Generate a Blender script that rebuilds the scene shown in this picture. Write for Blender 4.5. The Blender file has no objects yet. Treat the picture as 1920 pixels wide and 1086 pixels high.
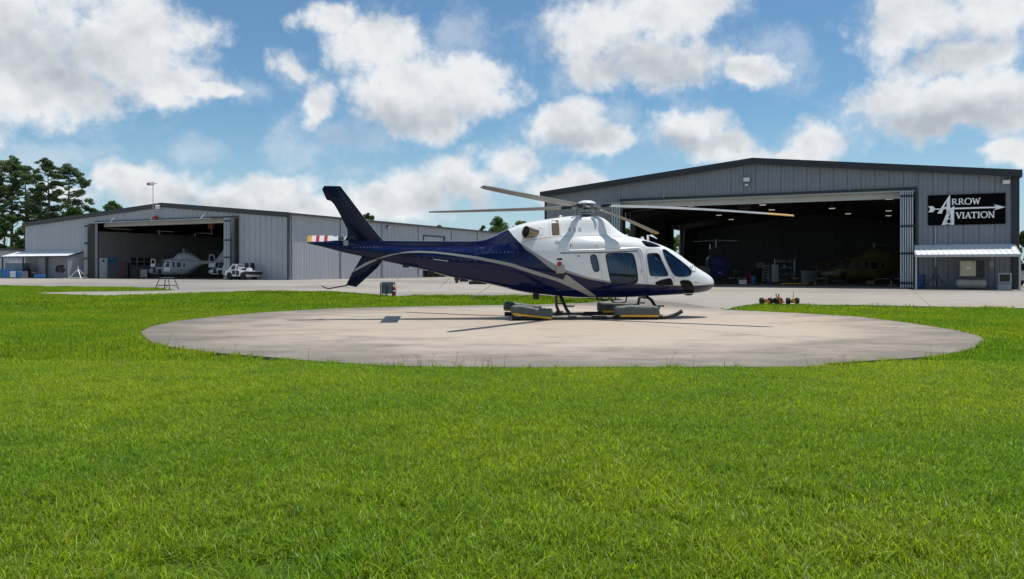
import bpy, bmesh, math, random
import numpy as np
from mathutils import Vector, Matrix, Euler
from mathutils.bvhtree import BVHTree

random.seed(7)
rng = np.random.default_rng(7)
R = math.radians
scene = bpy.context.scene
COL = scene.collection
CAM_H, FPX, HORY = 1.38, 1450.0, 504.0        # eye height, focal length and horizon of a 1920 px wide photograph

# ------------------------------------------------------------------ camera
cam_d = bpy.data.cameras.new('camera')
cam_d.sensor_width = 36.0
cam_d.lens = FPX / 1920.0 * 36.0
cam_d.shift_y = -(543.0 - HORY) / 1920.0
cam_d.clip_start, cam_d.clip_end = 0.1, 8000.0
cam = bpy.data.objects.new('camera', cam_d)
cam.location = (0, 0, CAM_H)
cam.rotation_euler = (R(90), 0, 0)
COL.objects.link(cam)
scene.camera = cam

# ------------------------------------------------------------------ sun, sky, exposure
SUN_VEC = Vector((0.23, 0.138, 1.0)).normalized()
sun_d = bpy.data.lights.new('sun', 'SUN')
sun_d.energy = 4.2
sun_d.angle = R(0.53)
sun_d.color = (1.0, 0.955, 0.89)
sun = bpy.data.objects.new('sun', sun_d)
sun.rotation_euler = SUN_VEC.to_track_quat('Z', 'Y').to_euler()
sun.location = (30, 20, 60)
COL.objects.link(sun)

SKY_STRENGTH = 0.1
world = bpy.data.worlds.new('World')
scene.world = world
world.use_nodes = True
wt = world.node_tree
wt.nodes.clear()

class NT:
    """small helper that chains shader nodes"""
    def __init__(self, tree): self.t = tree
    def n(self, typ, **kw):
        nd = self.t.nodes.new(typ)
        for k, v in kw.items(): setattr(nd, k, v)
        return nd
    def put(self, sock, v):
        if hasattr(v, 'is_output') or isinstance(v, bpy.types.NodeSocket): self.t.links.new(v, sock)
        else: sock.default_value = v
    def math(self, op, a, b=None, c=None, clamp=False):
        nd = self.n('ShaderNodeMath', operation=op, use_clamp=clamp)
        for i, v in enumerate((a, b, c)):
            if v is not None: self.put(nd.inputs[i], v)
        return nd.outputs[0]
    def vmath(self, op, a, b=None, c=None, scale=None):
        nd = self.n('ShaderNodeVectorMath', operation=op)
        for i, v in enumerate((a, b, c)):
            if v is not None: self.put(nd.inputs[i], v)
        if scale is not None: self.put(nd.inputs['Scale'], scale)
        return nd.outputs['Value'] if op in ('LENGTH', 'DOT_PRODUCT', 'DISTANCE') else nd.outputs[0]
    def noise(self, vec, scale, detail=2.0, rough=0.5, dist=0.0, col=False):
        nd = self.n('ShaderNodeTexNoise')
        if vec is not None: self.put(nd.inputs['Vector'], vec)
        nd.inputs['Scale'].default_value = scale
        nd.inputs['Detail'].default_value = detail
        nd.inputs['Roughness'].default_value = rough
        nd.inputs['Distortion'].default_value = dist
        return nd.outputs['Color' if col else 0]
    def maprange(self, v, a, b, c=0.0, d=1.0, smooth=False):
        nd = self.n('ShaderNodeMapRange', interpolation_type='SMOOTHSTEP' if smooth else 'LINEAR')
        self.put(nd.inputs[0], v)
        for i, x in enumerate((a, b, c, d)): nd.inputs[i + 1].default_value = x
        return nd.outputs[0]
    def mix(self, f, a, b, mode='MIX'):
        nd = self.n('ShaderNodeMix', data_type='RGBA', blend_type=mode)
        self.put(nd.inputs[0], f); self.put(nd.inputs[6], a); self.put(nd.inputs[7], b)
        return nd.outputs[2]

def azel(px, py):
    x, z = (px - 960) / FPX, (HORY - py) / FPX
    return math.atan2(x, 1), math.atan2(z, math.hypot(x, 1))

# clouds of the sky: centre and half size of each billow, written in pixels of the 1920 px wide photograph
BILLOWS = [
    (60, 50, 250, 120), (235, 75, 140, 110), (305, 150, 95, 42), (385, 168, 50, 15), (90, 165, 165, 68), (-170, 120, 200, 120),
    (622, 42, 66, 38), (700, 92, 110, 62), (545, 138, 42, 34), (585, 188, 44, 50), (770, 172, 150, 66), (880, 178, 104, 62), (805, 230, 74, 38),
    (1130, 60, 150, 88), (1255, 30, 120, 80), (1110, 140, 105, 58), (1245, 125, 160, 58), (1410, 140, 78, 28),
    (1075, 235, 82, 44), (1125, 262, 70, 26), (1285, 250, 100, 42), (1365, 285, 80, 28), (1540, 268, 64, 42), (1480, 295, 110, 24),
    (1770, 40, 150, 62), (1880, 15, 120, 60), (1690, 35, 80, 36), (1800, 108, 110, 40),
    (1690, 185, 90, 44), (1810, 190, 130, 58), (1900, 205, 110, 60), (1770, 232, 150, 34),
    (235, 340, 60, 36), (320, 358, 120, 46), (440, 372, 140, 46), (520, 340, 80, 36), (110, 372, 80, 26),
    (950, 305, 92, 46), (860, 335, 130, 46), (765, 372, 120, 40), (1065, 345, 90, 36), (610, 392, 140, 30), (1895, 298, 60, 20),
]
WISPS = [(372, 278, 60, 34), (590, 285, 90, 50), (660, 245, 80, 44), (430, 170, 60, 24), (540, 265, 60, 40), (690, 320, 60, 30), (1450, 120, 70, 60), (1160, 240, 60, 40), (60, 300, 160, 40), (1840, 130, 120, 50), (1000, 60, 60, 60), (850, 75, 60, 60), (1600, 250, 70, 60)]
BASES = [   # the darker undersides
    (40, 95, 220, 55), (150, 150, 130, 40), (780, 222, 150, 32), (1190, 128, 170, 46), (1300, 150, 120, 22), (1075, 258, 70, 20), (1290, 282, 110, 22),
    (1800, 95, 130, 40), (1790, 235, 170, 34), (380, 385, 190, 24), (880, 365, 160, 30), (660, 250, 80, 34),
]

def build_world():
    g = NT(wt)
    out = g.n('ShaderNodeOutputWorld')
    bg = g.n('ShaderNodeBackground')
    bg.inputs['Strength'].default_value = SKY_STRENGTH
    wt.links.new(bg.outputs[0], out.inputs['Surface'])
    sky = g.n('ShaderNodeTexSky', sky_type='NISHITA')
    sky.sun_disc = False
    sky.sun_elevation = math.asin(SUN_VEC.z)
    sky.sun_rotation = math.atan2(SUN_VEC.x, SUN_VEC.y)
    sky.altitude = 10.0
    sky.air_density, sky.dust_density, sky.ozone_density = 1.0, 0.1, 3.0
    tc = g.n('ShaderNodeTexCoord')
    d = tc.outputs['Generated']
    sep = g.n('ShaderNodeSeparateXYZ'); wt.links.new(d, sep.inputs[0])
    az = g.math('ARCTAN2', sep.outputs[0], sep.outputs[1])
    el = g.math('ARCSINE', sep.outputs[2])
    comb = g.n('ShaderNodeCombineXYZ'); wt.links.new(az, comb.inputs[0]); wt.links.new(el, comb.inputs[1])
    warp = g.noise(d, 7.0, 4.0, 0.62, col=True)
    off = g.vmath('MULTIPLY', g.vmath('SUBTRACT', warp, (0.5, 0.5, 0.5)), (0.13, 0.085, 0.0))
    p = g.vmath('ADD', comb.outputs[0], off)
    def field(lst, k):
        cur = None
        for (x, y, rx, ry) in lst:
            a, e = azel(x, y)
            rx_, ry_ = rx / FPX * math.cos(a), ry / FPX
            v = g.vmath('MULTIPLY_ADD', p, (1 / rx_, 1 / ry_, 0), (-a / rx_, -e / ry_, 0))
            l = g.vmath('LENGTH', v)
            cur = l if cur is None else g.math('SMOOTH_MIN', cur, l, k)
        return g.math('SUBTRACT', 1.0, cur)
    D = field(BILLOWS, 0.22)
    # the sky outside the picture goes on with clouds of the same kind
    gen = g.maprange(g.noise(g.vmath('MULTIPLY', d, (1, 1, 1.6)), 3.1, 3.0, 0.5), 0.45, 0.62, -1.2, 0.8)
    m = g.math('MAXIMUM', g.maprange(g.math('ABSOLUTE', az), 0.62, 0.80, smooth=True), g.maprange(el, 0.36, 0.46, smooth=True))
    D = g.math('MAXIMUM', D, g.math('MULTIPLY_ADD', m, 3.0, g.math('SUBTRACT', gen, 3.0)))
    f1 = g.noise(d, 15.0, 9.0, 0.64)
    s1 = g.noise(d, 12.0, 6.0, 0.56)
    f2 = g.noise(g.vmath('ADD', d, (0.006, 0.003, 0.016)), 12.0, 6.0, 0.56)
    F = g.math('ADD', D, g.math('MULTIPLY', g.math('SUBTRACT', f1, 0.5), 2.35))
    alpha = g.maprange(F, -0.16, 0.58, smooth=True)
    DW = g.math('MAXIMUM', D, field(WISPS, 0.3))
    veil = g.maprange(g.math('ADD', DW, g.math('MULTIPLY', g.math('SUBTRACT', g.noise(d, 13.0, 8.0, 0.72), 0.5), 3.6)), -0.2, 1.0, 0.0, 0.36, smooth=True)
    alpha = g.math('MULTIPLY', g.math('MAXIMUM', alpha, veil), 0.97)
    B = g.maprange(field(BASES, 0.3), -0.40, 0.80, 0.0, 0.58, smooth=True)
    lit = g.math('MULTIPLY', g.math('SUBTRACT', s1, f2), 2.2)
    thick = g.maprange(F, 0.35, 1.5, 0.0, 0.26)
    sh = g.math('ADD', g.math('ADD', g.math('SUBTRACT', B, lit), thick), 0.05, clamp=True)
    k = 1.0 / SKY_STRENGTH
    cc = g.mix(sh, (0.86 * k, 0.88 * k, 0.90 * k, 1), (0.46 * k, 0.495 * k, 0.545 * k, 1))
    hz = g.maprange(el, 0.0, 0.20, 0.60, 0.0, smooth=True)
    tint = g.mix(1.0, sky.outputs[0], (0.80, 1.02, 1.06, 1), 'MULTIPLY')
    skyc = g.mix(hz, tint, (0.46 * k, 0.59 * k, 0.72 * k, 1))
    fin = g.mix(alpha, skyc, cc)
    wt.links.new(fin, bg.inputs['Color'])
build_world()
world.cycles.sampling_method = 'MANUAL'
world.cycles.sample_map_resolution = 512

vs = scene.view_settings
vs.view_transform = 'Standard'; vs.look = 'None'
vs.exposure = 0.0; vs.gamma = 1.0; vs.use_curve_mapping = False
scene.render.engine = 'CYCLES'
scene.cycles.max_bounces = 8
scene.cycles.transparent_max_bounces = 12
scene.cycles.caustics_reflective = False
scene.cycles.caustics_refractive = False
scene.cycles.use_denoising = True

# ------------------------------------------------------------------ helpers
def tag(o, label=None, cat=None, group=None, kind=None):
    if label: o['label'] = label
    if cat: o['category'] = cat
    if group: o['group'] = group
    if kind: o['kind'] = kind
    return o

def empty(name, loc=(0, 0, 0), rz=0.0, label=None, cat=None, group=None, kind=None):
    o = bpy.data.objects.new(name, None)
    o.empty_display_size = 0.3
    o.location = loc; o.rotation_euler = (0, 0, rz)
    COL.objects.link(o)
    return tag(o, label, cat, group, kind)

def link_mesh(name, me, mat=None, parent=None, loc=None, rot=None, smooth=False):
    if mat is not None and len(me.materials) == 0:
        for m in (mat if isinstance(mat, (list, tuple)) else [mat]): me.materials.append(m)
    if smooth: me.shade_smooth()
    o = bpy.data.objects.new(name, me)
    COL.objects.link(o)
    if parent is not None: o.parent = parent
    if loc is not None: o.location = loc
    if rot is not None: o.rotation_euler = rot
    return o

def copy_tree(o, parent=None, loc=None, rz=None):
    c = o.copy(); COL.objects.link(c)
    if parent is not None: c.parent = parent
    if loc is not None: c.location = loc
    if rz is not None: c.rotation_euler = (0, 0, rz)
    for ch in o.children: copy_tree(ch, c)
    return c

class MB:
    """collects shapes and links them as ONE mesh object"""
    def __init__(self): self.v, self.f, self.mi = [], [], []
    def add(self, vs, fs, M=None, mi=0):
        b = len(self.v)
        if M is not None: vs = [tuple(M @ Vector(p)) for p in vs]
        self.v += [tuple(p) for p in vs]
        self.f += [tuple(i + b for i in f) for f in fs]
        self.mi += [mi] * len(fs)
        return self
    def box(self, x0, x1, y0, y1, z0, z1, M=None, bev=0.0, mi=0):
        if bev <= 0:
            vs = [(x0, y0, z0), (x1, y0, z0), (x1, y1, z0), (x0, y1, z0), (x0, y0, z1), (x1, y0, z1), (x1, y1, z1), (x0, y1, z1)]
            fs = [(0, 3, 2, 1), (4, 5, 6, 7), (0, 1, 5, 4), (1, 2, 6, 5), (2, 3, 7, 6), (3, 0, 4, 7)]
            return self.add(vs, fs, M, mi)
        bm = bmesh.new()
        bmesh.ops.create_cube(bm, size=1.0)
        for v in bm.verts:
            v.co = ((x0 + x1) / 2 + v.co.x * (x1 - x0), (y0 + y1) / 2 + v.co.y * (y1 - y0), (z0 + z1) / 2 + v.co.z * (z1 - z0))
        bmesh.ops.bevel(bm, geom=list(bm.edges), offset=bev, segments=2, affect='EDGES', profile=0.6)
        return self.bm(bm, M, mi)
    def bm(self, bm, M=None, mi=0):
        bm.verts.ensure_lookup_table(); bm.verts.index_update()
        self.add([v.co[:] for v in bm.verts], [[v.index for v in f.verts] for f in bm.faces], M, mi)
        bm.free(); return self
    def tube(self, pts, r, seg=8, M=None, cap=True, mi=0):
        pts = [Vector(p) for p in pts]
        n = len(pts)
        rs = r if isinstance(r, (list, tuple)) else [r] * n
        vs, fs = [], []
        ref = None
        for i, p in enumerate(pts):
            t = (pts[min(i + 1, n - 1)] - pts[max(i - 1, 0)])
            t = t.normalized() if t.length > 1e-9 else Vector((0, 0, 1))
            if ref is None:
                ref = Vector((0, 0, 1)) if abs(t.z) < 0.9 else Vector((1, 0, 0))
            a = t.cross(ref)
            if a.length < 1e-6: a = t.orthogonal()
            a.normalize(); b = t.cross(a).normalized(); ref = -b if False else ref
            for k in range(seg):
                an = 2 * math.pi * k / seg
                vs.append(p + (a * math.cos(an) + b * math.sin(an)) * rs[i])
        for i in range(n - 1):
            for k in range(seg):
                k2 = (k + 1) % seg
                fs.append((i * seg + k, i * seg + k2, (i + 1) * seg + k2, (i + 1) * seg + k))
        if cap:
            fs.append(tuple(range(seg))); fs.append(tuple((n - 1) * seg + k for k in reversed(range(seg))))
        return self.add([v[:] for v in vs], fs, M, mi)
    def lathe(self, prof, seg=20, axis='Z', M=None, mi=0):
        vs, fs = [], []
        n = len(prof)
        for (r, h) in prof:
            for k in range(seg):
                a = 2 * math.pi * k / seg
                c, s = r * math.cos(a), r * math.sin(a)
                vs.append({'Z': (c, s, h), 'Y': (c, h, s), 'X': (h, c, s)}[axis])
        for i in range(n - 1):
            for k in range(seg):
                k2 = (k + 1) % seg
                fs.append((i * seg + k, i * seg + k2, (i + 1) * seg + k2, (i + 1) * seg + k))
        fs.append(tuple(range(seg))); fs.append(tuple((n - 1) * seg + k for k in range(seg)))
        return self.add(vs, fs, M, mi)
    def prism(self, poly, axis, a, b, M=None, mi=0):
        """polygon extruded along an axis; poly holds the two other coordinates in order"""
        def P(u, w, h): return {'X': (h, u, w), 'Y': (u, h, w), 'Z': (u, w, h)}[axis]
        n = len(poly)
        vs = [P(u, w, a) for u, w in poly] + [P(u, w, b) for u, w in poly]
        fs = [tuple(range(n)), tuple(reversed(range(n, 2 * n)))]
        fs += [(i, i + n, (i + 1) % n + n, (i + 1) % n) for i in range(n)]
        return self.add(vs, fs, M, mi)
    def mesh(self, name, fixnormals=True):
        me = bpy.data.meshes.new(name)
        me.from_pydata(self.v, [], self.f)
        if any(self.mi): me.polygons.foreach_set('material_index', self.mi)
        me.update()
        if fixnormals:
            bm = bmesh.new(); bm.from_mesh(me)
            bmesh.ops.recalc_face_normals(bm, faces=bm.faces)
            bm.to_mesh(me); bm.free()
        return me
    def build(self, name, mat=None, parent=None, loc=None, rot=None, smooth=False, auto=None):
        me = self.mesh(name)
        o = link_mesh(name, me, mat, parent, loc, rot, smooth or auto is not None)
        if auto is not None: sharpen(me, auto)
        return o

def sharpen(me, deg):
    bm = bmesh.new(); bm.from_mesh(me)
    for e in bm.edges:
        e.smooth = not (len(e.link_faces) == 2 and e.calc_face_angle(0) > R(deg))
    bm.to_mesh(me); bm.free()

def fast_mesh(name, verts, faces):
    """numpy (n,3) vertices and (m,k) faces"""
    me = bpy.data.meshes.new(name)
    verts = np.asarray(verts, dtype=np.float32); faces = np.asarray(faces, dtype=np.int32)
    k = faces.shape[1]
    me.vertices.add(len(verts)); me.vertices.foreach_set('co', verts.ravel())
    me.loops.add(faces.size); me.loops.foreach_set('vertex_index', faces.ravel())
    me.polygons.add(len(faces)); me.polygons.foreach_set('loop_start', np.arange(0, faces.size, k, dtype=np.int32))
    me.update(calc_edges=True); me.validate()
    return me

def gp(px, py, z=0.0):
    """point of the ground seen at a pixel of the photograph"""
    Y = (CAM_H - z) * FPX / (py - HORY)
    return Vector(((px - 960) / FPX * Y, Y, z))

def at(px, py, depth):
    return Vector(((px - 960) / FPX * depth, depth, CAM_H + (HORY - py) / FPX * depth))

def pchip(x, y, xq):
    x = np.asarray(x, float); y = np.asarray(y, float); xq = np.asarray(xq, float)
    h = np.diff(x); dl = np.diff(y) / h
    n = len(x); d = np.zeros(n)
    for i in range(1, n - 1):
        if dl[i - 1] * dl[i] > 0:
            w1, w2 = 2 * h[i] + h[i - 1], h[i] + 2 * h[i - 1]
            d[i] = (w1 + w2) / (w1 / dl[i - 1] + w2 / dl[i])
    d[0], d[-1] = dl[0], dl[-1]
    i = np.clip(np.searchsorted(x, xq) - 1, 0, n - 2)
    t = np.clip((xq - x[i]) / h[i], 0, 1)
    t2, t3 = t * t, t * t * t
    return (2*t3 - 3*t2 + 1) * y[i] + (t3 - 2*t2 + t) * h[i] * d[i] + (-2*t3 + 3*t2) * y[i + 1] + (t3 - t2) * h[i] * d[i + 1]

# ------------------------------------------------------------------ materials
MATS = {}
def mat(name, color, rough=0.6, metal=0.0, var=0.0, vscale=3.0, bump=0.0, bscale=20.0, coat=0.0, spec=0.5, objvar=0.0,
        emit=None, emis=0.0, dirt=0.0, dirtcol=(0.1, 0.085, 0.065)):
    if name in MATS: return MATS[name]
    m = bpy.data.materials.new(name); m.use_nodes = True
    t = m.node_tree; g = NT(t)
    b = t.nodes['Principled BSDF']
    c = (*color, 1)
    tc = g.n('ShaderNodeTexCoord')
    col = None
    if var > 0:
        nz = g.noise(tc.outputs['Object'], vscale, 5.0, 0.6)
        f = g.maprange(nz, 0.3, 0.7, 1 - var, 1 + var)
        col = g.mix(1.0, c, f, 'MULTIPLY')
        rr = g.maprange(nz, 0.3, 0.7, max(0.02, rough - 0.08), min(1, rough + 0.1))
        t.links.new(rr, b.inputs['Roughness'])
    if objvar > 0:
        oi = g.n('ShaderNodeObjectInfo')
        f = g.maprange(oi.outputs['Random'], 0, 1, 1 - objvar, 1 + objvar)
        col = g.mix(1.0, col if col is not None else c, f, 'MULTIPLY')
    if dirt > 0:
        nz = g.noise(g.vmath('MULTIPLY', tc.outputs['Object'], (1, 1, 0.10)), vscale * 1.6, 6.0, 0.7)
        f = g.maprange(nz, 0.5, 0.8, 0, dirt, True)
        col = g.mix(f, col if col is not None else c, (*dirtcol, 1))
    if col is not None: t.links.new(col, b.inputs['Base Color'])
    else: b.inputs['Base Color'].default_value = c
    if var <= 0: b.inputs['Roughness'].default_value = rough
    b.inputs['Metallic'].default_value = metal
    b.inputs['Specular IOR Level'].default_value = spec
    b.inputs['Coat Weight'].default_value = coat
    b.inputs['Coat Roughness'].default_value = 0.04
    if bump > 0:
        bp = g.n('ShaderNodeBump'); bp.inputs['Strength'].default_value = bump; bp.inputs['Distance'].default_value = 0.02
        t.links.new(g.noise(tc.outputs['Object'], bscale, 4.0, 0.6), bp.inputs['Height'])
        t.links.new(bp.outputs[0], b.inputs['Normal'])
    if emit is not None:
        b.inputs['Emission Color'].default_value = (*emit, 1); b.inputs['Emission Strength'].default_value = emis
    MATS[name] = m
    return m

def concrete_mat(name, base, dark, stain=0.6, pinkish=0.3, edge=None):
    m = bpy.data.materials.new(name); m.use_nodes = True
    t = m.node_tree; g = NT(t); b = t.nodes['Principled BSDF']
    geo = g.n('ShaderNodeNewGeometry'); P = geo.outputs['Position']
    n1 = g.noise(P, 0.16, 5.0, 0.6)
    n2 = g.noise(g.vmath('MULTIPLY', P, (0.65, 1.1, 1)), 0.8, 7.0, 0.68)
    n3 = g.noise(P, 40.0, 3.0, 0.6)
    n4 = g.noise(g.vmath('MULTIPLY', P, (0.25, 1.0, 1)), 2.6, 5.0, 0.7)
    c = g.mix(g.maprange(n1, 0.35, 0.65), (*base, 1), (base[0] * 1.0, base[1] * 0.93, base[2] * 0.84, 1))
    c = g.mix(g.maprange(n2, 0.52, 0.74, 0, stain, True), c, (*dark, 1))
    c = g.mix(g.maprange(n4, 0.56, 0.74, 0, stain * 0.55, True), c, (dark[0] * .8, dark[1] * .8, dark[2] * .8, 1))
    n5 = g.noise(g.vmath('MULTIPLY', P, (0.5, 1.5, 1)), 7.0, 6.0, 0.75)
    c = g.mix(g.math('MULTIPLY', g.maprange(n5, 0.55, 0.66, 0, stain, True), g.maprange(n1, 0.42, 0.6, 0, 1)), c, (dark[0], dark[1], dark[2], 1))
    if edge is not None:      # lichen and dirt that have settled along the weathered rim of the round pad
        dist = g.vmath('DISTANCE', P, (edge[0], edge[1], 0.0))
        e = g.math('ADD', dist, g.math('MULTIPLY', g.math('SUBTRACT', n2, 0.5), 9.5))
        c = g.mix(g.maprange(e, edge[2] - 4.8, edge[2] + 0.6, 0, 0.85, True), c, (dark[0] * .85, dark[1] * .87, dark[2] * .88, 1))
    n0 = g.noise(P, 0.045, 3.0, 0.55)
    c = g.mix(g.maprange(n0, 0.42, 0.60, 0, 0.0 if edge is not None else 0.62, True), c, (dark[0] * 1.05, dark[1] * 1.07, dark[2] * 1.1, 1))
    oi = g.n('ShaderNodeObjectInfo')
    c = g.mix(1.0, c, g.maprange(oi.outputs['Random'], 0, 1, 0.90, 1.06), 'MULTIPLY')
    c = g.mix(1.0, c, g.maprange(n3, 0.25, 0.75, 0.86, 1.12), 'MULTIPLY')
    t.links.new(c, b.inputs['Base Color'])
    b.inputs['Roughness'].default_value = 0.88
    b.inputs['Specular IOR Level'].default_value = 0.25
    bp = g.n('ShaderNodeBump'); bp.inputs['Strength'].default_value = 0.25; bp.inputs['Distance'].default_value = 0.01
    t.links.new(n3, bp.inputs['Height']); t.links.new(bp.outputs[0], b.inputs['Normal'])
    return m

def leaf_mat(name, c1, c2, trans=0.35, scale=0.35, rough=0.55):
    m = bpy.data.materials.new(name); m.use_nodes = True
    t = m.node_tree; t.nodes.clear(); g = NT(t)
    out = g.n('ShaderNodeOutputMaterial')
    geo = g.n('ShaderNodeNewGeometry')
    n = g.noise(geo.outputs['Position'], scale, 3.0, 0.6)
    f = g.math('ADD', g.maprange(n, 0.3, 0.7, 0, 0.65), g.math('MULTIPLY', geo.outputs['Random Per Island'], 0.45), clamp=True)
    c = g.mix(f, (*c1, 1), (*c2, 1))
    pr = g.n('ShaderNodeBsdfPrincipled')
    t.links.new(c, pr.inputs['Base Color']); pr.inputs['Roughness'].default_value = rough
    pr.inputs['Specular IOR Level'].default_value = 0.3
    tr = g.n('ShaderNodeBsdfTranslucent')
    t.links.new(g.mix(1.0, c, (1.25, 1.2, 0.6, 1), 'MULTIPLY'), tr.inputs[0])
    ms = g.n('ShaderNodeMixShader'); ms.inputs[0].default_value = trans
    t.links.new(pr.outputs[0], ms.inputs[1]); t.links.new(tr.outputs[0], ms.inputs[2]); t.links.new(ms.outputs[0], out.inputs[0])
    return m

def glass_mat(name, tint, rough=0.02, gloss=0.0, film=(1, 1, 1)):
    m = bpy.data.materials.new(name); m.use_nodes = True
    t = m.node_tree; t.nodes.clear(); g = NT(t)
    out = g.n('ShaderNodeOutputMaterial')
    tr = g.n('ShaderNodeBsdfTransparent'); tr.inputs[0].default_value = (*tint, 1)
    gl = g.n('ShaderNodeBsdfGlossy'); gl.inputs['Roughness'].default_value = rough; gl.inputs['Color'].default_value = (*film, 1)
    fr = g.n('ShaderNodeFresnel'); fr.inputs[0].default_value = 1.5
    f = g.math('ADD', fr.outputs[0], gloss, clamp=True)
    ms = g.n('ShaderNodeMixShader'); t.links.new(f, ms.inputs[0])
    t.links.new(tr.outputs[0], ms.inputs[1]); t.links.new(gl.outputs[0], ms.inputs[2]); t.links.new(ms.outputs[0], out.inputs[0])
    return m

M_PALE = mat('pale_grey_steel', (0.44, 0.45, 0.475), 0.45, 0.0, 0.04, 1.2, objvar=0.035, dirt=0.06)
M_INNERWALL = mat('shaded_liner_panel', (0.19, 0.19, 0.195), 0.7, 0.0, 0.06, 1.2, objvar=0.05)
M_SLATE = mat('slate_grey_steel', (0.225, 0.235, 0.262), 0.5, 0.0, 0.05, 1.0, objvar=0.035, dirt=0.06)
M_INNER = mat('inner_liner', (0.55, 0.55, 0.53), 0.8, 0.0, 0.1, 0.6)
M_DARKTRIM = mat('dark_trim', (0.022, 0.025, 0.032), 0.45, 0.0, 0.15, 3)
M_BROWNTRIM = mat('brown_trim', (0.055, 0.052, 0.05), 0.5, 0.0, 0.15, 3)
M_ROOF = mat('roof_sheet', (0.42, 0.43, 0.44), 0.4, 0.3, 0.1, 0.5)
M_WHITE = mat('white_paint', (0.78, 0.79, 0.79), 0.4, 0.0, 0.05, 2.0)
M_WHITEROOF = mat('white_sheet', (0.8, 0.81, 0.82), 0.4, 0.0, 0.05, 1.0, dirt=0.1)
M_GALV = mat('galvanised_steel', (0.45, 0.47, 0.49), 0.38, 0.7, 0.12, 6)
M_STEEL = mat('bare_steel', (0.32, 0.32, 0.33), 0.35, 0.9, 0.12, 8)
M_BLACK = mat('black_paint', (0.012, 0.012, 0.013), 0.45, 0.0, 0.2, 6)
M_RUBBER = mat('rubber', (0.02, 0.02, 0.021), 0.85, 0.0, 0.2, 12, bump=0.2, bscale=40)
M_BLUE = mat('blue_plastic', (0.02, 0.15, 0.42), 0.5, 0.0, 0.15, 4)
M_TEAL = mat('teal_paint', (0.05, 0.2, 0.3), 0.5, 0.0, 0.2, 4)
M_ORANGE = mat('orange_paint', (0.66, 0.22, 0.015), 0.45, 0.0, 0.2, 8, dirt=0.25)
M_SAFETY = mat('safety_orange', (0.75, 0.16, 0.02), 0.5)
M_RED = mat('red_paint', (0.5, 0.012, 0.015), 0.35, 0.0, 0.1, 4)
M_YELLOW = mat('yellow_paint', (0.62, 0.36, 0.03), 0.5, 0.0, 0.12, 6)
M_GOLD = mat('dull_gold_paint', (0.125, 0.09, 0.022), 0.4, 0.0, 0.1, 2)
M_CREAM = mat('cream_enamel', (0.56, 0.50, 0.35), 0.5, 0.0, 0.08, 3, dirt=0.2)
M_TANK = mat('tank_grey', (0.42, 0.40, 0.34), 0.55, 0.0, 0.12, 2, dirt=0.35)
M_GREYBOX = mat('grey_box', (0.2, 0.23, 0.27), 0.6, 0.0, 0.2, 2, dirt=0.3)
M_DKGREY = mat('dark_grey', (0.07, 0.07, 0.072), 0.6, 0.0, 0.2, 5)
M_WOOD = mat('plywood', (0.33, 0.22, 0.12), 0.7, 0.0, 0.25, 6)
M_LAMP = mat('lit_lamp', (0.9, 0.88, 0.8), 0.4, emit=(1.0, 0.9, 0.72), emis=0.6)
M_LAMPGLASS = mat('floodlight_glass', (0.75, 0.76, 0.76), 0.15)
M_BARK = mat('bark', (0.11, 0.085, 0.065), 0.9, 0.0, 0.3, 2.0, bump=0.6, bscale=6)
M_NAVYBODY = mat('dark_blue_enamel', (0.03, 0.045, 0.13), 0.3, 0.0, 0.1, 3, coat=0.4)
M_DOORLEAF = mat('dull_green_leaf', (0.16, 0.17, 0.15), 0.6, 0.0, 0.12, 1.5, dirt=0.25)
# ------------------------------------------------------------------ ground
PAD_PX = [(264.6, 622), (268, 630), (285, 642), (320, 650.5), (374, 657.7), (440, 664.5), (509, 669.8), (598, 677.8), (710, 684.5), (822, 688), (957, 689),
          (1090, 688.5), (1200, 688), (1320, 688), (1440, 688), (1484, 688), (1552, 687), (1551, 681.6), (1620, 677), (1698, 672), (1753, 667.5), (1800, 659), (1826, 651.7), (1845, 636.7),
          (1834.6, 629), (1783, 617.5), (1698, 604.7), (1612, 594), (1484, 586.4), (1362, 581), (1290, 570), (1210, 562), (1160, 562.5), (1100, 568), (985, 572),
          (912, 572.5), (777, 574.5), (643, 578), (560, 582), (491, 586), (419, 592), (330, 602), (280, 613)]
PAD = [gp(*p).xy for p in PAD_PX]
LAWN_EDGE_PX = [(-900, 549), (-300, 550), (72, 550), (200, 554), (278, 552.5), (363, 549.3), (427, 547), (470, 545.4), (513, 545), (560, 545.8), (646, 547.6), (697, 551.3), (743, 555.5),
                (766, 554.3), (788, 553), (874, 553.8), (960, 554), (1008, 553), (1080, 556), (1163, 560.5)]
TIP_R_PX = [(1363, 579.5), (1378, 574.8), (1400, 571.5), (1425, 568.8), (1484, 569.7), (1527, 571), (1630, 572), (1732, 574), (1920, 577.5), (2300, 584), (2900, 590)]
ISLAND_PX = [(-900, 536.5), (-300, 536), (0, 535), (99, 537.3), (150, 537.7), (235, 538.6), (299, 540.2), (325, 543.8), (318, 544.9), (278, 545.5), (150, 546.8), (72, 548.8), (-300, 549), (-900, 548)]

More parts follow.
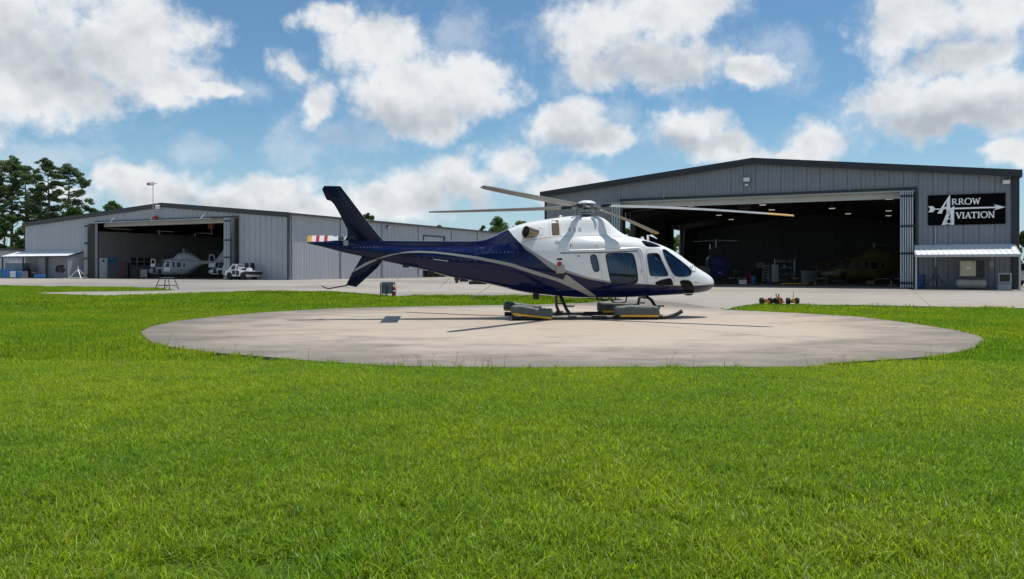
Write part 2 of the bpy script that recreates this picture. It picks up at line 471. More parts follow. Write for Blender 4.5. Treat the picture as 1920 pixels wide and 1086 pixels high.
lawn_soil = MB()
lawn_soil.add([(-700, -60, -0.05), (700, -60, -0.05), (700, 900, -0.05), (-700, 900, -0.05)], [(0, 1, 2, 3)])
def turf_mat():
    m = bpy.data.materials.new('turf'); m.use_nodes = True
    t = m.node_tree; g = NT(t); b = t.nodes['Principled BSDF']
    P = g.n('ShaderNodeNewGeometry').outputs['Position']
    n1 = g.noise(P, 0.35, 4.0, 0.6); n2 = g.noise(P, 30.0, 4.0, 0.7)
    c = g.mix(g.maprange(n1, 0.35, 0.65), (0.05, 0.10, 0.008, 1), (0.075, 0.125, 0.01, 1))
    c = g.mix(g.maprange(n2, 0.4, 0.75, 0, 0.6), c, (0.03, 0.045, 0.012, 1))
    t.links.new(c, b.inputs['Base Color']); b.inputs['Roughness'].default_value = 0.9
    b.inputs['Specular IOR Level'].default_value = 0.1
    return m
tag(lawn_soil.build('ground', turf_mat()), kind='structure')

PAD_C = (1.2, 20.6)
M_PAD = concrete_mat('pad_concrete', (0.445, 0.385, 0.322), (0.17, 0.152, 0.132), 0.42, edge=(PAD_C[0], PAD_C[1], 10.0))
M_APRON = concrete_mat('apron_concrete', (0.355, 0.33, 0.295), (0.19, 0.178, 0.16), 0.5)

def slab_pieces(poly, cuts, root, z0, z1, m, gap=0.012, name='slab', minarea=0.05):
    """cuts: list of (point, normal) planes; every cell of the arrangement becomes a slab of its own"""
    bm0 = bmesh.new()
    bm0.faces.new([bm0.verts.new((p[0], p[1], 0)) for p in poly])
    bmesh.ops.triangulate(bm0, faces=bm0.faces[:])
    cells = [bm0]
    for (p, nrm) in cuts:
        new = []
        for bm in cells:
            ds = [(v.co.x - p[0]) * nrm[0] + (v.co.y - p[1]) * nrm[1] for v in bm.verts]
            if min(ds) > -0.02 or max(ds) < 0.02:
                new.append(bm); continue
            for s in (1, -1):
                b2 = bm.copy()
                q = (p[0] + nrm[0] * gap * s, p[1] + nrm[1] * gap * s, 0)
                bmesh.ops.bisect_plane(b2, geom=b2.verts[:] + b2.edges[:] + b2.faces[:], plane_co=q, plane_no=(nrm[0] * s, nrm[1] * s, 0), clear_inner=True)
                if b2.faces: new.append(b2)
                else: b2.free()
            bm.free()
        cells = new
    for bm in cells:
        if sum(f.calc_area() for f in bm.faces) < minarea: bm.free(); continue
        bmesh.ops.dissolve_limit(bm, angle_limit=R(1), verts=bm.verts[:], edges=bm.edges[:])
        for f in bm.faces:
            if f.normal.z < 0: f.normal_flip()
        r = bmesh.ops.extrude_face_region(bm, geom=bm.faces[:])
        for v in bm.verts: v.co.z = z0
        for e in r['geom']:
            if isinstance(e, bmesh.types.BMVert): e.co.z = z1
        bmesh.ops.recalc_face_normals(bm, faces=bm.faces[:])
        me = bpy.data.meshes.new(name); bm.to_mesh(me); bm.free()
        link_mesh(name, me, m, root)

helipad = empty('helipad', (0, 0, 0), kind='structure')
j1 = Vector((1.0, 0.62)).normalized(); j2 = Vector((-0.55, 1.0)).normalized()
slab_pieces(PAD, [((1.0, 19.6), (-j1.y, j1.x)), ((3.0, 19.8), (j2.y, -j2.x))], helipad, -0.07, 0.0, M_PAD, gap=0.015)

PHI = R(26.0)
XD = Vector((math.cos(PHI), -math.sin(PHI))); YD = Vector((math.sin(PHI), math.cos(PHI)))
apron = empty('apron', (0, 0, 0), kind='structure')
edge_near = [gp(*p).xy for p in LAWN_EDGE_PX] + [gp(1200, 570).xy, gp(1330, 577).xy] + [gp(*p).xy for p in TIP_R_PX]
apron_poly = edge_near + [Vector((150, 60)), Vector((150, 190)), Vector((-150, 190)), Vector((-150, 70))]
isl = [gp(*p).xy for p in ISLAND_PX]
cuts = []
c0 = gp(1897, 542.7).xy
for k in range(-16, 4): cuts.append((c0 + XD * (k * 9.0 + 3.0), XD))
for k in range(-4, 5): cuts.append((c0 + YD * (k * 7.5 + 1.2), YD))
# the grass island and the narrow path in front of the far hangar are cut out of the apron by building it in two pieces
a_left = [gp(*p).xy for p in LAWN_EDGE_PX[:6]]
front_path = [gp(-900, 548).xy, gp(-300, 549).xy, gp(72, 548.8).xy, gp(150, 546.8).xy, gp(278, 545.5).xy, gp(318, 544.9).xy, gp(363, 549.3).xy, gp(278, 552.5).xy, gp(200, 554).xy, gp(72, 550).xy, gp(-300, 550).xy]
path_poly = front_path[2:10]
main_poly = [gp(*p).xy for p in ISLAND_PX[:9]] + [gp(363, 549.3).xy] + [gp(*p).xy for p in LAWN_EDGE_PX[6:]] + [gp(1200, 570).xy, gp(1330, 577).xy] + [gp(*p).xy for p in TIP_R_PX] \
    + [Vector((150, 60)), Vector((150, 190)), Vector((-150, 190)), Vector((-160, 62))]
slab_pieces(main_poly, cuts, apron, -0.09, -0.006, M_APRON, gap=0.008)
path = empty('path', (0, 0, 0), kind='structure')
slab_pieces(path_poly, [(gp(200, 550).xy, XD)], path, -0.09, -0.004, M_APRON, gap=0.008)

# dark square steel plate set flush in the pad would be wrong here: that patch in the photograph is the shadow of the tailplane

# ------------------------------------------------------------------ hangars
class Frame:
    """a building's frame: x along the gable, y into the building, z up"""
    def __init__(self, origin, phi):
        self.o = Vector((origin[0], origin[1], 0)); self.phi = phi
        self.rot = Matrix.Rotation(phi, 3, 'Z')            # world -> local
    def ray(self, px, py):
        o = self.rot @ (Vector((0, 0, CAM_H)) - self.o)
        d = self.rot @ Vector(((px - 960) / FPX, 1, (HORY - py) / FPX))
        return o, d
    def fy(self, px, py, y=0.0):
        o, d = self.ray(px, py); t = (y - o.y) / d.y; p = o + d * t
        return p.x, p.z
    def fx(self, px, py, x):
        o, d = self.ray(px, py); t = (x - o.x) / d.x; p = o + d * t
        return p.y, p.z
    def fz(self, px, py, z):
        o, d = self.ray(px, py); t = (z - o.z) / d.z; p = o + d * t
        return p.x, p.y
    def world(self, x, y, z=0): return self.o + self.rot.inverted() @ Vector((x, y, z))

def ribs(a, b, pitch=0.305, h=0.032, off=0.0):
    """x and offset of a ribbed sheet's profile between a and b"""
    pts = [(a, -0.03), (a + 0.03, -0.03), (a + 0.031, 0.0)]      # the recessed lap joint between two sheets
    k = math.ceil((a - off) / pitch)
    while off + k * pitch < b:
        c = off + k * pitch
        for dx, hh in ((-0.05, 0), (-0.022, h), (0.022, h), (0.05, 0)):
            if a + 0.038 < c + dx < b - 1e-3: pts.append((c + dx, hh))
        k += 1
    pts.append((b, 0.0))
    return pts

def panel_xz(root, name, m, a, b, bot, top, y=0.0, sgn=-1, pitch=0.305):
    """ribbed sheet in the plane y, from bot(x) to top(x)"""
    P = ribs(a, b, pitch)
    vs = [(x, y + sgn * h, bot) for x, h in P] + [(x, y + sgn * h, top(x)) for x, h in P]
    n = len(P)
    fs = [(i, i + 1, i + 1 + n, i + n) for i in range(n - 1)]
    mb = MB(); mb.add(vs, fs); me = mb.mesh(name, False)
    return link_mesh(name, me, m, root)

def panel_yz(root, name, m, a, b, bot, top, x=0.0, sgn=1, pitch=0.305):
    P = ribs(a, b, pitch)
    vs = [(x + sgn * h, y, bot) for y, h in P] + [(x + sgn * h, y, top) for y, h in P]
    n = len(P)
    mb = MB(); mb.add(vs, [(i, i + 1, i + 1 + n, i + n) for i in range(n - 1)])
    return link_mesh(name, mb.mesh(name, False), m, root)

def cols(a, b, step, extra):
    s = {round(a, 3), round(b, 3)}
    k = 1
    while a + k * step < b: s.add(round(a + k * step, 3)); k += 1
    for e in extra: s.add(round(e, 3))
    s = sorted(s); out = [s[0]]
    for v in s[1:]:
        if v - out[-1] < 0.12 and v != s[-1] and v not in [round(e, 3) for e in extra]: continue
        out.append(v)
    return list(zip(out[:-1], out[1:]))

def rake(root, name, m, x0, z0, x1, z1, y0, y1, h):
    """trim board that follows the slope of a gable"""
    mb = MB()
    mb.prism([(x0, z0 - h), (x1, z1 - h), (x1, z1), (x0, z0)], 'Y', y0, y1)
    return mb.build(name, m, root)

def floodlight(root, p, m_body, n=(0, -1), w=0.42, tilt=35, lens=True):
    """wall floodlight: box on a bracket with a glass front"""
    M = Matrix.Translation(p) @ Matrix.Rotation(math.atan2(n[0], -n[1]), 4, 'Z') @ Matrix.Rotation(R(tilt), 4, 'X')
    mb = MB(); mb.box(-w / 2, w / 2, -0.30, -0.08, -w * .35, w * .35, M, 0.02); mb.tube([(0, -0.1, 0), (0, 0.12, 0.0)], 0.035, 6, M)
    o = mb.build('floodlight', m_body, root)
    if lens:
        g = MB(); g.box(-w * .42, w * .42, -0.315, -0.302, -w * .27, w * .27, M); g.build('lens', M_LAMPGLASS, o)
    return o

def i_frame(root, y, x0, x1, xr, ze0, ze1, zr, m, d=0.45):
    """rigid portal frame: two tapered columns and two tapered rafters"""
    mb = MB()
    mb.prism([(x0 + .08, 0), (x0 + .33, 0), (x0 + .75, ze0 - .55), (x0 + .08, ze0 - .12)], 'Y', y - .1, y + .1)
    mb.prism([(x1 - .08, 0), (x1 - .33, 0), (x1 - .75, ze1 - .55), (x1 - .08, ze1 - .12)], 'Y', y - .1, y + .1)
    mb.prism([(x0 + .08, ze0 - .13), (x0 + .75, ze0 - .85), (xr, zr - .62), (xr, zr - .12)], 'Y', y - .09, y + .09)
    mb.prism([(x1 - .08, ze1 - .13), (x1 - .75, ze1 - .85), (xr, zr - .62), (xr, zr - .12)], 'Y', y - .09, y + .09)
    return mb.build('portal_frame', m, root)

# ---- near hangar on the right
def right_hangar():
    c = gp(1897, 542.7)
    F0 = Frame((c.x, c.y), PHI)
    xl, _ = F0.fy(1024, 540)
    W = -xl
    o = Vector((c.x, c.y)) - XD * W
    F = Frame((o.x, o.y), PHI)
    L = 56.0
    ze = F.fy(1897, 322)[1] - 0.0
    ze0 = F.fy(1024, 362)[1]
    xr, zr = F.fy(1413, 300)
    zt = lambda x: (ze0 + (zr - ze0) * x / xr) if x < xr else (zr + (ze - zr) * (x - xr) / (W - xr))
    root = empty('hangar', (o.x, o.y, 0), -PHI, 'near grey metal hangar with dark roof edge and the lettered black board on its gable', 'hangar', 'metal hangars behind the helipad')
    d0, dz0 = F.fy(1164, 377); d1, dz1 = F.fy(1716, 356)
    dz = (dz0 + dz1) / 2
    for a, b in cols(0, W, 0.914, (d0, d1)):
        bot = dz if (a + b) / 2 > d0 and (a + b) / 2 < d1 else 0.0
        panel_xz(root, 'wall_panel', M_SLATE, a, b, bot, lambda x: zt(x) - 0.1)
    # side and rear walls
    op = [(22.3, 25.6), (43.9, 47.2)]
    for i in range(7):
        y0, y1 = i * 8.0 + .002, (i + 1) * 8.0 - .002
        panel_yz(root, 'side_panel', M_SLATE, y0, y1, 0, ze - .12, W - .01, 1)
        segs = [(y0, y1)]
        for (p, q) in op:
            ns = []
            for (u, v) in segs:
                if q <= u or p >= v: ns.append((u, v)); continue
                if p > u: ns.append((u, p))
                if q < v: ns.append((q, v))
                panel_yz(root, 'side_panel', M_SLATE, max(u, p), min(v, q), 6.75, ze0 - .12, 0.01, -1)
            segs = ns
        for (u, v) in segs: panel_yz(root, 'side_panel', M_SLATE, u, v, 0, ze0 - .12, 0.01, -1)
    for i in range(7):
        a, b = W / 7 * i, W / 7 * (i + 1)
        panel_xz(root, 'rear_panel', M_SLATE, a, b, 0, lambda x: zt(x) - 0.1, L, 1)
    # open sliding leaves beside the two side doorways
    for (p, q) in op:
        mb = MB(); mb.box(0.1, 0.18, q - .1, q + 3.0, 0.05, 6.7)
        for k in range(5): mb.box(0.18, 0.24, q - .1, q + 3.0, 0.3 + k * 1.5, 0.4 + k * 1.5)
        mb.build('sliding_leaf', M_DKGREY, root)
    # roof: outer sheets with an inner liner below them
    for (xa, za, xb, zb) in ((-0.35, zt(0) - .02 - .35 * (zr - ze0) / xr, xr, zr), (W + 0.35, ze - .02 - .35 * (zr - ze) / (W - xr), xr, zr)):
        mb = MB(); mb.prism([(xa, za), (xb, zb), (xb, zb + .1), (xa, za + .1)], 'Y', -.3, L + .3); mb.build('roof', M_ROOF, root)
        mb = MB(); mb.prism([(xa, za - .09), (xb, zb - .09), (xb, zb - .06), (xa, za - .06)], 'Y', .1, L - .1); mb.build('ceiling_liner', M_INNER, root)
    h = 0.47
    rake(root, 'rake_trim', M_DARKTRIM, -0.42, zt(0) + .12 - .42 * (zr - ze0) / xr, xr - .003, zr + .12, -.42, -.305, h)
    rake(root, 'rake_trim', M_DARKTRIM, xr + .003, zr + .12, W + .55, ze + .12 - .55 * (zr - ze) / (W - xr), -.42, -.305, h)
    mb = MB(); mb.box(W + .36, W + .55, -.3, L, ze - .42, ze + .05); mb.build('gutter', M_DARKTRIM, root)
    mb = MB(); mb.box(W + .002, W + .42, -.16, .22, 0, ze - .15); mb.build('corner_trim', M_DARKTRIM, root)
    mb = MB(); mb.box(-.12, -.002, -.08, .1, 0, ze0 - .12); mb.build('corner_trim', M_DARKTRIM, root)
    # door frame, header track and the pale header beam inside
    mb = MB(); mb.box(d0 - .05, d1 + .12, -.14, -.04, dz - .02, dz + .16); mb.build('header_trim', M_DARKTRIM, root)
    mb = MB(); mb.box(d1 + .002, d1 + .14, -.14, -.04, 0, dz - .022); mb.build('jamb_trim', M_DARKTRIM, root)
    mb = MB(); mb.box(d0 - .14, d0 - .002, -.14, -.04, 0, dz - .022); mb.build('jamb_trim', M_DARKTRIM, root)
    mb = MB(); mb.box(d0, d1, .03, .14, dz - .12, dz - .03); mb.build('door_track', M_GALV, root)
    mb = MB(); mb.box(d0, d1, .6, .8, dz - .55, dz + .1); mb.build('header_beam', M_INNER, root)
    for i in range(8): i_frame(root, .45 + i * 7.85, 0, W, xr, ze0, ze, zr, M_DKGREY)
    # lights on the gable and braces of the door header
    x, z = F.fy(1401, 335); floodlight(root, (x, -.02, z), M_GALV, w=.5, tilt=20)
    x, z = F.fy(1401, 345); floodlight(root, (x, -.02, z), M_GALV, w=.26, tilt=20)
    x, z = F.fy(1886, 338); floodlight(root, (x, -.02, z), M_GALV, w=.45, tilt=30)
    x, z = F.fy(1048, 361); floodlight(root, (x, -.02, z), M_DARKTRIM, w=.4, tilt=20, lens=False)
    for (p, q) in (((1249.5, 350.6), (1244, 371)), ((1593, 335.7), (1593.3, 358))):
        x0, z0 = F.fy(*p); x1, z1 = F.fy(*q, y=-.6)
        mb = MB(); mb.tube([(x0, -.03, z0), (x1, -.6, z1)], .025, 6); mb.build('brace_rod', M_GALV, root)
    x, z = F.fy(1754, 440)
    mb = MB(); mb.tube([(x, -.07, 0.2), (x, -.07, F.fy(1754, 424)[1])], .03, 6); mb.build('conduit', M_GALV, root)
    mb = MB()
    pl = [F.fy(*p) for p in ((1036, 364), (1044, 372), (1046, 400))]
    mb.tube([(p[0], -.08, p[1]) for p in pl], .02, 6); mb.build('conduit', M_GALV, root)
    # lit high-bay lamps under the roof
    for (px, py) in ((1296, 387), (1430, 385), (1447, 394), (1348, 404), (1371, 412), (1667, 374), (1560, 391.4), (1590, 401.4), (1666, 396), (1666, 405)):
        lx, ly = F.fz(px, py, 7.55)
        e = empty('ceiling_lamp', (lx, ly, 7.55)); e.parent = root
        mb = MB(); mb.box(-.32, .32, -.2, .2, .03, .12, bev=.02); mb.tube([(0, 0, .1), (0, 0, zt(min(max(lx, 0), W)) - 7.75)], .015, 5); mb.build('lamp_body', M_WHITE, e)
        mb = MB(); mb.box(-.29, .29, -.17, .17, 0.0, .028); mb.build('lamp_diffuser', M_LAMP, e)
    return root, F, W, L, d0, d1, dz
RH, RF, RW, RL, RD0, RD1, RDZ = right_hangar()

def folding_door(F, x, n, step, H, label, root_rz, leafdepth=0.9, y0=-.35, group='folded hangar door packs'):
    p = F.world(x, 0)
    t = empty('folding_door', p, root_rz, label, 'door', group)
    for k in range(n):
        mb = MB()
        mb.box(k * step, k * step + step * .62, y0, y0 + leafdepth, .06, H)
        mb.build('door_leaf', M_GALV, t)
    for f in (.055, .36, .64, .95):
        mb = MB()
        mb.box(-.03, n * step, y0 - .03, y0 - .005, H * f - .05, H * f + .05)
        for k in range(n): mb.tube([(k * step + step * .8, y0 - .05, H * f - .12), (k * step + step * .8, y0 - .05, H * f + .12)], .04, 6)
        mb.build('hinge', M_BLACK, t)
    return t
xa = RF.fy(1688, 500, -.35)[0]
folding_door(RF, xa, 6, (RF.fy(1714, 500, -.35)[0] - xa) / 6, RDZ - .12, 'pack of folded steel door leaves at the right end of the near hangar opening, beside the sign', -PHI)
xa = RF.fy(1147, 500, -.75)[0]
folding_door(RF, xa, 4, (RF.fy(1164, 500, -.75)[0] - xa) / 4, RDZ - .12, 'pack of folded steel door leaves behind the rotor head, at the left end of the near hangar opening', -PHI, y0=-.75, leafdepth=.7)

# ---- far hangar on the left
def left_hangar():
    c = gp(540, 525)
    F0 = Frame((c.x, c.y), PHI)
    W = -F0.fy(47, 520)[0]
    o = c.xy - XD * W
    F = Frame(o, PHI)
    L = F.fx(931, 436, W)[0]
    ze = F.fy(540, 400)[1]; ze0 = F.fy(47, 419)[1]
    xr, zr = F.fy(305, 382)
    zt = lambda x: (ze0 + (zr - ze0) * x / xr) if x < xr else (zr + (ze - zr) * (x - xr) / (W - xr))
    root = empty('hangar', (o.x, o.y, 0), -PHI, 'far pale metal hangar with a long ribbed side wall, white tug parked by its doorway', 'hangar', 'metal hangars behind the helipad')
    d0 = F.fy(183, 500)[0]; d1 = F.fy(447, 500)[0]
    dz = (F.fy(175, 417)[1] + F.fy(447, 408)[1]) / 2
    for a, b in cols(0, W, 0.914, (d0, d1)):
        bot = dz if (a + b) / 2 > d0 and (a + b) / 2 < d1 else 0.0
        panel_xz(root, 'wall_panel', M_PALE, a, b, bot, lambda x: zt(x) - 0.1)
    # long side wall with a roller door
    r0, r1 = F.fx(794, 500, W)[0], F.fx(833, 500, W)[0]
    rz = F.fx(813, 444, W)[1]
    for a, b in cols(0, L, 0.914, (r0, r1)):
        bot = rz if (a + b) / 2 > r0 and (a + b) / 2 < r1 else 0.0
        panel_yz(root, 'wall_panel', M_PALE, a, b, bot, ze - .12, W - .005, 1)
    sh = MB(); sh.box(W - .12, W - .08, r0 + .05, r1 - .05, 1.9, rz); ro = sh.build('roller_door', M_ROOF, root)
    mb = MB(); mb.box(W + .01, W + .12, r0 - .15, r0, 0, rz + .15); mb.box(W + .01, W + .12, r1, r1 + .15, 0, rz + .15); mb.box(W + .01, W + .14, r0 + .002, r1 - .002, rz, rz + .15)
    mb.build('roller_door_frame', M_DARKTRIM, ro)
    dk = MB(); dk.box(W - 9, W - 8.9, r0 - 4, r1 + 8, 0, 5); dk.build('inner_partition', M_DKGREY, root)
    for i in range(7):
        panel_yz(root, 'side_panel', M_PALE, i * L / 7, (i + 1) * L / 7, 0, ze0 - .12, .01, -1)
        panel_xz(root, 'rear_panel', M_PALE, i * W / 7, (i + 1) * W / 7, 0, lambda x: zt(x) - .1, L, 1)
    for (xa, za, xb, zb) in ((-0.3, zt(0) - .3 * (zr - ze0) / xr, xr, zr), (W + 0.3, ze - .3 * (zr - ze) / (W - xr), xr, zr)):
        mb = MB(); mb.prism([(xa, za), (xb, zb), (xb, zb + .1), (xa, za + .1)], 'Y', -.08, L + .3); mb.build('roof', M_ROOF, root)
        mb = MB(); mb.prism([(xa, za - .09), (xb, zb - .09), (xb, zb - .06), (xa, za - .06)], 'Y', .1, L - .1); mb.build('ceiling_liner', M_INNER, root)
    h = 0.62
    rake(root, 'rake_trim', M_BROWNTRIM, -0.45, zt(0) + .13 - .45 * (zr - ze0) / xr, xr - .003, zr + .13, -.20, -.085, h)
    rake(root, 'rake_trim', M_BROWNTRIM, xr + .003, zr + .13, W + .4, ze + .13 - .4 * (zr - ze) / (W - xr), -.20, -.085, h)
    mb = MB(); mb.box(W + .31, W + .48, -.3, L, ze - .2, ze + .06); mb.build('gutter', M_BROWNTRIM, root)
    mb = MB(); mb.box(W - .02, W + .16, -.16, .14, 0, ze - .12); mb.build('corner_trim', M_BROWNTRIM, root)
    for px in (547, 638.7, 716.6, 784.4, 846.7, 895.3):
        y = F.fx(px, 500, W)[0]
        mb = MB(); mb.box(W + .04, W + .17, y - .11, y + .11, .35, ze - .21); mb.tube([(W + .1, y, .4), (W + .32, y, .15)], .09, 6); mb.build('downspout', M_GALV, root)
    y, z = F.fx(726, 425, W); floodlight(root, (W + .05, y, z), M_DARKTRIM, n=(1, 0), w=.6, tilt=25)
    x, z = F.fy(300, 388); floodlight(root, (x, -.2, z), M_WHITE, w=.75, tilt=20)
    # opening
    mb = MB(); mb.box(d0 - .6, d1 + .15, -.14, -.04, dz - .02, dz + .16); mb.build('header_trim', M_BROWNTRIM, root)
    mb = MB(); mb.box(d1 + .002, d1 + .16, -.14, -.04, 0, dz - .022); mb.build('jamb_trim', M_BROWNTRIM, root)
    mb = MB(); mb.box(d0 - .5, d1 - 4, -.9, -.5, dz - .16, dz - .04); mb.build('door_track', M_GALV, root)
    for (p, q) in (((221, 399.5), (207, 415)), ((388.5, 395), (376, 410.5))):
        x0, z0 = F.fy(*p); x1, z1 = F.fy(*q, y=-.9)
        mb = MB(); mb.tube([(x0, -.03, z0), (x1, -.9, dz - .1)], .045, 6); mb.build('brace_rod', M_WHITE, root)
    for i in range(7): i_frame(root, .5 + i * 8.9, 0, W, xr, ze0, ze, zr, M_DKGREY)
    mb = MB(); mb.box(d0, d1, 1.0, 1.2, dz - .6, dz + .1); mb.build('header_beam', M_INNER, root)
    # inner side wall with a white door, a board and three dark windows
    xi = d0 - .15
    zi = F.fx(250, 437, xi)[1]
    k = 0.25
    while k < 34:
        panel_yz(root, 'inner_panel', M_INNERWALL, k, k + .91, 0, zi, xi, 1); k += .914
    y0, y1 = F.fx(186, 500, xi)[0], F.fx(200, 500, xi)[0]
    zd = F.fx(193, 484, xi)[1]
    mb = MB(); mb.box(xi + .05, xi + .12, max(y0, .3), y1, .02, zd); dr = mb.build('door', M_WHITE, root)
    mb = MB(); mb.box(xi + .121, xi + .135, (y0 + y1) / 2 - .15, (y0 + y1) / 2 + .15, zd - .55, zd - .25); mb.build('door_window', M_BLACK, dr)
    mb = MB(); mb.tube([(xi + .12, y1 - .2, 1.0), (xi + .2, y1 - .2, 1.0), (xi + .2, y1 - .32, 1.0)], .025, 6); mb.build('handle', M_STEEL, dr)
    for (pa, pb) in ((244, 255.5), (257, 269), (270, 282)):
        a, b = F.fx(pa, 490, xi)[0], F.fx(pb, 490, xi)[0]
        z0, z1 = F.fx(263, 497.5, xi)[1], F.fx(263, 484, xi)[1]
        mb = MB(); mb.box(xi + .04, xi + .07, a, b, z0, z1); wn = mb.build('window', M_BLACK, root)
        mb = MB(); mb.box(xi + .07, xi + .1, a, b, (z0 + z1) / 2 - .04, (z0 + z1) / 2 + .04); mb.box(xi + .07, xi + .1, a - .06, a, z0, z1); mb.box(xi + .07, xi + .1, b, b + .06, z0, z1); mb.build('frame', M_PALE, wn)
    y, z = F.fx(209, 489, xi)
    mb = MB(); mb.box(xi + .05, xi + .1, y - .8, y + .8, z - .35, z + .35); mb.build('notice_board', M_TEAL, root)
    return root, F, W, L, d0, d1, dz
LH, LF, LW, LL, LD0, LD1, LDZ = left_hangar()

def leaf_door(F, px, label, n, step, angpx, rz):
    """folded pack outside a jamb with one broad leaf left standing open beside it"""
    xa = F.fy(px, 500, -1.2)[0]
    t = folding_door(F, xa, n, step, LDZ - .15, label, rz, leafdepth=.8, y0=-1.2)
    a = F.fy(angpx[0], 500, -1.0)[0] - xa; b = F.fy(angpx[1], 500, .4)[0] - xa
    mb = MB(); mb.prism([(a, -1.0), (a + .02, -1.1), (b + .02, .3), (b, .4)], 'Z', .05, LDZ - .16); mb.build('broad_leaf', M_DOORLEAF, t)
leaf_door(LF, 157.5, 'folded door pack with a broad dark leaf left of the far hangar opening, behind the lean-to', 3, .27, (168, 182), -PHI)
leaf_door(LF, 419.5, 'folded door pack with a broad dark leaf at the far hangar opening, right behind the white tug', 4, .27, (433, 446), -PHI)

# ---- lettered board on the near gable
def sign_board():
    F = RF
    def P(u, v): return F.fy(1480 + u / 3.502, 290 + v / 3.502, -.12)
    cx, cz = P(1165, 360)
    t = empty('sign_board', F.world(cx, -.12, cz), -PHI, 'black board on the near hangar lettered ARROW AVIATION with a long white arrow', 'sign')
    M_BOARD = mat('sign_black', (0.004, 0.004, 0.004), 0.9, spec=0.05)
    M_LET = mat('sign_white', (0.92, 0.92, 0.92), 0.5)
    x0, z1 = P(910, 260); x1, z0 = P(1420, 460)
    zA = (P(910, 260)[1] + P(1420, 260)[1]) / 2 - cz; zB = (P(910, 460)[1] + P(1420, 460)[1]) / 2 - cz
    mb = MB(); mb.box(x0 - cx, x1 - cx, 0, .07, zB, zA); mb.build('board', M_BOARD, t)
    xL, xR = x0 - cx, x1 - cx
    def Q(u, v): return (xL + (u - 910) / 510 * (xR - xL), zA + (v - 260) / 200 * (zB - zA))
    def poly(name, pts, y=-.012):
        mb = MB(); mb.prism([Q(*p) for p in pts], 'Y', y, -.001); return mb.build(name, M_LET, t)
    def strokes(name, segs, y=-.012):
        """letter drawn with straight strokes: (u0, v0, u1, v1, width)"""
        mb = MB()
        for i, (a, b, c, d, w) in enumerate(segs):
            L_ = math.hypot(c - a, d - b); nx, ny = -(d - b) / L_ * w / 2, (c - a) / L_ * w / 2
            mb.prism([Q(a + nx, b + ny), Q(c + nx, d + ny), Q(c - nx, d - ny), Q(a - nx, b - ny)], 'Y', y - .0007 * i, -.001)
        return mb.build(name, M_LET, t)
    def ring(name, cx_, cy_, rx, ry, w):
        mb = MB(); n = 28
        for k in range(n):
            a0, a1 = 2 * math.pi * k / n, 2 * math.pi * (k + 1) / n
            pts = [(cx_ + rx * math.cos(a), cy_ + ry * math.sin(a)) for a in (a0, a1)] + [(cx_ + (rx - w * (.45 + .55 * abs(math.cos(a)))) * math.cos(a), cy_ + (ry - w * .6) * math.sin(a)) for a in (a1, a0)]
            mb.prism([Q(*p) for p in pts], 'Y', -.012, -.001)
        return mb.build(name, M_LET, t)
    def serif(u, v, w=14, h=4): return (u - w / 2, v, u + w / 2, v, h)
    # two tall capital A's
    poly('letter', [(1056, 262), (1060, 262), (1060, 386), (1036, 386), (1036, 300), (1006, 377), (1006, 383), (976, 383), (976, 377)]).name
    poly('letter', [(1010, 362), (1019, 340), (1037, 340), (1037, 354), (1022, 354)])
    poly('letter', [(1082, 336), (1090, 336), (1086, 352), (1086, 459), (1062, 459), (1062, 376), (1032, 459), (1004, 459), (1040, 372)])
    ring('letter', 1052, 436, 25, 20, 11)
    T, B = 287, 327      # ARROW's remaining letters
    def letR(u):
        strokes('letter', [(u + 5, T, u + 5, B, 8), (u, T + 2, u + 22, T + 2, 4), (u + 21, T + 2, u + 27, T + 8, 6), (u + 27, T + 6, u + 27, T + 15, 7), (u + 27, T + 13, u + 20, T + 20, 6), (u + 5, T + 20, u + 22, T + 20, 4), (u + 13, T + 20, u + 33, B - 2, 7), serif(u + 5, B - 2), serif(u + 34, B - 2, 12)])
    letR(1072); letR(1116)
    ring('letter', 1179, 307, 25, 22, 9)
    strokes('letter', [(1210, T, 1222, B, 8), (1222, B, 1232, T + 4, 5), (1232, T + 4, 1243, B, 8), (1243, B, 1254, T, 5), serif(1210, T + 2), serif(1253, T + 2)])
    T, B = 378, 419
    strokes('letter', [(1104, T, 1118, B, 9), (1118, B, 1133, T, 5), serif(1104, T + 2), serif(1133, T + 2)])
    strokes('letter', [(1147, T, 1147, B, 9), serif(1147, T + 2, 17), serif(1147, B - 2, 17)])
    strokes('letter', [(1162, B, 1178, T, 5), (1178, T, 1193, B, 9), (1168, T + 27, 1188, T + 27, 4), serif(1162, B - 2), serif(1193, B - 2)])
    strokes('letter', [(1217, T, 1217, B, 9), (1199, T + 2, 1235, T + 2, 5), (1200, T, 1200, T + 10, 4), (1234, T, 1234, T + 10, 4), serif(1217, B - 2, 17)])
    strokes('letter', [(1248, T, 1248, B, 9), serif(1248, T + 2, 17), serif(1248, B - 2, 17)])
    ring('letter', 1283, 398, 24, 22, 9)
    strokes('letter', [(1316, T, 1316, B, 6), (1314, T, 1344, B, 8), (1344, T, 1344, B, 6), serif(1314, T + 2), serif(1316, B - 2), serif(1344, T + 2)])
    # the arrow
    poly('arrow_shaft', [(1062, 347), (1368, 347), (1368, 357), (1058, 357)], -.018)
    poly('arrow_head', [(1342, 332), (1420, 352), (1342, 372), (1368, 352)], -.022)
    poly('arrow_shaft', [(957, 349), (990, 349), (988, 356), (957, 356)], -.018)
    poly('arrow_fletching', [(912, 332), (944, 332), (962, 351.5), (944, 372), (912, 372), (926, 352)], -.02)
sign_board()
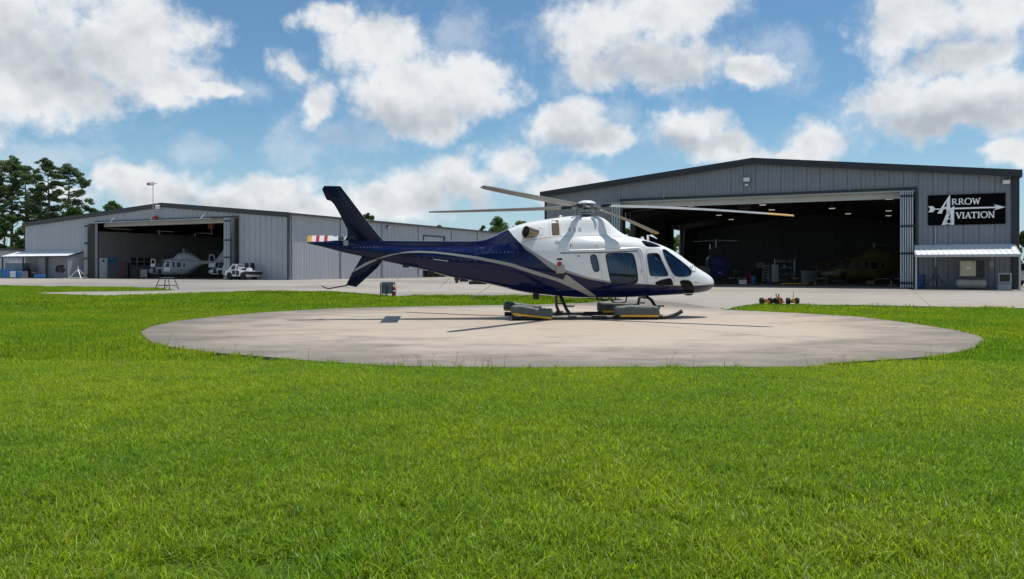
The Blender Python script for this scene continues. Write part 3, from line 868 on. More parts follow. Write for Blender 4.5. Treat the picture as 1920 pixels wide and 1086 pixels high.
# ------------------------------------------------------------------ trees
LEAF_PINE = leaf_mat('pine_needles', (0.055, 0.09, 0.04), (0.13, 0.185, 0.075), 0.22, 0.25)
LEAF_DARK = leaf_mat('dark_leaves', (0.03, 0.062, 0.018), (0.08, 0.135, 0.03), 0.28, 0.3)
LEAF_MID = leaf_mat('green_leaves', (0.04, 0.085, 0.018), (0.095, 0.165, 0.03), 0.32, 0.3)
LEAF_LIGHT = leaf_mat('bright_leaves', (0.06, 0.12, 0.015), (0.15, 0.22, 0.03), 0.38, 0.3)

def leaf_cloud(r, centres, radii, n, size, flat=1.0):
    """leaf-sized faces spread through clumps"""
    centres = np.asarray(centres); radii = np.asarray(radii)
    if radii.ndim == 1: radii = np.stack([radii, radii, radii * flat], 1)
    w = radii.prod(1) ** (2 / 3); w = w / w.sum()
    idx = r.choice(len(centres), n, p=w)
    d = r.normal(size=(n, 3)); d /= np.linalg.norm(d, axis=1)[:, None]
    rad = r.uniform(0.3, 1.15, n) ** 0.7
    c = centres[idx] + d * radii[idx] * rad[:, None]
    nrm = d * 0.6 + r.normal(size=(n, 3)) * 0.7; nrm[:, 2] += 0.35
    nrm /= np.linalg.norm(nrm, axis=1)[:, None]
    a = np.cross(nrm, r.normal(size=(n, 3))); a /= np.linalg.norm(a, axis=1)[:, None]
    b = np.cross(nrm, a)
    s = size * r.uniform(0.55, 1.35, n)[:, None]
    v = np.empty((n, 4, 3))
    v[:, 0] = c - a * s; v[:, 1] = c + b * s * 0.55; v[:, 2] = c + a * s; v[:, 3] = c - b * s * 0.55
    return v.reshape(-1, 3), np.arange(n * 4).reshape(-1, 4)

def tree(name, loc, H, crown_r, label, cat, group, leaf, n=5000, leafsize=0.32, kind='round', trunk_r=None, seed=1, low=0.25):
    r = np.random.default_rng(seed)
    root = empty(name, loc, 0, label, cat, group)
    tr = trunk_r or H * 0.014
    mb = MB()
    lean = r.normal(size=2) * 0.02 * H
    trunk = [(lean[0] * t * t, lean[1] * t * t, H * t) for t in (0, .12, .3, .5, .7, .88)]
    mb.tube(trunk, [tr * 1.35, tr * 1.05, tr * .95, tr * .75, tr * .5, tr * .2], 9)
    cs, rs = [], []
    if kind == 'pine':
        nb = 24
        for i in range(nb):
            f = low + (1 - low) * (i + r.uniform(0, .8)) / nb
            z0 = H * min(f, .985)
            prof = math.sin(math.pi * min(1, max(.06, (f - low) / (1 - low) * .82 + .14))) ** .7
            ln = crown_r * prof * r.uniform(.55, 1.15)
            a = i * 2.4 + r.uniform(-.6, .6)
            bx, by = lean * (f * f)
            p0 = Vector((bx, by, z0 - ln * .12)); p1 = p0 + Vector((math.cos(a) * ln * .55, math.sin(a) * ln * .55, ln * .12)); p2 = p0 + Vector((math.cos(a) * ln, math.sin(a) * ln, ln * r.uniform(.2, .5)))
            mb.tube([p0, p1, p2], [tr * .36, tr * .22, tr * .07], 5)
            for _ in range(6):
                q = p1.lerp(p2, r.uniform(.1, 1.1)) + Vector(r.normal(size=3) * (.19 * crown_r, .19 * crown_r, .06 * crown_r))
                q.z += .25
                cs.append(q[:]); s = crown_r * r.uniform(.08, .19); rs.append((s, s, s * .5))
                if r.random() < .6: mb.tube([p1.lerp(p2, .4), q], [tr * .12, tr * .04], 4)
        cs.append((lean[0], lean[1], H * .97)); rs.append((crown_r * .3, crown_r * .3, crown_r * .18))
    else:
        nb = 52
        for i in range(nb):
            f = low + (1 - low) * r.uniform(0, 1)
            u = (f - low) / (1 - low)
            prof = math.sin(math.pi * min(.97, u * .78 + .2)) ** .6
            ln = crown_r * prof * math.sqrt(r.uniform(.08, 1)) * r.uniform(.75, 1.1)
            a = i * 2.4 + r.uniform(-.5, .5)
            q = Vector((math.cos(a) * ln, math.sin(a) * ln, H * (low + (1 - low) * u * .93)))
            s = crown_r * r.uniform(.13, .28); cs.append(q[:]); rs.append((s, s, s * .8))
            if i % 2 == 0: mb.tube([(0, 0, H * max(.1, f * .6)), (q.x * .5, q.y * .5, q.z * .8), q], [tr * .4, tr * .25, tr * .06], 5)
    mb.build('trunk', M_BARK, root, smooth=True)
    v, f = leaf_cloud(r, cs, rs, n, leafsize)
    link_mesh('crown', fast_mesh('crown', v, f), leaf, root)
    return root

def tree_at(px, top, depth, rpx, **kw):
    g = at(px, HORY, depth); H = CAM_H + (HORY - top) / FPX * depth
    return tree(kw.pop('name'), (g.x, g.y, -.05), H, rpx / FPX * depth, leaf=kw.pop('leaf'), **kw)

GP = 'tall pines behind the lean-to'
PINES = [(22, 303, 165, 44, 'tall pine with a broad flat crown at the left picture edge, above the lean-to', 3, .42),
         (50, 318, 172, 34, 'slim tall pine standing second in the row of pines, with a narrow thin crown', 4, .45),
         (95, 306, 160, 40, 'tall pine with the fullest round crown, above the left corner of the far hangar', 5, .40),
         (124, 315, 166, 47, 'tall pine with long bare spreading branches, rightmost of the pine row', 6, .36),
         (-16, 300, 158, 44, 'tall pine cut by the left picture edge, left of the broad flat crown', 7, .40)]
for px, top, dp, rp, lb, sd, lw in PINES:
    tree_at(px, top, dp, rp, name='pine_tree', leaf=LEAF_PINE, label=lb, cat='pine tree', group=GP, n=24000, leafsize=.155, kind='pine', seed=sd, low=lw, trunk_r=.34)
GB = 'bushy trees behind the far hangar'
for px, top, dp, rp, lf, lb, sd in [
    (8, 393, 152, 30, LEAF_DARK, 'dense dark conifer filling the gap left of the far hangar', 11),
    (34, 452, 150, 16, LEAF_LIGHT, 'small bright green shrub between the pale shed and the far hangar wall', 12),
    (140, 383, 150, 30, LEAF_MID, 'yellow green bushy tree under the spreading pine, just over the far roof', 13),
    (75, 388, 165, 40, LEAF_DARK, 'dark bushy tree under the pine trunks, left of the yellow green one', 14),
    (58, 420, 146, 34, LEAF_DARK, 'dark low tree mass just left of the far hangar roof corner', 18),
    (180, 386, 170, 24, LEAF_DARK, 'low dark tree with a spiky top between pine and round oak', 15),
    (222, 360, 165, 32, LEAF_MID, 'round topped tree rising over the far hangar roof near its ridge', 16),
    (262, 380, 175, 20, LEAF_MID, 'small tree top just left of the windsock pole, over the far roof', 17)]:
    tree_at(px, top, dp, rp, name='bushy_tree', leaf=lf, label=lb, cat='tree', group=GB, n=14000, leafsize=.18, seed=sd, low=.12)
GC = 'tree tops over the far hangar side wall'
for px, top, dp, rp, lf, lb, sd in [
    (690, 394, 175, 20, LEAF_MID, 'tree top right behind the tail fin, over the ribbed side wall', 21),
    (787, 416, 185, 15, LEAF_MID, 'little tree top over the side wall, right of the tail fin', 22),
    (823, 418, 185, 12, LEAF_MID, 'smallest tree top over the side wall, under the left rotor blade', 23),
    (938, 403, 175, 36, LEAF_MID, 'full round tree above the engine cowling, left of the near hangar', 24),
    (978, 408, 180, 26, LEAF_LIGHT, 'thinner pale tree between the round tree and the near hangar', 25),
    (905, 419, 190, 12, LEAF_DARK, 'low tree at the left foot of the round tree over the cowling', 26)]:
    tree_at(px, top, dp, rp, name='leafy_tree', leaf=lf, label=lb, cat='tree', group=GC, n=11000, leafsize=.18, seed=sd, low=.2)
GD = 'trees beyond the near hangar'
for px, top, dp, rp, lf, lb, sd in [
    (1274, 432, 150, 30, LEAF_LIGHT, 'sunlit tree seen through the narrow gap deep inside the near hangar', 31),
    (1180, 405, 130, 22, LEAF_MID, 'leafy tree seen through the left side doorway of the near hangar', 32),
    (1925, 425, 95, 26, LEAF_DARK, 'dark tree at the right picture edge behind the near hangar corner', 33)]:
    tree_at(px, top, dp, rp, name='leafy_tree', leaf=lf, label=lb, cat='tree', group=GD, n=10000, leafsize=.15, seed=sd, low=.08)
# ------------------------------------------------------------------ the helicopter on the pad
HO = Vector((2.11, 21.9, 0.0)); PSI = R(6.0)
heli = empty('helicopter', HO, PSI, 'navy and white helicopter with silver stripes standing on skids on the round pad', 'helicopter')
HROT = Matrix.Rotation(-PSI, 3, 'Z')
CAMP = Vector((0, 0, CAM_H))
def hray(px, py):
    return HROT @ (CAMP - HO), (HROT @ Vector(((px - 960) / FPX, 1, (HORY - py) / FPX)))
def hl(px, py, y=0.0):
    """local point of the helicopter seen at a pixel, in the plane y"""
    o, d = hray(px, py); t = (y - o.y) / d.y
    return o + d * t
def hloc(world): return HROT @ (Vector(world) - HO)

def paint_mat():
    m = bpy.data.materials.new('livery_paint'); m.use_nodes = True
    t = m.node_tree; g = NT(t); b = t.nodes['Principled BSDF']
    return m, t, g, b

# px, bottom y | belly w | widest w, y | shoulder w, y | tier w, y | cowl w, y | top w | top y
ST = [
 (1337.5, 531, .01, .02, 530.5, .02, 530, .015, 529.5, .01, 529.2, .005, 529),
 (1335, 537.5, .07, .16, 531, .15, 527.5, .11, 524.5, .07, 523, .035, 522.2),
 (1329, 543, .15, .30, 531.5, .28, 525.5, .21, 520.5, .14, 518.2, .07, 517.2),
 (1318, 546.8, .25, .46, 531.5, .43, 522, .33, 515, .22, 511.8, .11, 510.6),
 (1300, 549.6, .36, .62, 531, .585, 517, .46, 506.5, .30, 501.8, .15, 500.2),
 (1282, 551.2, .43, .73, 530, .69, 512, .56, 497, .37, 489.8, .18, 487.8),
 (1262, 552.5, .48, .81, 528, .765, 505, .63, 485, .42, 476, .20, 473.6),
 (1241, 553.6, .52, .85, 526, .80, 498, .67, 474, .46, 465, .22, 462.6),
 (1220, 554.6, .55, .87, 523, .825, 492, .71, 467, .50, 458, .24, 454.6),
 (1200, 555.8, .56, .88, 521, .84, 487, .745, 464.5, .52, 453, .24, 448.6),
 (1171, 557.2, .57, .885, 519, .855, 484, .79, 462, .54, 447.5, .21, 441.5),
 (1150, 557.8, .57, .885, 518, .86, 482.5, .81, 460.5, .555, 445, .20, 426),
 (1132, 558, .57, .885, 517, .86, 481.5, .82, 459.5, .57, 443.5, .25, 409.8),
 (1118, 558.2, .57, .885, 517, .86, 481, .82, 459, .585, 442.5, .33, 405.6),
 (1095, 558.3, .56, .88, 516, .855, 480.5, .82, 458.5, .605, 442, .36, 404.8),
 (1071, 557.6, .55, .875, 515, .85, 480, .80, 458, .615, 441, .36, 405.4),
 (1043, 555.6, .52, .85, 513, .83, 479, .765, 458, .615, 440.5, .345, 408.6),
 (1020, 553.3, .49, .81, 509.5, .79, 478, .725, 458, .61, 440.5, .33, 411.8),
 (994, 550.2, .45, .745, 505, .72, 476.5, .66, 459, .56, 441.5, .29, 416.0),
 (970, 546, .40, .665, 500.5, .635, 475.5, .56, 461, .46, 445, .235, 422.6),
 (948, 540.5, .36, .585, 496.5, .555, 475.5, .47, 464, .36, 450.5, .185, 431.5),
 (925.7, 535.2, .32, .52, 493, .48, 476, .375, 466.5, .26, 457.5, .145, 442.8),
 (905, 530.8, .29, .47, 490.5, .425, 475.5, .30, 467.5, .185, 461.8, .12, 450.2),
 (885, 526.8, .27, .435, 489, .385, 474.8, .255, 467.3, .145, 463, .11, 452.2),
 (845.5, 520, .24, .385, 486, .34, 473, .22, 466.2, .13, 463.2, .105, 452.2),
 (805.5, 509.2, .21, .34, 482, .295, 471, .195, 465.6, .12, 463, .10, 452),
 (760, 498.6, .175, .285, 477.5, .245, 469, .165, 464.8, .112, 462.5, .095, 451.8),
 (720, 490, .145, .24, 473, .20, 467, .145, 463.8, .105, 461.5, .085, 451.2),
 (690, 483.4, .12, .2, 469, .17, 464.5, .13, 462, .1, 460, .075, 450.8),
 (645.6, 474, .09, .14, 463.5, .12, 459.8, .1, 457.5, .08, 455.5, .055, 450.2),
 (610, 464.5, .055, .085, 459, .075, 457, .065, 455.5, .05, 454.2, .03, 452.6),
 (576, 456.3, .015, .02, 455.8, .018, 455.5, .014, 455.2, .01, 455, .006, 454.6)]
ST = sorted(ST)
def build_loft():
    X = np.array([hl(s[0], HORY).x for s in ST])
    def zc(s, y): return hl(s[0], y).z
    P = np.zeros((len(ST), 8, 2))
    for i, s in enumerate(ST):
        (_, yb, wb, wm, ym, ws, ys, wtt, yt, wc, yc, wtop, ytop) = s
        zb, zt = zc(s, yb), zc(s, ytop)
        P[i] = [(0, zb), (wb, zb + .05 * (zc(s, ym) - zb)), (wm, zc(s, ym)), (ws, zc(s, ys)), (wtt, zc(s, yt)), (wc, zc(s, yc)), (wtop, zt - .12 * (zt - zc(s, yc))), (0, zt)]
    xs = []
    for i in range(len(X) - 1):
        n = max(1, int(round((X[i + 1] - X[i]) / 0.085)))
        xs += list(np.linspace(X[i], X[i + 1], n, endpoint=False))
    xs.append(X[-1]); xs = np.array(xs)
    Q = np.zeros((len(xs), 8, 2))
    for k in range(8):
        for c in range(2): Q[:, k, c] = pchip(X, P[:, k, c], xs)
    rings = []
    NS = 6
    for i in range(len(xs)):
        q = Q[i]
        # mirrored outline so that the curve is smooth over keel and spine
        full = np.concatenate([q, (q[::-1] * (-1, 1))[1:-1]])
        full = np.concatenate([full[-3:], full, full[:4]])
        t = np.concatenate([[0], np.cumsum(np.maximum(1e-5, np.linalg.norm(np.diff(full, axis=0), axis=1) ** .75))])
        s0 = []
        for k in range(3, 3 + 14): s0 += list(np.linspace(t[k], t[k + 1], NS, endpoint=False))
        s0 = np.array(s0)
        # centripetal Catmull-Rom tangents blended with a shape preserving fit, so that ledges stay crisp
        yy, zz = pchip(t, full[:, 0], s0), pchip(t, full[:, 1], s0)
        rings.append(np.stack([np.full(len(s0), xs[i]), -yy, zz], 1))
    n, m = len(rings), len(rings[0])
    V = np.concatenate(rings)
    F = []
    for i in range(n - 1):
        for k in range(m):
            k2 = (k + 1) % m
            F.append((i * m + k, (i + 1) * m + k, (i + 1) * m + k2, i * m + k2))
    F.append(tuple(range(m))); F.append(tuple((n - 1) * m + k for k in reversed(range(m))))
    me = bpy.data.meshes.new('loft'); me.from_pydata([tuple(v) for v in V], [], F); me.update()
    bm = bmesh.new(); bm.from_mesh(me)
    bmesh.ops.remove_doubles(bm, verts=bm.verts, dist=1e-4)
    bmesh.ops.smooth_vert(bm, verts=[v for v in bm.verts if v.co.x > -4.2 and v.co.x < 3.55], factor=.5, use_axis_x=False, use_axis_y=True, use_axis_z=True)
    bmesh.ops.recalc_face_normals(bm, faces=bm.faces)
    bm.to_mesh(me)
    bvh = BVHTree.FromBMesh(bm)
    bm.free()
    return me, bvh
LOFT, HBVH = build_loft()

def hit(px, py, off=0.0):
    o, d = hray(px, py)
    p, n, i, dist = HBVH.ray_cast(o, d.normalized())
    if p is None: return None, None
    if n.dot(d) > 0: n = -n
    return p + n * off, n
def hx(px, py):
    p, n = hit(px, py)
    if p is None: p = hl(px, py)
    return p

def z2(u, v): return (900 + u / 3.502, 330 + v / 3.502)
def z7(u, v): return (1180 + u / 7.756, 420 + v / 7.756)
def z8(u, v): return (1000 + u / 6.79, 420 + v / 6.79)
def z1(u, v): return (560 + u / 3.5025, 330 + v / 3.5025)

# ---- livery: bands that follow curves along the fuselage, the same on both sides
B1 = [(945, 405), (951.4, 430), (963, 443), (975.7, 455.6), (997, 470), (1020, 484), (1043, 497), (1059, 505.4), (1081, 512.8), (1103, 520), (1129.6, 525), (1143, 527.2), (1205, 532), (1260, 534.6), (1300, 535), (1336, 533)]
B2 = [(945, 405.2), (951.4, 430.6), (963, 444), (975.7, 457), (985, 468), (1000, 477.5), (1025.6, 498.5), (1045, 511.5), (1059, 510.6), (1081, 517), (1103, 523.6), (1129.6, 528.2), (1143, 530.4), (1205, 533.6), (1260, 536), (1300, 536.3), (1336, 534)]
B3 = [(700, 488), (705.6, 485.6), (731, 477), (760, 472), (783, 470.5), (817, 472), (845.5, 474.8), (894, 481), (931, 488), (960, 494), (1000, 507), (1022, 514), (1044, 521), (1056, 525), (1061, 514), (1080, 528), (1101.6, 543.7), (1118, 555.5)]
B4 = [(700, 489), (705.6, 486.8), (737, 478.5), (760, 474.6), (788, 473.8), (817, 475.2), (845.5, 478.7), (894, 486.5), (931, 494), (960, 500.7), (1000, 514), (1044, 527.5), (1082.5, 544.5), (1103, 554.8), (1110, 556.5), (1118, 556)]
def curve_pts(lst):
    r = []
    for p in lst:
        q = hx(*p); r.append((q.x, q.z))
    r.sort()
    out = [r[0]]
    for a in r[1:]:
        if a[0] - out[-1][0] > 0.004: out.append(a)
    return out
XA, XB, ZA, ZB = -8.0, 4.0, 0.0, 4.0
def livery():
    m = bpy.data.materials.new('livery_paint'); m.use_nodes = True
    t = m.node_tree; g = NT(t); b = t.nodes['Principled BSDF']
    tc = g.n('ShaderNodeTexCoord')
    sp = g.n('ShaderNodeSeparateXYZ'); t.links.new(tc.outputs['Object'], sp.inputs[0])
    X, Z = sp.outputs[0], sp.outputs[2]
    def fc(lst, x0, x1, before, after):
        pts = curve_pts(lst)
        nd = g.n('ShaderNodeFloatCurve')
        u = g.maprange(X, x0, x1); t.links.new(u, nd.inputs['Value'])
        cm = nd.mapping; cm.use_clip = True
        c = cm.curves[0]
        P = [((x - x0) / (x1 - x0), (z - ZA) / (ZB - ZA)) for x, z in pts]
        P = [(p, z) for p, z in P if 0.0 < p < 1.0]
        if before is None: before = P[0][1]
        if after is None: after = P[-1][1]
        P = [(0.0, before), (max(0.0005, P[0][0] - .002), before)] + P + [(min(.9995, P[-1][0] + .002), after), (1.0, after)]
        while len(c.points) < len(P): c.points.new(.5, .5)
        for q, (a, z) in zip(c.points, P):
            q.location = (a, z); q.handle_type = 'VECTOR'
        cm.update()
        return g.math('MULTIPLY', nd.outputs[0], ZB - ZA)
    def above(z): return g.maprange(g.math('SUBTRACT', Z, z), -.004, .004)
    a1 = above(fc(B1, -2.6, 3.9, 1.0, None)); a2 = above(fc(B2, -2.6, 3.9, 1.0, None))
    a3 = above(fc(B3, -6.2, 0.5, 1.0, 0.0)); a4 = above(fc(B4, -6.2, 0.5, 1.0, 0.0))
    navy, silver, white = (0.0014, 0.0062, 0.050, 1), (0.34, 0.33, 0.31, 1), (0.80, 0.81, 0.81, 1)
    inx = g.math('MULTIPLY', g.math('GREATER_THAN', X, hx(705.6, 486).x), g.math('LESS_THAN', X, hx(1117.5, 555).x))
    band = g.math('MULTIPLY', g.math('MULTIPLY', a4, g.math('SUBTRACT', 1.0, a3)), inx)
    c = g.mix(band, navy, silver)
    c = g.mix(a2, c, silver); c = g.mix(a1, c, white)
    # faint film of dust so that the paint is not one even tone
    n = g.noise(tc.outputs['Object'], 5.0, 5.0, 0.65)
    c = g.mix(g.maprange(n, 0.45, 0.8, 0, 0.02), c, (0.4, 0.37, 0.32, 1))
    t.links.new(c, b.inputs['Base Color'])
    t.links.new(g.maprange(n, .3, .7, .10, .18), b.inputs['Roughness'])
    b.inputs['Coat Weight'].default_value = 0.34; b.inputs['Coat Roughness'].default_value = 0.04
    b.inputs['Specular IOR Level'].default_value = 0.16
    bp = g.n('ShaderNodeBump'); bp.inputs['Strength'].default_value = 0.06; bp.inputs['Distance'].default_value = 0.03
    t.links.new(g.noise(tc.outputs['Object'], 2.2, 2.0, 0.5), bp.inputs['Height']); t.links.new(bp.outputs[0], b.inputs['Normal'])
    t.links.new(bp.outputs[0], b.inputs['Coat Normal'])
    return m
M_LIV = livery()
M_NAVY = mat('navy_paint', (0.0012, 0.0032, 0.024), 0.12, 0.0, 0.0, coat=0.16, spec=0.12)
M_SILVER = mat('silver_stripe', (0.34, 0.33, 0.31), 0.35, coat=0.3)
M_GLASS = glass_mat('tinted_glass', (0.38, 0.48, 0.58), 0.015, 0.02, (0.55, 0.74, 0.98))
M_GLASSD = glass_mat('dark_glass', (0.010, 0.012, 0.016), 0.03, 0.0, (0.35, 0.38, 0.42))
M_SEAL = mat('window_seal', (0.015, 0.016, 0.018), 0.6)

def chaikin(p, it=2):
    p = [Vector(q) for q in p]
    for _ in range(it):
        o = []
        for i in range(len(p)):
            a, b = p[i], p[(i + 1) % len(p)]
            o += [a * .75 + b * .25, a * .25 + b * .75]
        p = o
    return p
def outline(pxs, it=2):
    return [(q.x, q.z) for q in (hx(*p) for p in chaikin(pxs, it))]
def grow(poly, d):
    n = len(poly); A = sum(poly[i][0] * poly[(i + 1) % n][1] - poly[(i + 1) % n][0] * poly[i][1] for i in range(n))
    s = 1 if A > 0 else -1; out = []
    for i in range(n):
        a, b, c = Vector(poly[i - 1]), Vector(poly[i]), Vector(poly[(i + 1) % n])
        t = (c - a).normalized(); out.append((b.x + t.y * d * s, b.y - t.x * d * s))
    return out

WIN_PX = {
 'cockpit_window': [z7(258, 450), z7(275, 430), z7(405, 424), z7(432, 445), z7(470, 540), z7(568, 735), z7(555, 764), z7(320, 760), z7(298, 735), z7(272, 560)],
 'windshield': [z7(482, 380), z7(497, 370), z7(524, 374), z7(620, 446), z7(760, 548), z7(872, 640), z7(908, 690), z7(893, 742), z7(830, 768), z7(690, 770), z7(645, 735), z7(590, 640), z7(530, 510), z7(490, 412)],
 'roof_window': [z7(165, 240), z7(240, 246), z7(350, 276), z7(462, 324), z7(440, 336), z7(262, 339), z7(212, 300)],
 'cabin_window': [z8(922, 398), z8(945, 376), z8(1240, 370), z8(1272, 392), z8(1302, 500), z8(1332, 700), z8(1318, 744), z8(1290, 758), z8(1030, 764), z8(995, 742), z8(975, 680), z8(940, 500)],
 'rear_window': [z8(722, 420), z8(742, 396), z8(775, 390), z8(802, 406), z8(825, 500), z8(842, 585), z8(826, 606), z8(792, 612), z8(768, 594), z8(744, 520)],
 'chin_window': [z7(735, 845), z7(752, 823), z7(830, 817), z7(885, 832), z7(922, 880), z7(945, 950), z7(940, 1000), z7(792, 1008), z7(770, 930), z7(747, 872)],
 'lower_window': [z7(378, 868), z7(388, 846), z7(470, 816), z7(592, 790), z7(606, 800), z7(640, 880), z7(625, 888), z7(400, 888)],
}
DOOR_PX = {
 'cabin_door': [(1120.5, 474.6), (1160, 473), (1195.5, 471.5), (1199, 480), (1204.5, 502), (1209.5, 533), (1209.5, 543), (1170, 544), (1133, 543.2), (1129.6, 515.7), (1125, 495)],
 'cockpit_door': [(1212, 468), (1225, 467), (1236, 468), (1243, 480), (1254, 503), (1264, 520), (1265.5, 546), (1240, 547), (1216, 547), (1214, 520), (1211, 490)],
}
WIN = {k: outline(v) for k, v in WIN_PX.items()}
DOOR = {k: outline(v, 1) for k, v in DOOR_PX.items()}
DOORWIN = ('cabin_window', 'cockpit_window')

def cutter(polys, a=-1.6, b=1.6):
    mb = MB()
    for p in polys: mb.prism(p, 'Y', a, b)
    return mb.mesh('cutter')
def boolean(me, cut, op, pre=None):
    o = bpy.data.objects.new('tmp_body', me); COL.objects.link(o)
    if pre:
        s = o.modifiers.new('s', 'SOLIDIFY'); s.thickness, s.offset = pre[0], -1.0
        if len(pre) > 1: pass
    c = bpy.data.objects.new('tmp_cut', cut); COL.objects.link(c)
    md = o.modifiers.new('b', 'BOOLEAN'); md.object = c; md.operation = op; md.solver = 'EXACT'
    dg = bpy.context.evaluated_depsgraph_get(); dg.update()
    r = bpy.data.meshes.new_from_object(o.evaluated_get(dg), depsgraph=dg)
    bpy.data.objects.remove(o); bpy.data.objects.remove(c)
    return r
def loose(me, name, minv=8):
    """the separate pieces of a mesh, each as a mesh of its own with its centre"""
    bm = bmesh.new(); bm.from_mesh(me); bm.verts.ensure_lookup_table()
    seen = set(); out = []
    for v in bm.verts:
        if v.index in seen: continue
        st, comp = [v], []
        seen.add(v.index)
        while st:
            q = st.pop(); comp.append(q)
            for e in q.link_edges:
                w = e.other_vert(q)
                if w.index not in seen: seen.add(w.index); st.append(w)
        if len(comp) < minv: continue
        fs = {f for q in comp for f in q.link_faces}
        ix = {q.index: i for i, q in enumerate(comp)}
        m2 = bpy.data.meshes.new(name)
        m2.from_pydata([q.co[:] for q in comp], [], [[ix[w.index] for w in f.verts] for f in fs]); m2.update()
        cc = sum((q.co for q in comp), Vector()) / len(comp)
        out.append((m2, cc))
    bm.free(); return out

def shrunk(me, d):
    m2 = me.copy(); bm = bmesh.new(); bm.from_mesh(m2); bm.normal_update()
    nn = [v.normal.copy() for v in bm.verts]
    for v, n in zip(bm.verts, nn): v.co -= n * d
    bm.to_mesh(m2); bm.free(); return m2

body_cut = cutter([grow(DOOR[k], .008) for k in DOOR] + [WIN[k] for k in WIN if k not in DOORWIN and k != 'lower_window'])
body_me = boolean(LOFT.copy(), body_cut, 'DIFFERENCE', pre=(.03,))
body_me.materials.clear()
fus = link_mesh('fuselage', body_me, M_LIV, heli, smooth=True); sharpen(body_me, 38)
door_me = boolean(LOFT.copy(), cutter([DOOR[k] for k in DOOR]), 'INTERSECT', pre=(.03,))
door_me = boolean(door_me, cutter([WIN[k] for k in DOORWIN] + [WIN['lower_window']]), 'DIFFERENCE')
doors = {}
for m2, c in loose(door_me, 'door', 30):
    nm = 'cabin_door' if c.x < hl(1211, 500).x - .1 else 'cockpit_door'
    o = link_mesh(nm, m2, M_LIV, heli, smooth=True); sharpen(m2, 38)
    doors[(nm, c.y < 0)] = o
glass_me = boolean(shrunk(LOFT, .010), cutter([grow(WIN[k], .004) for k in WIN]), 'INTERSECT', pre=(.008,))
WC = {k: (sum(p[0] for p in v) / len(v), sum(p[1] for p in v) / len(v)) for k, v in WIN.items()}
for m2, c in loose(glass_me, 'pane', 20):
    nm = min(WC, key=lambda k: (WC[k][0] - c.x) ** 2 + (WC[k][1] - c.z) ** 2)
    par = heli
    o = link_mesh(nm, m2, M_GLASSD if nm in ('chin_window', 'lower_window', 'roof_window') else M_GLASS, par, smooth=True); sharpen(m2, 38)
for k, pxs in WIN_PX.items():
    if k == 'roof_window': continue
    near = [hit(p[0], p[1], .001)[0] for p in chaikin(pxs, 2)]
    near = [p for p in near if p is not None]
    for s in (1, -1):
        mb = MB(); pts = [(p.x, p.y * s, p.z) for p in near]
        mb.tube(pts + [pts[0]], .011 if k != 'cabin_window' else .016, 5, cap=False); mb.build('window_seal', M_SEAL, heli, smooth=True)

# ---- inside of the cabin
M_TRIM_IN = mat('cabin_trim', (0.42, 0.40, 0.37), 0.7)
M_SEAT = mat('seat_leather', (0.34, 0.29, 0.24), 0.55)
M_CURT = mat('curtain', (0.5, 0.52, 0.55), 0.8)
xf, xr_ = hl(1285, 530).x, hl(1085, 530).x
zf = .80
mb = MB(); mb.box(xr_, xf, -.52, .52, zf - .04, zf); mb.build('cabin_floor', M_TRIM_IN, heli)
mb = MB(); mb.prism([(-.55, zf), (.55, zf), (.76, 1.2), (.74, 1.75), (.55, 2.05), (-.55, 2.05), (-.74, 1.75), (-.76, 1.2)], 'X', xr_ - .03, xr_); mb.build('bulkhead', M_TRIM_IN, heli)
def seat(x, y, f, w=.46):
    e = empty('seat', (x, y, zf)); e.parent = heli
    mb = MB(); mb.box(-.24, .24, -w / 2, w / 2, .22, .36, bev=.04); mb.box(-.18, .18, -w / 2 + .05, w / 2 - .05, 0.0, .215); mb.build('cushion', M_SEAT, e)
    M = Matrix.Translation((-.2 * f, 0, .34)) @ Matrix.Rotation(-.16 * f, 4, 'Y')
    mb = MB(); mb.box(-.06, .06, -w / 2, w / 2, 0, .56, M, .04); mb.build('backrest', M_SEAT, e)
    mb = MB(); mb.box(-.045, .045, -.14, .14, .575, .74, M, .03); mb.build('headrest', M_SEAT, e)
for y in (-.4, .4): seat(hl(1228, 530).x, y, 1)
for y in (-.48, 0, .48): seat(xr_ + .36, y, 1)
for y in (-.42, .42): seat(hl(1196, 530).x, y, -1)
mb = MB(); mb.box(hl(1262, 530).x - .1, hl(1262, 530).x + .18, -.55, .55, zf + .45, zf + .68, bev=.05); mb.box(hl(1262, 530).x - .05, hl(1262, 530).x + .1, -.12, .12, zf, zf + .45); mb.build('instrument_panel', M_BLACK, heli)
for s in (-1, 1):
    pts = []
    x0, x1 = hx(*z8(965, 560)).x, hx(*z8(1065, 560)).x
    mb = MB(); n = 26; vs = []; fs = []
    for i in range(n + 1):
        x = x0 + (x1 - x0) * i / n
        yy = s * (.765 + .022 * math.sin(i * 1.35))
        vs += [(x, yy, 1.12), (x - .06, yy - s * .03, 1.72)]
    fs = [(2 * i, 2 * i + 2, 2 * i + 3, 2 * i + 1) for i in range(n)]
    mb.add(vs, fs); mb.build('curtain', M_CURT, heli, smooth=True)

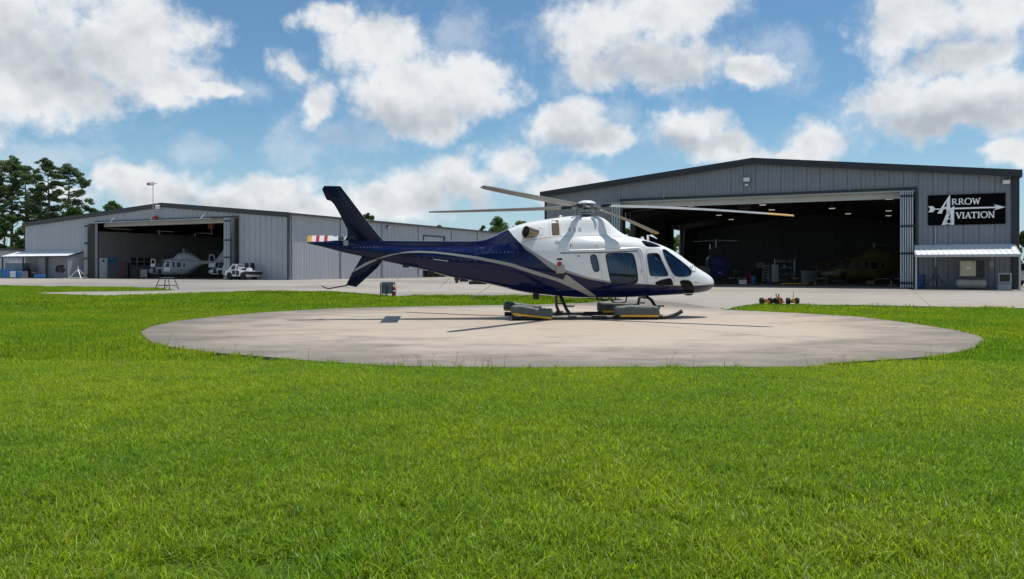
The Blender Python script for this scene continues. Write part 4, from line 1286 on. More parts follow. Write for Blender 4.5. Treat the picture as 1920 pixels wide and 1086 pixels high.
# ---- surface details
def patch(name, quad, off, m, parent=None, n=5, thick=True, mirror=True):
    """small panel that lies on the skin: four corners in pixels, order around"""
    a, b, c, d = [Vector(q) for q in quad]
    top, bot = [], []
    for i in range(n):
        for j in range(n):
            u, v = i / (n - 1), j / (n - 1)
            q = (a * (1 - u) + b * u) * (1 - v) + (d * (1 - u) + c * u) * v
            p, nn = hit(q.x, q.y)
            if p is None: return None
            top.append(p + nn * off); bot.append(p - nn * .004)
    N = n * n
    fs = []
    for i in range(n - 1):
        for j in range(n - 1):
            k = i * n + j; fs.append((k, k + n, k + n + 1, k + 1)); fs.append((N + k, N + k + 1, N + k + n + 1, N + k + n))
    ring = [i * n for i in range(n)] + [(n - 1) * n + j for j in range(1, n)] + [i * n + n - 1 for i in range(n - 2, -1, -1)] + [j for j in range(n - 2, 0, -1)]
    for i in range(len(ring)):
        p, q = ring[i], ring[(i + 1) % len(ring)]; fs.append((p, q, N + q, N + p))
    res = None
    for s in ((1, -1) if mirror else (1,)):
        mb = MB(); mb.add([(p.x, p.y * s, p.z) for p in top + bot], fs)
        o = mb.build(name, m, parent or heli)
        if res is None: res = o
    return res
def rect(f, u0, v0, u1, v1, sl=0): return [f(u0, v0), f(u1, v0), f(u1 + sl, v1), f(u0 + sl, v1)]
def seam(name, pts, r=.006, m=None, parent=None, mirror=True, off=.0):
    P = []
    for i in range(len(pts) - 1):
        a, b = Vector(pts[i]), Vector(pts[i + 1]); k = max(2, int((b - a).length / 3))
        for j in range(k): 
            h_, _ = hit(*(a.lerp(b, j / k)), off)
            if h_ is not None: P.append(h_)
    h_, _ = hit(*pts[-1], off)
    if h_ is not None: P.append(h_)
    if len(P) < 2: return
    for s in ((1, -1) if mirror else (1,)):
        mb = MB(); mb.tube([(p.x, p.y * s, p.z) for p in P], r, 5); mb.build(name, m or M_SEAL, parent or heli, smooth=True)
M_GRILLE = mat('intake_mesh', (0.10, 0.075, 0.05), 0.6, 0.4, 0.3, 30, bump=0.8, bscale=90)
M_BRONZE = mat('exhaust_bronze', (0.36, 0.27, 0.17), 0.3, 0.95, 0.25, 6)
M_SOOT = mat('soot', (0.006, 0.006, 0.006), 0.9)
M_HWHITE = mat('gloss_white', (0.80, 0.81, 0.81), 0.25, coat=0.5)
M_LGREY = mat('light_grey_paint', (0.42, 0.44, 0.46), 0.45)
M_SEAMGREY = mat('seam_grey', (0.24, 0.25, 0.27), 0.5)
gr = patch('intake_grille', rect(z2, 467, 292, 515, 389, 7), .006, M_GRILLE)
patch('vent', rect(z2, 494, 426, 522, 446), .005, M_LGREY)
patch('vent', rect(z2, 583, 340, 596, 364), .005, M_LGREY); patch('vent', rect(z2, 617, 342, 629, 366), .005, M_LGREY); patch('vent', rect(z2, 647, 340, 665, 364), .006, M_LGREY)
patch('placard', rect(z2, 505, 541, 541, 553), .004, M_BLACK, mirror=False)
patch('static_port', rect(z2, 593, 446, 598, 466), .005, M_SEAL)
patch('vent', rect(z2, 760, 452, 774, 458), .004, M_LGREY)
patch('placard', rect(z2, 640, 523, 654, 530), .004, M_SEAL, mirror=False)
st = patch('step_cover', [z2(500, 600), z2(553, 582), z2(554, 640), z2(502, 640)], .07, M_SILVER)
patch('step_vent', rect(z2, 511, 641, 548, 658), .03, M_SEAL)
def disc(name, u, v, r, off, m, seg=20):
    p, n = hit(*z2(u, v)); q = n.to_track_quat('Z', 'Y').to_matrix().to_4x4()
    mb = MB(); mb.lathe([(r, -.01), (r, off), (r * .98, off + .002)], seg, 'Z', Matrix.Translation(p) @ q); return mb.build(name, m, heli)
disc('emblem_ring', 523, 579, .088, .006, M_HWHITE); disc('emblem', 522, 579, .070, .010, M_RED)
p, n = hit(*z2(533, 580)); q = n.to_track_quat('Z', 'Y').to_matrix().to_4x4()
mb = MB(); mb.prism([(.0, 0), (.075, .045), (.075, -.03)], 'Z', .0, .0125, Matrix.Translation(p) @ Matrix.Rotation(0, 4, 'Z') @ q); mb.build('emblem', M_HWHITE, heli)
# rails, ledges and panel seams
seam('door_track', [(1050.5, 474.9), (1085, 474.4), (1120, 473.8), (1160, 472.4), (1196, 470.6)], .012, M_SEAL, off=.003)
seam('roof_ledge', [(1066, 470), (1085, 469.6), (1120, 468.8), (1160, 467.2), (1196, 465.2), (1202, 467.5), (1205, 476), (1209, 500), (1212.5, 530)], .026, M_HWHITE, off=.0)
for pts in ([z2(270, 440), z2(350, 418), z2(460, 402), z2(560, 396), z2(700, 392), z2(850, 394), z2(940, 402)],
            [z2(460, 402), z2(455, 350), z2(452, 300)], [z2(528, 396), z2(520, 330), z2(512, 290)], [z2(385, 345), z2(412, 343), z2(413, 386), z2(386, 388), z2(385, 345)],
            [z2(610, 400), z2(603, 440), z2(612, 478)], [z2(1150, 540), z2(1178, 560)]):
    seam('panel_seam', pts, .0045, M_SEAMGREY, off=0)
seam('door_sill', [(1101, 543.6), (1116, 543.9), (1131, 543.6), (1209, 544.2)], .008, M_SEAL)
hd = patch('door_handle', rect(z2, 1038, 594, 1064, 606), .03, M_HWHITE, parent=doors.get(('cabin_door', True)), mirror=False)
patch('door_handle', rect(z2, 1056, 612, 1062, 640), .015, M_LGREY, parent=doors.get(('cabin_door', True)), mirror=False)
patch('door_handle', rect(z2, 1153, 668, 1167, 674), .015, M_LGREY, parent=doors.get(('cockpit_door', True)), mirror=False)
seam('windshield_post', [z7(440, 440), z7(500, 560), z7(560, 680), z7(640, 795)], .007, M_LGREY)
def rivet_row(f, a, b, n, parent=None):
    mb = MB()
    for i in range(n):
        q = Vector(a).lerp(Vector(b), i / (n - 1)); p, nn = hit(*f(*q))
        if p is None: continue
        mb.box(p.x - .007, p.x + .007, p.y - .007, p.y + .007, p.z - .007, p.z + .007)
    o = mb.build('rivet', M_LGREY, parent or heli); o['kind'] = 'stuff'
rivet_row(z8, (300, 842), (510, 836), 8); rivet_row(z1, (362, 470), (540, 468), 9); rivet_row(z1, (600, 520), (1160, 560), 13); rivet_row(z1, (1160, 448), (1165, 515), 5); rivet_row(z1, (1180, 510), (1400, 498), 10)
rivet_row(z2, (20, 505), (250, 500), 9); rivet_row(z2, (300, 450), (440, 560), 8)
# windscreen wiper and pitot probes
a = hit(*z7(905, 655), .02)[0]; b = hit(*z7(960, 672), .03)[0]
if a is not None and b is not None:
    mb = MB(); mb.tube([a, a + Vector((.02, 0, .13)), b], .014, 6); mb.tube([a + Vector((.0, .03, .0)), a + Vector((-.04, .03, .08))], .016, 6); mb.build('wiper', M_HWHITE, heli)
for s in (1, -1):
    e = hit(*z7(965, 855), 0)[0]
    mb = MB(); mb.tube([(e.x, e.y * s, e.z), (e.x, (e.y - .06) * s, e.z), (e.x + .05, (e.y - .07) * s, e.z)], .010, 6); mb.build('pitot_probe', M_STEEL, heli)
t0 = hl(1205, 449); mb = MB(); mb.prism([(t0.x - .06, t0.z - .05), (t0.x + .07, t0.z - .05), (t0.x + .02, t0.z + .07), (t0.x - .04, t0.z + .08)], 'Y', -.015, .015); mb.build('antenna_blade', M_HWHITE, heli)
t0 = hl(1215.5, 456); t1 = hl(1214.5, 441.5); t2 = hl(1222, 441.8); t3 = hl(1232, 447.8)
mb = MB(); mb.tube([t0, t1, t2], .035, 6); mb.tube([t2, t3], [.03, .008], 6); mb.build('wire_cutter', M_HWHITE, heli)
t0 = hl(1051, 408); mb = MB(); mb.lathe([(.05, -.03), (.045, .04), (.03, .06), (0.0, .065)], 12, 'Z', Matrix.Translation(t0)); mb.build('beacon', M_HWHITE, heli, smooth=True)
t0 = hl(1291, 551); mb = MB(); mb.lathe([(.14, .06), (.135, 0), (.10, -.04), (0, -.055)], 16, 'Z', Matrix.Translation(t0)); mb.build('landing_light', M_DKGREY, heli, smooth=True)

# exhausts: bronze tubes that point back and outward
for s in (1, -1):
    p = hit(998, 437)[0]; p = Vector((p.x, p.y * s, p.z))
    ax = Vector((-.83, -.55 * s, .10)).normalized()
    M = Matrix.Translation(p - ax * .12) @ ax.to_track_quat('Z', 'Y').to_matrix().to_4x4()
    M = M @ Matrix.Scale(.9, 4)
    mb = MB(); mb.lathe([(.15, -.1), (.155, .12), (.17, .28), (.182, .40), (.176, .403), (.16, .39), (.15, .2), (.14, .0), (0, 0)], 28, 'Z', M)
    o = mb.build('exhaust_pipe', M_BRONZE, heli, auto=50)
    mb = MB(); mb.lathe([(.155, .385), (.145, .2), (.135, .03), (0, .02)], 28, 'Z', M @ Matrix.Scale(.985, 4)); mb.build('exhaust_lining', M_SOOT, o, smooth=True)

# ---- fins, tailplane and tail rotor
def fin_mesh(poly, half, bev):
    bm = bmesh.new()
    f = bm.faces.new([bm.verts.new((p.x, -half, p.z)) for p in poly])
    r = bmesh.ops.extrude_face_region(bm, geom=[f])
    for v in r['geom']:
        if isinstance(v, bmesh.types.BMVert): v.co.y = half
    bmesh.ops.recalc_face_normals(bm, faces=bm.faces[:])
    ed = [e for e in bm.edges if abs(e.verts[0].co.y - e.verts[1].co.y) < 1e-6]
    bmesh.ops.bevel(bm, geom=ed, offset=bev, segments=3, affect='EDGES', profile=.6)
    me = bpy.data.meshes.new('fin'); bm.to_mesh(me); bm.free(); return me
up = [z1(155, 90), z1(168, 66), z1(275, 68), z1(338, 150), z1(430, 272), z1(520, 385), z1(556, 425), z1(560, 445), z1(450, 462), z1(330, 455), z1(310, 430), z1(306, 417), z1(322, 390), z1(320, 350), z1(290, 290), z1(258, 228), z1(234, 188), z1(213, 165), z1(184, 157)]
o = link_mesh('tail_fin', fin_mesh([hl(*p) for p in up], .075, .045), M_NAVY, heli, smooth=True); sharpen(o.data, 30)
fin = o
mb = MB()
def riv(pa, pb, n, y):
    for i in range(n):
        q = Vector(pa).lerp(Vector(pb), i / (n - 1)); p = hl(*z1(*q))
        mb.box(p.x - .006, p.x + .006, -y - .003, -y, p.z - .006, p.z + .006)
riv((258, 84), (300, 150), 5, .075); riv((318, 175), (540, 425), 16, .075); riv((222, 152), (300, 152), 5, .075); riv((330, 405), (362, 405), 4, .075)
rv = mb.build('rivet', M_LGREY, fin); rv['kind'] = 'stuff'
lo = [z1(415, 528), z1(500, 540), z1(552, 556), z1(520, 600), z1(450, 665), z1(378, 730), z1(312, 716), z1(350, 640)]
lfin = link_mesh('lower_fin', fin_mesh([hl(*p) for p in lo], .05, .03), M_NAVY, heli, smooth=True); sharpen(lfin.data, 30)
sp_ = [z1(358, 632), z1(372, 612), z1(440, 570), z1(512, 543), z1(528, 548), z1(470, 574), z1(392, 614)]
for s in (1, -1):
    mb = MB(); mb.prism([(hl(*p).x, hl(*p).z) for p in sp_], 'Y', .0495 * s, .052 * s); mb.build('stripe', M_SILVER, lfin)
mb = MB(); pts = [hl(*z1(*p)) for p in ((330, 712), (312, 720), (200, 740), (178, 736), (150, 722))]
mb.tube(pts, [.018, .018, .016, .016, .014], 7); mb.build('tail_skid', M_BLACK, heli, smooth=True)
# tailplane right across the boom
ya = -1.38
pa, pb = hl(743, 480, ya), hl(776, 478.5, ya)
def wing(x0, x1, z, th):
    prof = [(0, 0), (.03, .5), (.12, .85), (.3, 1), (.55, .8), (.8, .4), (1, .06), (1, -.06), (.8, -.35), (.55, -.7), (.3, -.9), (.12, -.75), (.03, -.4)]
    return [(x1 - (x1 - x0) * u, z + th * v) for u, v in prof]
zt_ = (pa.z + pb.z) / 2
W_ = wing(pa.x, pb.x, zt_, .045)
mb = MB(); mb.prism(W_, 'Y', -1.36, 1.36); tp = mb.build('tailplane', M_NAVY, heli, auto=40)
for s in (1, -1):
    mb = MB(); mb.prism([(x * 1.0, z) for x, z in wing(pa.x - .02, pb.x + .03, zt_, .065)], 'Y', 1.362 * s, 1.40 * s); mb.build('end_plate', M_NAVY, tp)
    mb = MB(); mb.prism([(pa.x + .06, zt_ + .05), (pb.x - .05, zt_ + .05), (pb.x - .12, zt_ + .056), (pa.x + .1, zt_ + .056)], 'Y', .35 * s, 1.3 * s); mb.build('stripe', M_SILVER, tp)
# tail rotor on the far side
c = hl(641, 447.6, .34)
tr_ = empty('tail_rotor', c); tr_.parent = heli
mb = MB(); mb.lathe([(.07, -.32), (.07, .03), (.045, .07), (0, .075)], 14, 'Y'); mb.build('hub', M_STEEL, tr_, smooth=True)
M_TRB = [mat('tail_blade_white', (0.72, 0.73, 0.72), 0.4), mat('tail_blade_red', (0.42, 0.008, 0.03), 0.4), mat('tail_blade_yellow', (0.62, 0.33, 0.02), 0.45)]
for s in (-1, 1):
    mb = MB()
    bands = [(.08, .16, 0), (.16, .30, 0), (.30, .42, 0), (.42, .52, 1), (.52, .66, 0), (.66, .76, 1), (.76, .88, 0), (.88, 1.01, 2)]
    for (a, b, m_) in bands:
        w0 = .045 if a < .2 else .085; w1 = .085
        lo_, hi_ = (s * a, s * b)
        mb.add([(lo_, -.012, -w0), (hi_, -.012, -w1), (hi_, -.012, w1), (lo_, -.012, w0), (lo_, .012, -w0), (hi_, .012, -w1), (hi_, .012, w1), (lo_, .012, w0)],
               [(0, 1, 2, 3), (4, 7, 6, 5), (0, 4, 5, 1), (3, 2, 6, 7)] + ([(1, 5, 6, 2)] if b > 1.0 else []), None, m_)
    mb.v = [(x * .925, y + z * .75, z) for x, y, z in mb.v]
    mb.build('blade', M_TRB, tr_)
pc = hl(652, 455, -.1)
mb = MB(); mb.box(pc.x - .12, pc.x + .02, -.13, -.05, pc.z - .10, pc.z + .06, bev=.015); mb.tube([(pc.x - .1, -.12, pc.z + .05), (pc.x - .2, -.1, pc.z + .08)], .02, 6); mb.build('tail_gearbox_fitting', M_STEEL, heli)
# small things under the tail boom
for (pq, sz) in (((761, 498.5), (.09, .05, .05)), ((808, 511), (.1, .04, .05)), ((870, 525), (.12, .05, .05)), ((1005, 553.5), (.09, .03, .12)), ((896, 530), (.25, .06, .05))):
    p = hl(*pq); mb = MB(); mb.box(p.x - sz[0], p.x + sz[0], -sz[1], sz[1], p.z - sz[2], p.z + .04, bev=.01); mb.build('antenna', M_BLACK, heli)
p = hl(856.5, 524); mb = MB(); mb.lathe([(.07, .05), (.07, -.02), (.045, -.04), (.045, -.09), (0, -.11)], 12, 'Z', Matrix.Translation(p)); mb.build('anticollision_light', M_DKGREY, heli, smooth=True)
for (a, b) in (((844.5, 520), (824, 540)), ((921, 535), (882.6, 560.7)), ((757, 507), (744, 526))):
    mb = MB(); mb.tube([hl(*a, -.1), hl(*b, -.1)], .006, 5); mb.build('whip_antenna', M_LGREY, heli)
p = hl(*z1(888, 545), -.38); q2 = hl(*z1(980, 558), -.38)
mb = MB(); 
a_, b_ = hit(*z1(888, 547), .05)[0], hit(*z1(980, 559), .05)[0]
mb.tube([hit(*z1(888, 547), 0)[0], a_, b_, hit(*z1(980, 559), 0)[0]], .009, 6); mb.build('boom_handle', M_LGREY, heli)

# ---- main rotor
hub = hl(1100, 388)
ro = empty('main_rotor', hub); ro.parent = heli
M_BLADE = mat('blade_grey', (0.24, 0.245, 0.24), 0.42, 0.0, 0.12, 2)
M_BTIP = mat('blade_tip_yellow', (0.42, 0.25, 0.05), 0.5)
M_HUBM = mat('hub_metal', (0.30, 0.31, 0.33), 0.3, 0.85, 0.2, 10)
mb = MB(); mb.lathe([(.20, -.45), (.13, -.30), (.10, -.22), (.10, .06), (.0, .06)], 18, 'Z'); mb.build('mast', M_DKGREY, ro, auto=40)
mb = MB(); mb.lathe([(.20, -.17), (.24, -.16), (.24, -.09), (.20, -.08), (0, -.08)], 20, 'Z'); mb.lathe([(.14, -.24), (.18, -.22), (.18, -.18), (.12, -.17)], 20, 'Z'); mb.build('swashplate', M_HUBM, ro, auto=40)
mb = MB(); mb.lathe([(.27, .075), (.27, .09), (.22, .14), (.12, .175), (0, .185)], 24, 'Z'); mb.build('hub_cap', M_HWHITE, ro, auto=50)
mb = MB(); mb.lathe([(.12, -.06), (.20, -.05), (.22, .0), (.20, .05), (.14, .074), (0, .074)], 20, 'Z'); mb.build('hub', M_HUBM, ro, auto=40)
TIPS = [at(906, 350.5, 17.25), at(1488, 405, 18.7), at(1231, 438.2, 26.8), at(806, 398.3, 24.9)]
for ti, tw in enumerate(TIPS):
    tip = hloc(tw) - hub
    Lr = math.hypot(tip.x, tip.y); ang = math.atan2(tip.y, tip.x)
    e = empty('blade', (0, 0, 0), ang); e.parent = ro
    dz_ = tip.z
    prof = [(-.62, .0), (-.45, .22), (-.2, .62), (.05, .92), (.25, 1.0), (.36, .7), (.4, .0), (.36, -.45), (.2, -.6), (-.1, -.42), (-.4, -.16)]   # chord units, thickness units
    vs, fs, mi = [], [], []
    rs = [.62, .72, .85, 1.05, 1.4, 2, 2.8, 3.6, 4.4, Lr - .62, Lr - .615, Lr - .3, Lr - .1, Lr]
    n = len(prof)
    for r_ in rs:
        u = (r_ - .3) / (Lr - .3)
        ch = .30 * min(1, .38 + (r_ - .62) * 1.6) if r_ < 1.05 else (.31 if r_ < Lr - .35 else .31 * (1 - .55 * ((r_ - Lr + .35) / .35) ** 1.4))
        th = .030 if r_ > 1.0 else .042
        tw_ = R(13 - 10 * u)
        zz = dz_ * (u ** 1.35) if u > 0 else 0
        for (a, b) in prof:
            y = a * ch; z = b * th
            vs.append((r_, y * math.cos(tw_) - z * math.sin(tw_), zz + y * math.sin(tw_) + z * math.cos(tw_)))
    for i in range(len(rs) - 1):
        for k in range(n):
            k2 = (k + 1) % n; fs.append((i * n + k, i * n + k2, (i + 1) * n + k2, (i + 1) * n + k)); mi.append(1 if (i >= 10 and (k < 6 or k == 10 or ti == 1 or ti == 2) and ti in (1, 2)) else 0)
    fs.append(tuple(range(n))); mi.append(0); fs.append(tuple((len(rs) - 1) * n + k for k in reversed(range(n)))); mi.append(0)
    mb = MB(); mb.add(vs, fs); mb.mi = mi; mb.build('aerofoil', [M_BLADE, M_BTIP], e, auto=40)
    mb = MB(); mb.box(.16, .66, -.06, .06, -.035, .035, bev=.012); mb.box(.55, .78, -.085, .085, -.045, .045, bev=.015); mb.build('blade_grip', M_BLACK, e)
    for q in (-1, 1):
        mb = MB(); mb.box(.18, .42, min(q * .10, q * .062), max(q * .10, q * .062), -.05, .05, bev=.01); mb.build('tension_link', M_HUBM, e)
    for bx in (.24, .36, .6, .7):
        mb = MB(); mb.tube([(bx, 0, -.08), (bx, 0, .08)], .018, 6); mb.build('bolt', M_HUBM, e)
    mb = MB(); mb.tube([(.20, .17, -.17), (.24, .19, -.02)], .016, 6); mb.tube([(.24, .19, -.02), (.3, .1, 0)], .022, 6); mb.build('pitch_link', M_STEEL, e)
    mb = MB(); mb.tube([(.30, -.16, -.01), (.52, -.13, -.01)], .030, 8); mb.tube([(.25, -.2, .06), (.25, -.2, -.12)], .014, 6); mb.build('damper', M_HUBM, e)
for (px, py) in ((1080, 402), (1116, 402)):
    p = hl(px, 406) - hub; q = hl(px, 391) - hub
    mb = MB(); mb.tube([p, q], .016, 6); mb.build('control_rod', M_STEEL, ro)

# ---- skids, cross tubes and float bags
M_SKID = mat('skid_black', (0.025, 0.027, 0.03), 0.4, 0.3, 0.2, 5)
YS = 1.05
def near(px, py, y=-YS): return hl(px, py, y)
zb_ = .055
xrear = near(960, 590).x; xfront = near(1240, 590).x
toe = [near(1249, 596), near(1262, 593.5), near(1270, 590), near(1276, 587.5)]
for s in (-1, 1):
    pts = [(xrear, s * YS, .06), (xrear + .4, s * YS, zb_)] + [(xrear + .4 + (xfront - xrear - .4) * k / 4, s * YS, zb_) for k in range(1, 5)]
    x0 = xfront
    pts += [(x0 + .18, s * YS, .07), (x0 + .34, s * YS, .105), (x0 + .48, s * YS, .16), (x0 + .58, s * YS, .225)]
    mb = MB(); mb.tube(pts, .052, 12); sk = mb.build('skid', M_SKID, heli, auto=60)
    mb = MB()
    for k in range(1): mb.box(xrear + .8 + k * .9, xrear + 3.2 + k * .9, s * YS - .03, s * YS + .03, .002, .012)
    mb.build('wear_plate', M_STEEL, sk)
    # front cross tube, a bow
    X = near(1235, 592).x; zt2 = hl(1215, 556).z
    mb = MB(); mb.tube([(X - .10, 0, zt2 - .03), (X - .10, s * .35, zt2 - .02), (X - .08, s * .62, zt2 - .07), (X - .04, s * .86, zt2 - .24), (X - .01, s * 1.0, .30), (X, s * YS, .07)], .042, 10); mb.build('cross_tube', M_SKID, heli, auto=60)
    a, b = hl(1050, 554, -.35), near(1073, 592)
    mb = MB(); mb.tube([(a.x - .02, 0, a.z + .02), (a.x, s * .38, a.z), (b.x - .12, s * .82, .28), (b.x, s * YS, .07)], .045, 10); mb.build('cross_tube', M_SKID, heli, auto=60)
    mb = MB(); mb.tube([(b.x - .16, s * .80, .36), (b.x + .10, s * .80, .36)], .022, 8); mb.tube([(X - .03, s * .96, .36), (X + .18, s * .96, .36)], .022, 8); mb.build('foot_step', M_BLACK, heli)
    for xx in (X, b.x):
        mb = MB(); mb.box(xx - .11, xx + .11, s * YS - .07, s * YS + .07, .10, .14, bev=.01); mb.tube([(xx + .06, s * YS, .12), (xx + .12, s * YS, .05)], .03, 6); mb.build('clamp', M_STEEL, sk)
    for (pa, pb) in (((1118, 558), (1143, 562)), ((1146, 557), (1175, 567))):
        y = s * .62
        a2, b2 = hl(pa[0], pa[1] - 3, -.62), hl(pb[0], pb[1], -.62)
        mb = MB(); mb.tube([(a2.x, y, a2.z), (a2.x + .02, y, b2.z + .03), (a2.x + .06, y * 1.04, b2.z), (b2.x - .06, y * 1.04, b2.z), (b2.x - .02, y, b2.z + .03), (b2.x, y, a2.z)], .020, 8); mb.build('boarding_step', M_BLACK, heli)
M_BAG = mat('float_bag_cover', (0.082, 0.096, 0.090), 0.55, 0.0, 0.12, 4, bump=0.5, bscale=5)
def bag(pc, ln, h, w, rot, seed, nm='float_bag'):
    bm = bmesh.new(); bmesh.ops.create_cube(bm, size=1)
    for v in bm.verts: v.co = (v.co.x * ln, v.co.y * w, v.co.z * h)
    bmesh.ops.bevel(bm, geom=[e for e in bm.edges], offset=min(h, w) * .3, segments=3, affect='EDGES', profile=.5)
    bmesh.ops.subdivide_edges(bm, edges=[e for e in bm.edges if abs(e.verts[0].co.x - e.verts[1].co.x) > .3], cuts=18)
    r_ = np.random.default_rng(seed)
    ph = r_.uniform(0, 6, 6)
    for v in bm.verts:
        x, y, z = v.co
        d = .006 * math.sin(x * 9 + ph[0] + 3 * z / h) + .005 * math.sin(x * 21 + ph[1] + 5 * y) + .004 * math.sin(x * 34 + ph[2] + z * 30)
        sag = -.012 * math.sin(x / ln * 7 + ph[3]) if z > 0 else 0
        v.co += Vector((0, math.copysign(1, y) * d if abs(y) > w * .3 else 0, (d + sag) if abs(z) > h * .25 else 0))
    me = bpy.data.meshes.new(nm); bm.to_mesh(me); bm.free()
    o = link_mesh(nm, me, M_BAG, heli, pc, (0, rot, 0), smooth=True); sharpen(me, 50)
    return o
for s in (-1, 1):
    c1, c2 = near(958, 583), near(1036, 588)
    ln = c2.x - c1.x
    b = bag((c1.x + ln / 2, s * YS, .225), ln, .275, .27, R(6.5), 3 + s)
    mb = MB(); mb.box(-ln / 2 + .05, ln / 2 - .04, -.158, -.130, -.132, -.078) if s < 0 else mb.box(-ln / 2 + .05, ln / 2 - .04, .130, .158, -.132, -.078); mb.box(-ln / 2 + .05, ln / 2 - .04, .130, .158, -.132, -.078) if s < 0 else mb.box(-ln / 2 + .05, ln / 2 - .04, -.158, -.130, -.132, -.078)
    mb.build('yellow_strip', M_YELLOW, b)
    c1, c2 = near(1151, 588), near(1235, 588)
    ln = c2.x - c1.x
    b = bag((c1.x + ln / 2, s * YS, .235), ln, .30, .28, R(.6), 9 + s)
    mb = MB()
    for q in (-1, 1): mb.box(-ln / 2 + .14, ln / 2 - .05, min(q * .134, q * .162), max(q * .134, q * .162), -.152, -.098)
    mb.build('yellow_strip', M_YELLOW, b)
# ------------------------------------------------------------------ windsock on the far hangar
x, z0 = LF.fy(294, 411); _, z1_ = LF.fy(294, 352)
ws = empty('windsock', LF.world(x, -.6, 0), -PHI, 'small red and white windsock on a striped pole above the far hangar ridge', 'windsock')
mb = MB(); mb.tube([(0, 0, z0), (0, 0, z1_)], .045, 8); mb.build('pole', M_WHITE, ws)
mb = MB()
n = 11
for k in range(n):
    a = z0 + (z1_ - z0) * (k + .15) / n; mb.tube([(0, 0, a), (0, 0, a + (z1_ - z0) / n * .5)], .048, 8)
mb.build('pole_band', M_RED, ws)
mb = MB(); mb.tube([(0, 0, z1_), (0, 0, z1_ + .45), (.75, 0, z1_ + .5)], .035, 6); mb.build('swivel_arm', M_DKGREY, ws)
mb = MB(); mb.lathe([(.27, -.05), (.25, -.4), (.24, -.45)], 14, 'X', Matrix.Translation((0, 0, z1_ + .5))); mb.build('sock', M_WHITE, ws)
mb = MB(); mb.lathe([(.24, -.45), (.20, -.8), (.14, -1.1)], 14, 'X', Matrix.Translation((0, 0, z1_ + .48))); mb.build('sock_end', M_RED, ws)
mb = MB(); mb.box(-.5, -.12, -.1, .35, z0 - .1, z0 + .3, bev=.03); mb.box(-.1, .1, .0, .5, z0 - .1, z0 + .05); mb.build('bracket', M_GALV, ws)
mb = MB(); mb.lathe([(.24, 0), (.24, .4), (.12, .5), (0, .5)], 12, 'Z', Matrix.Translation((.32, .1, z0 - .1))); mb.build('beacon', M_RED, ws)

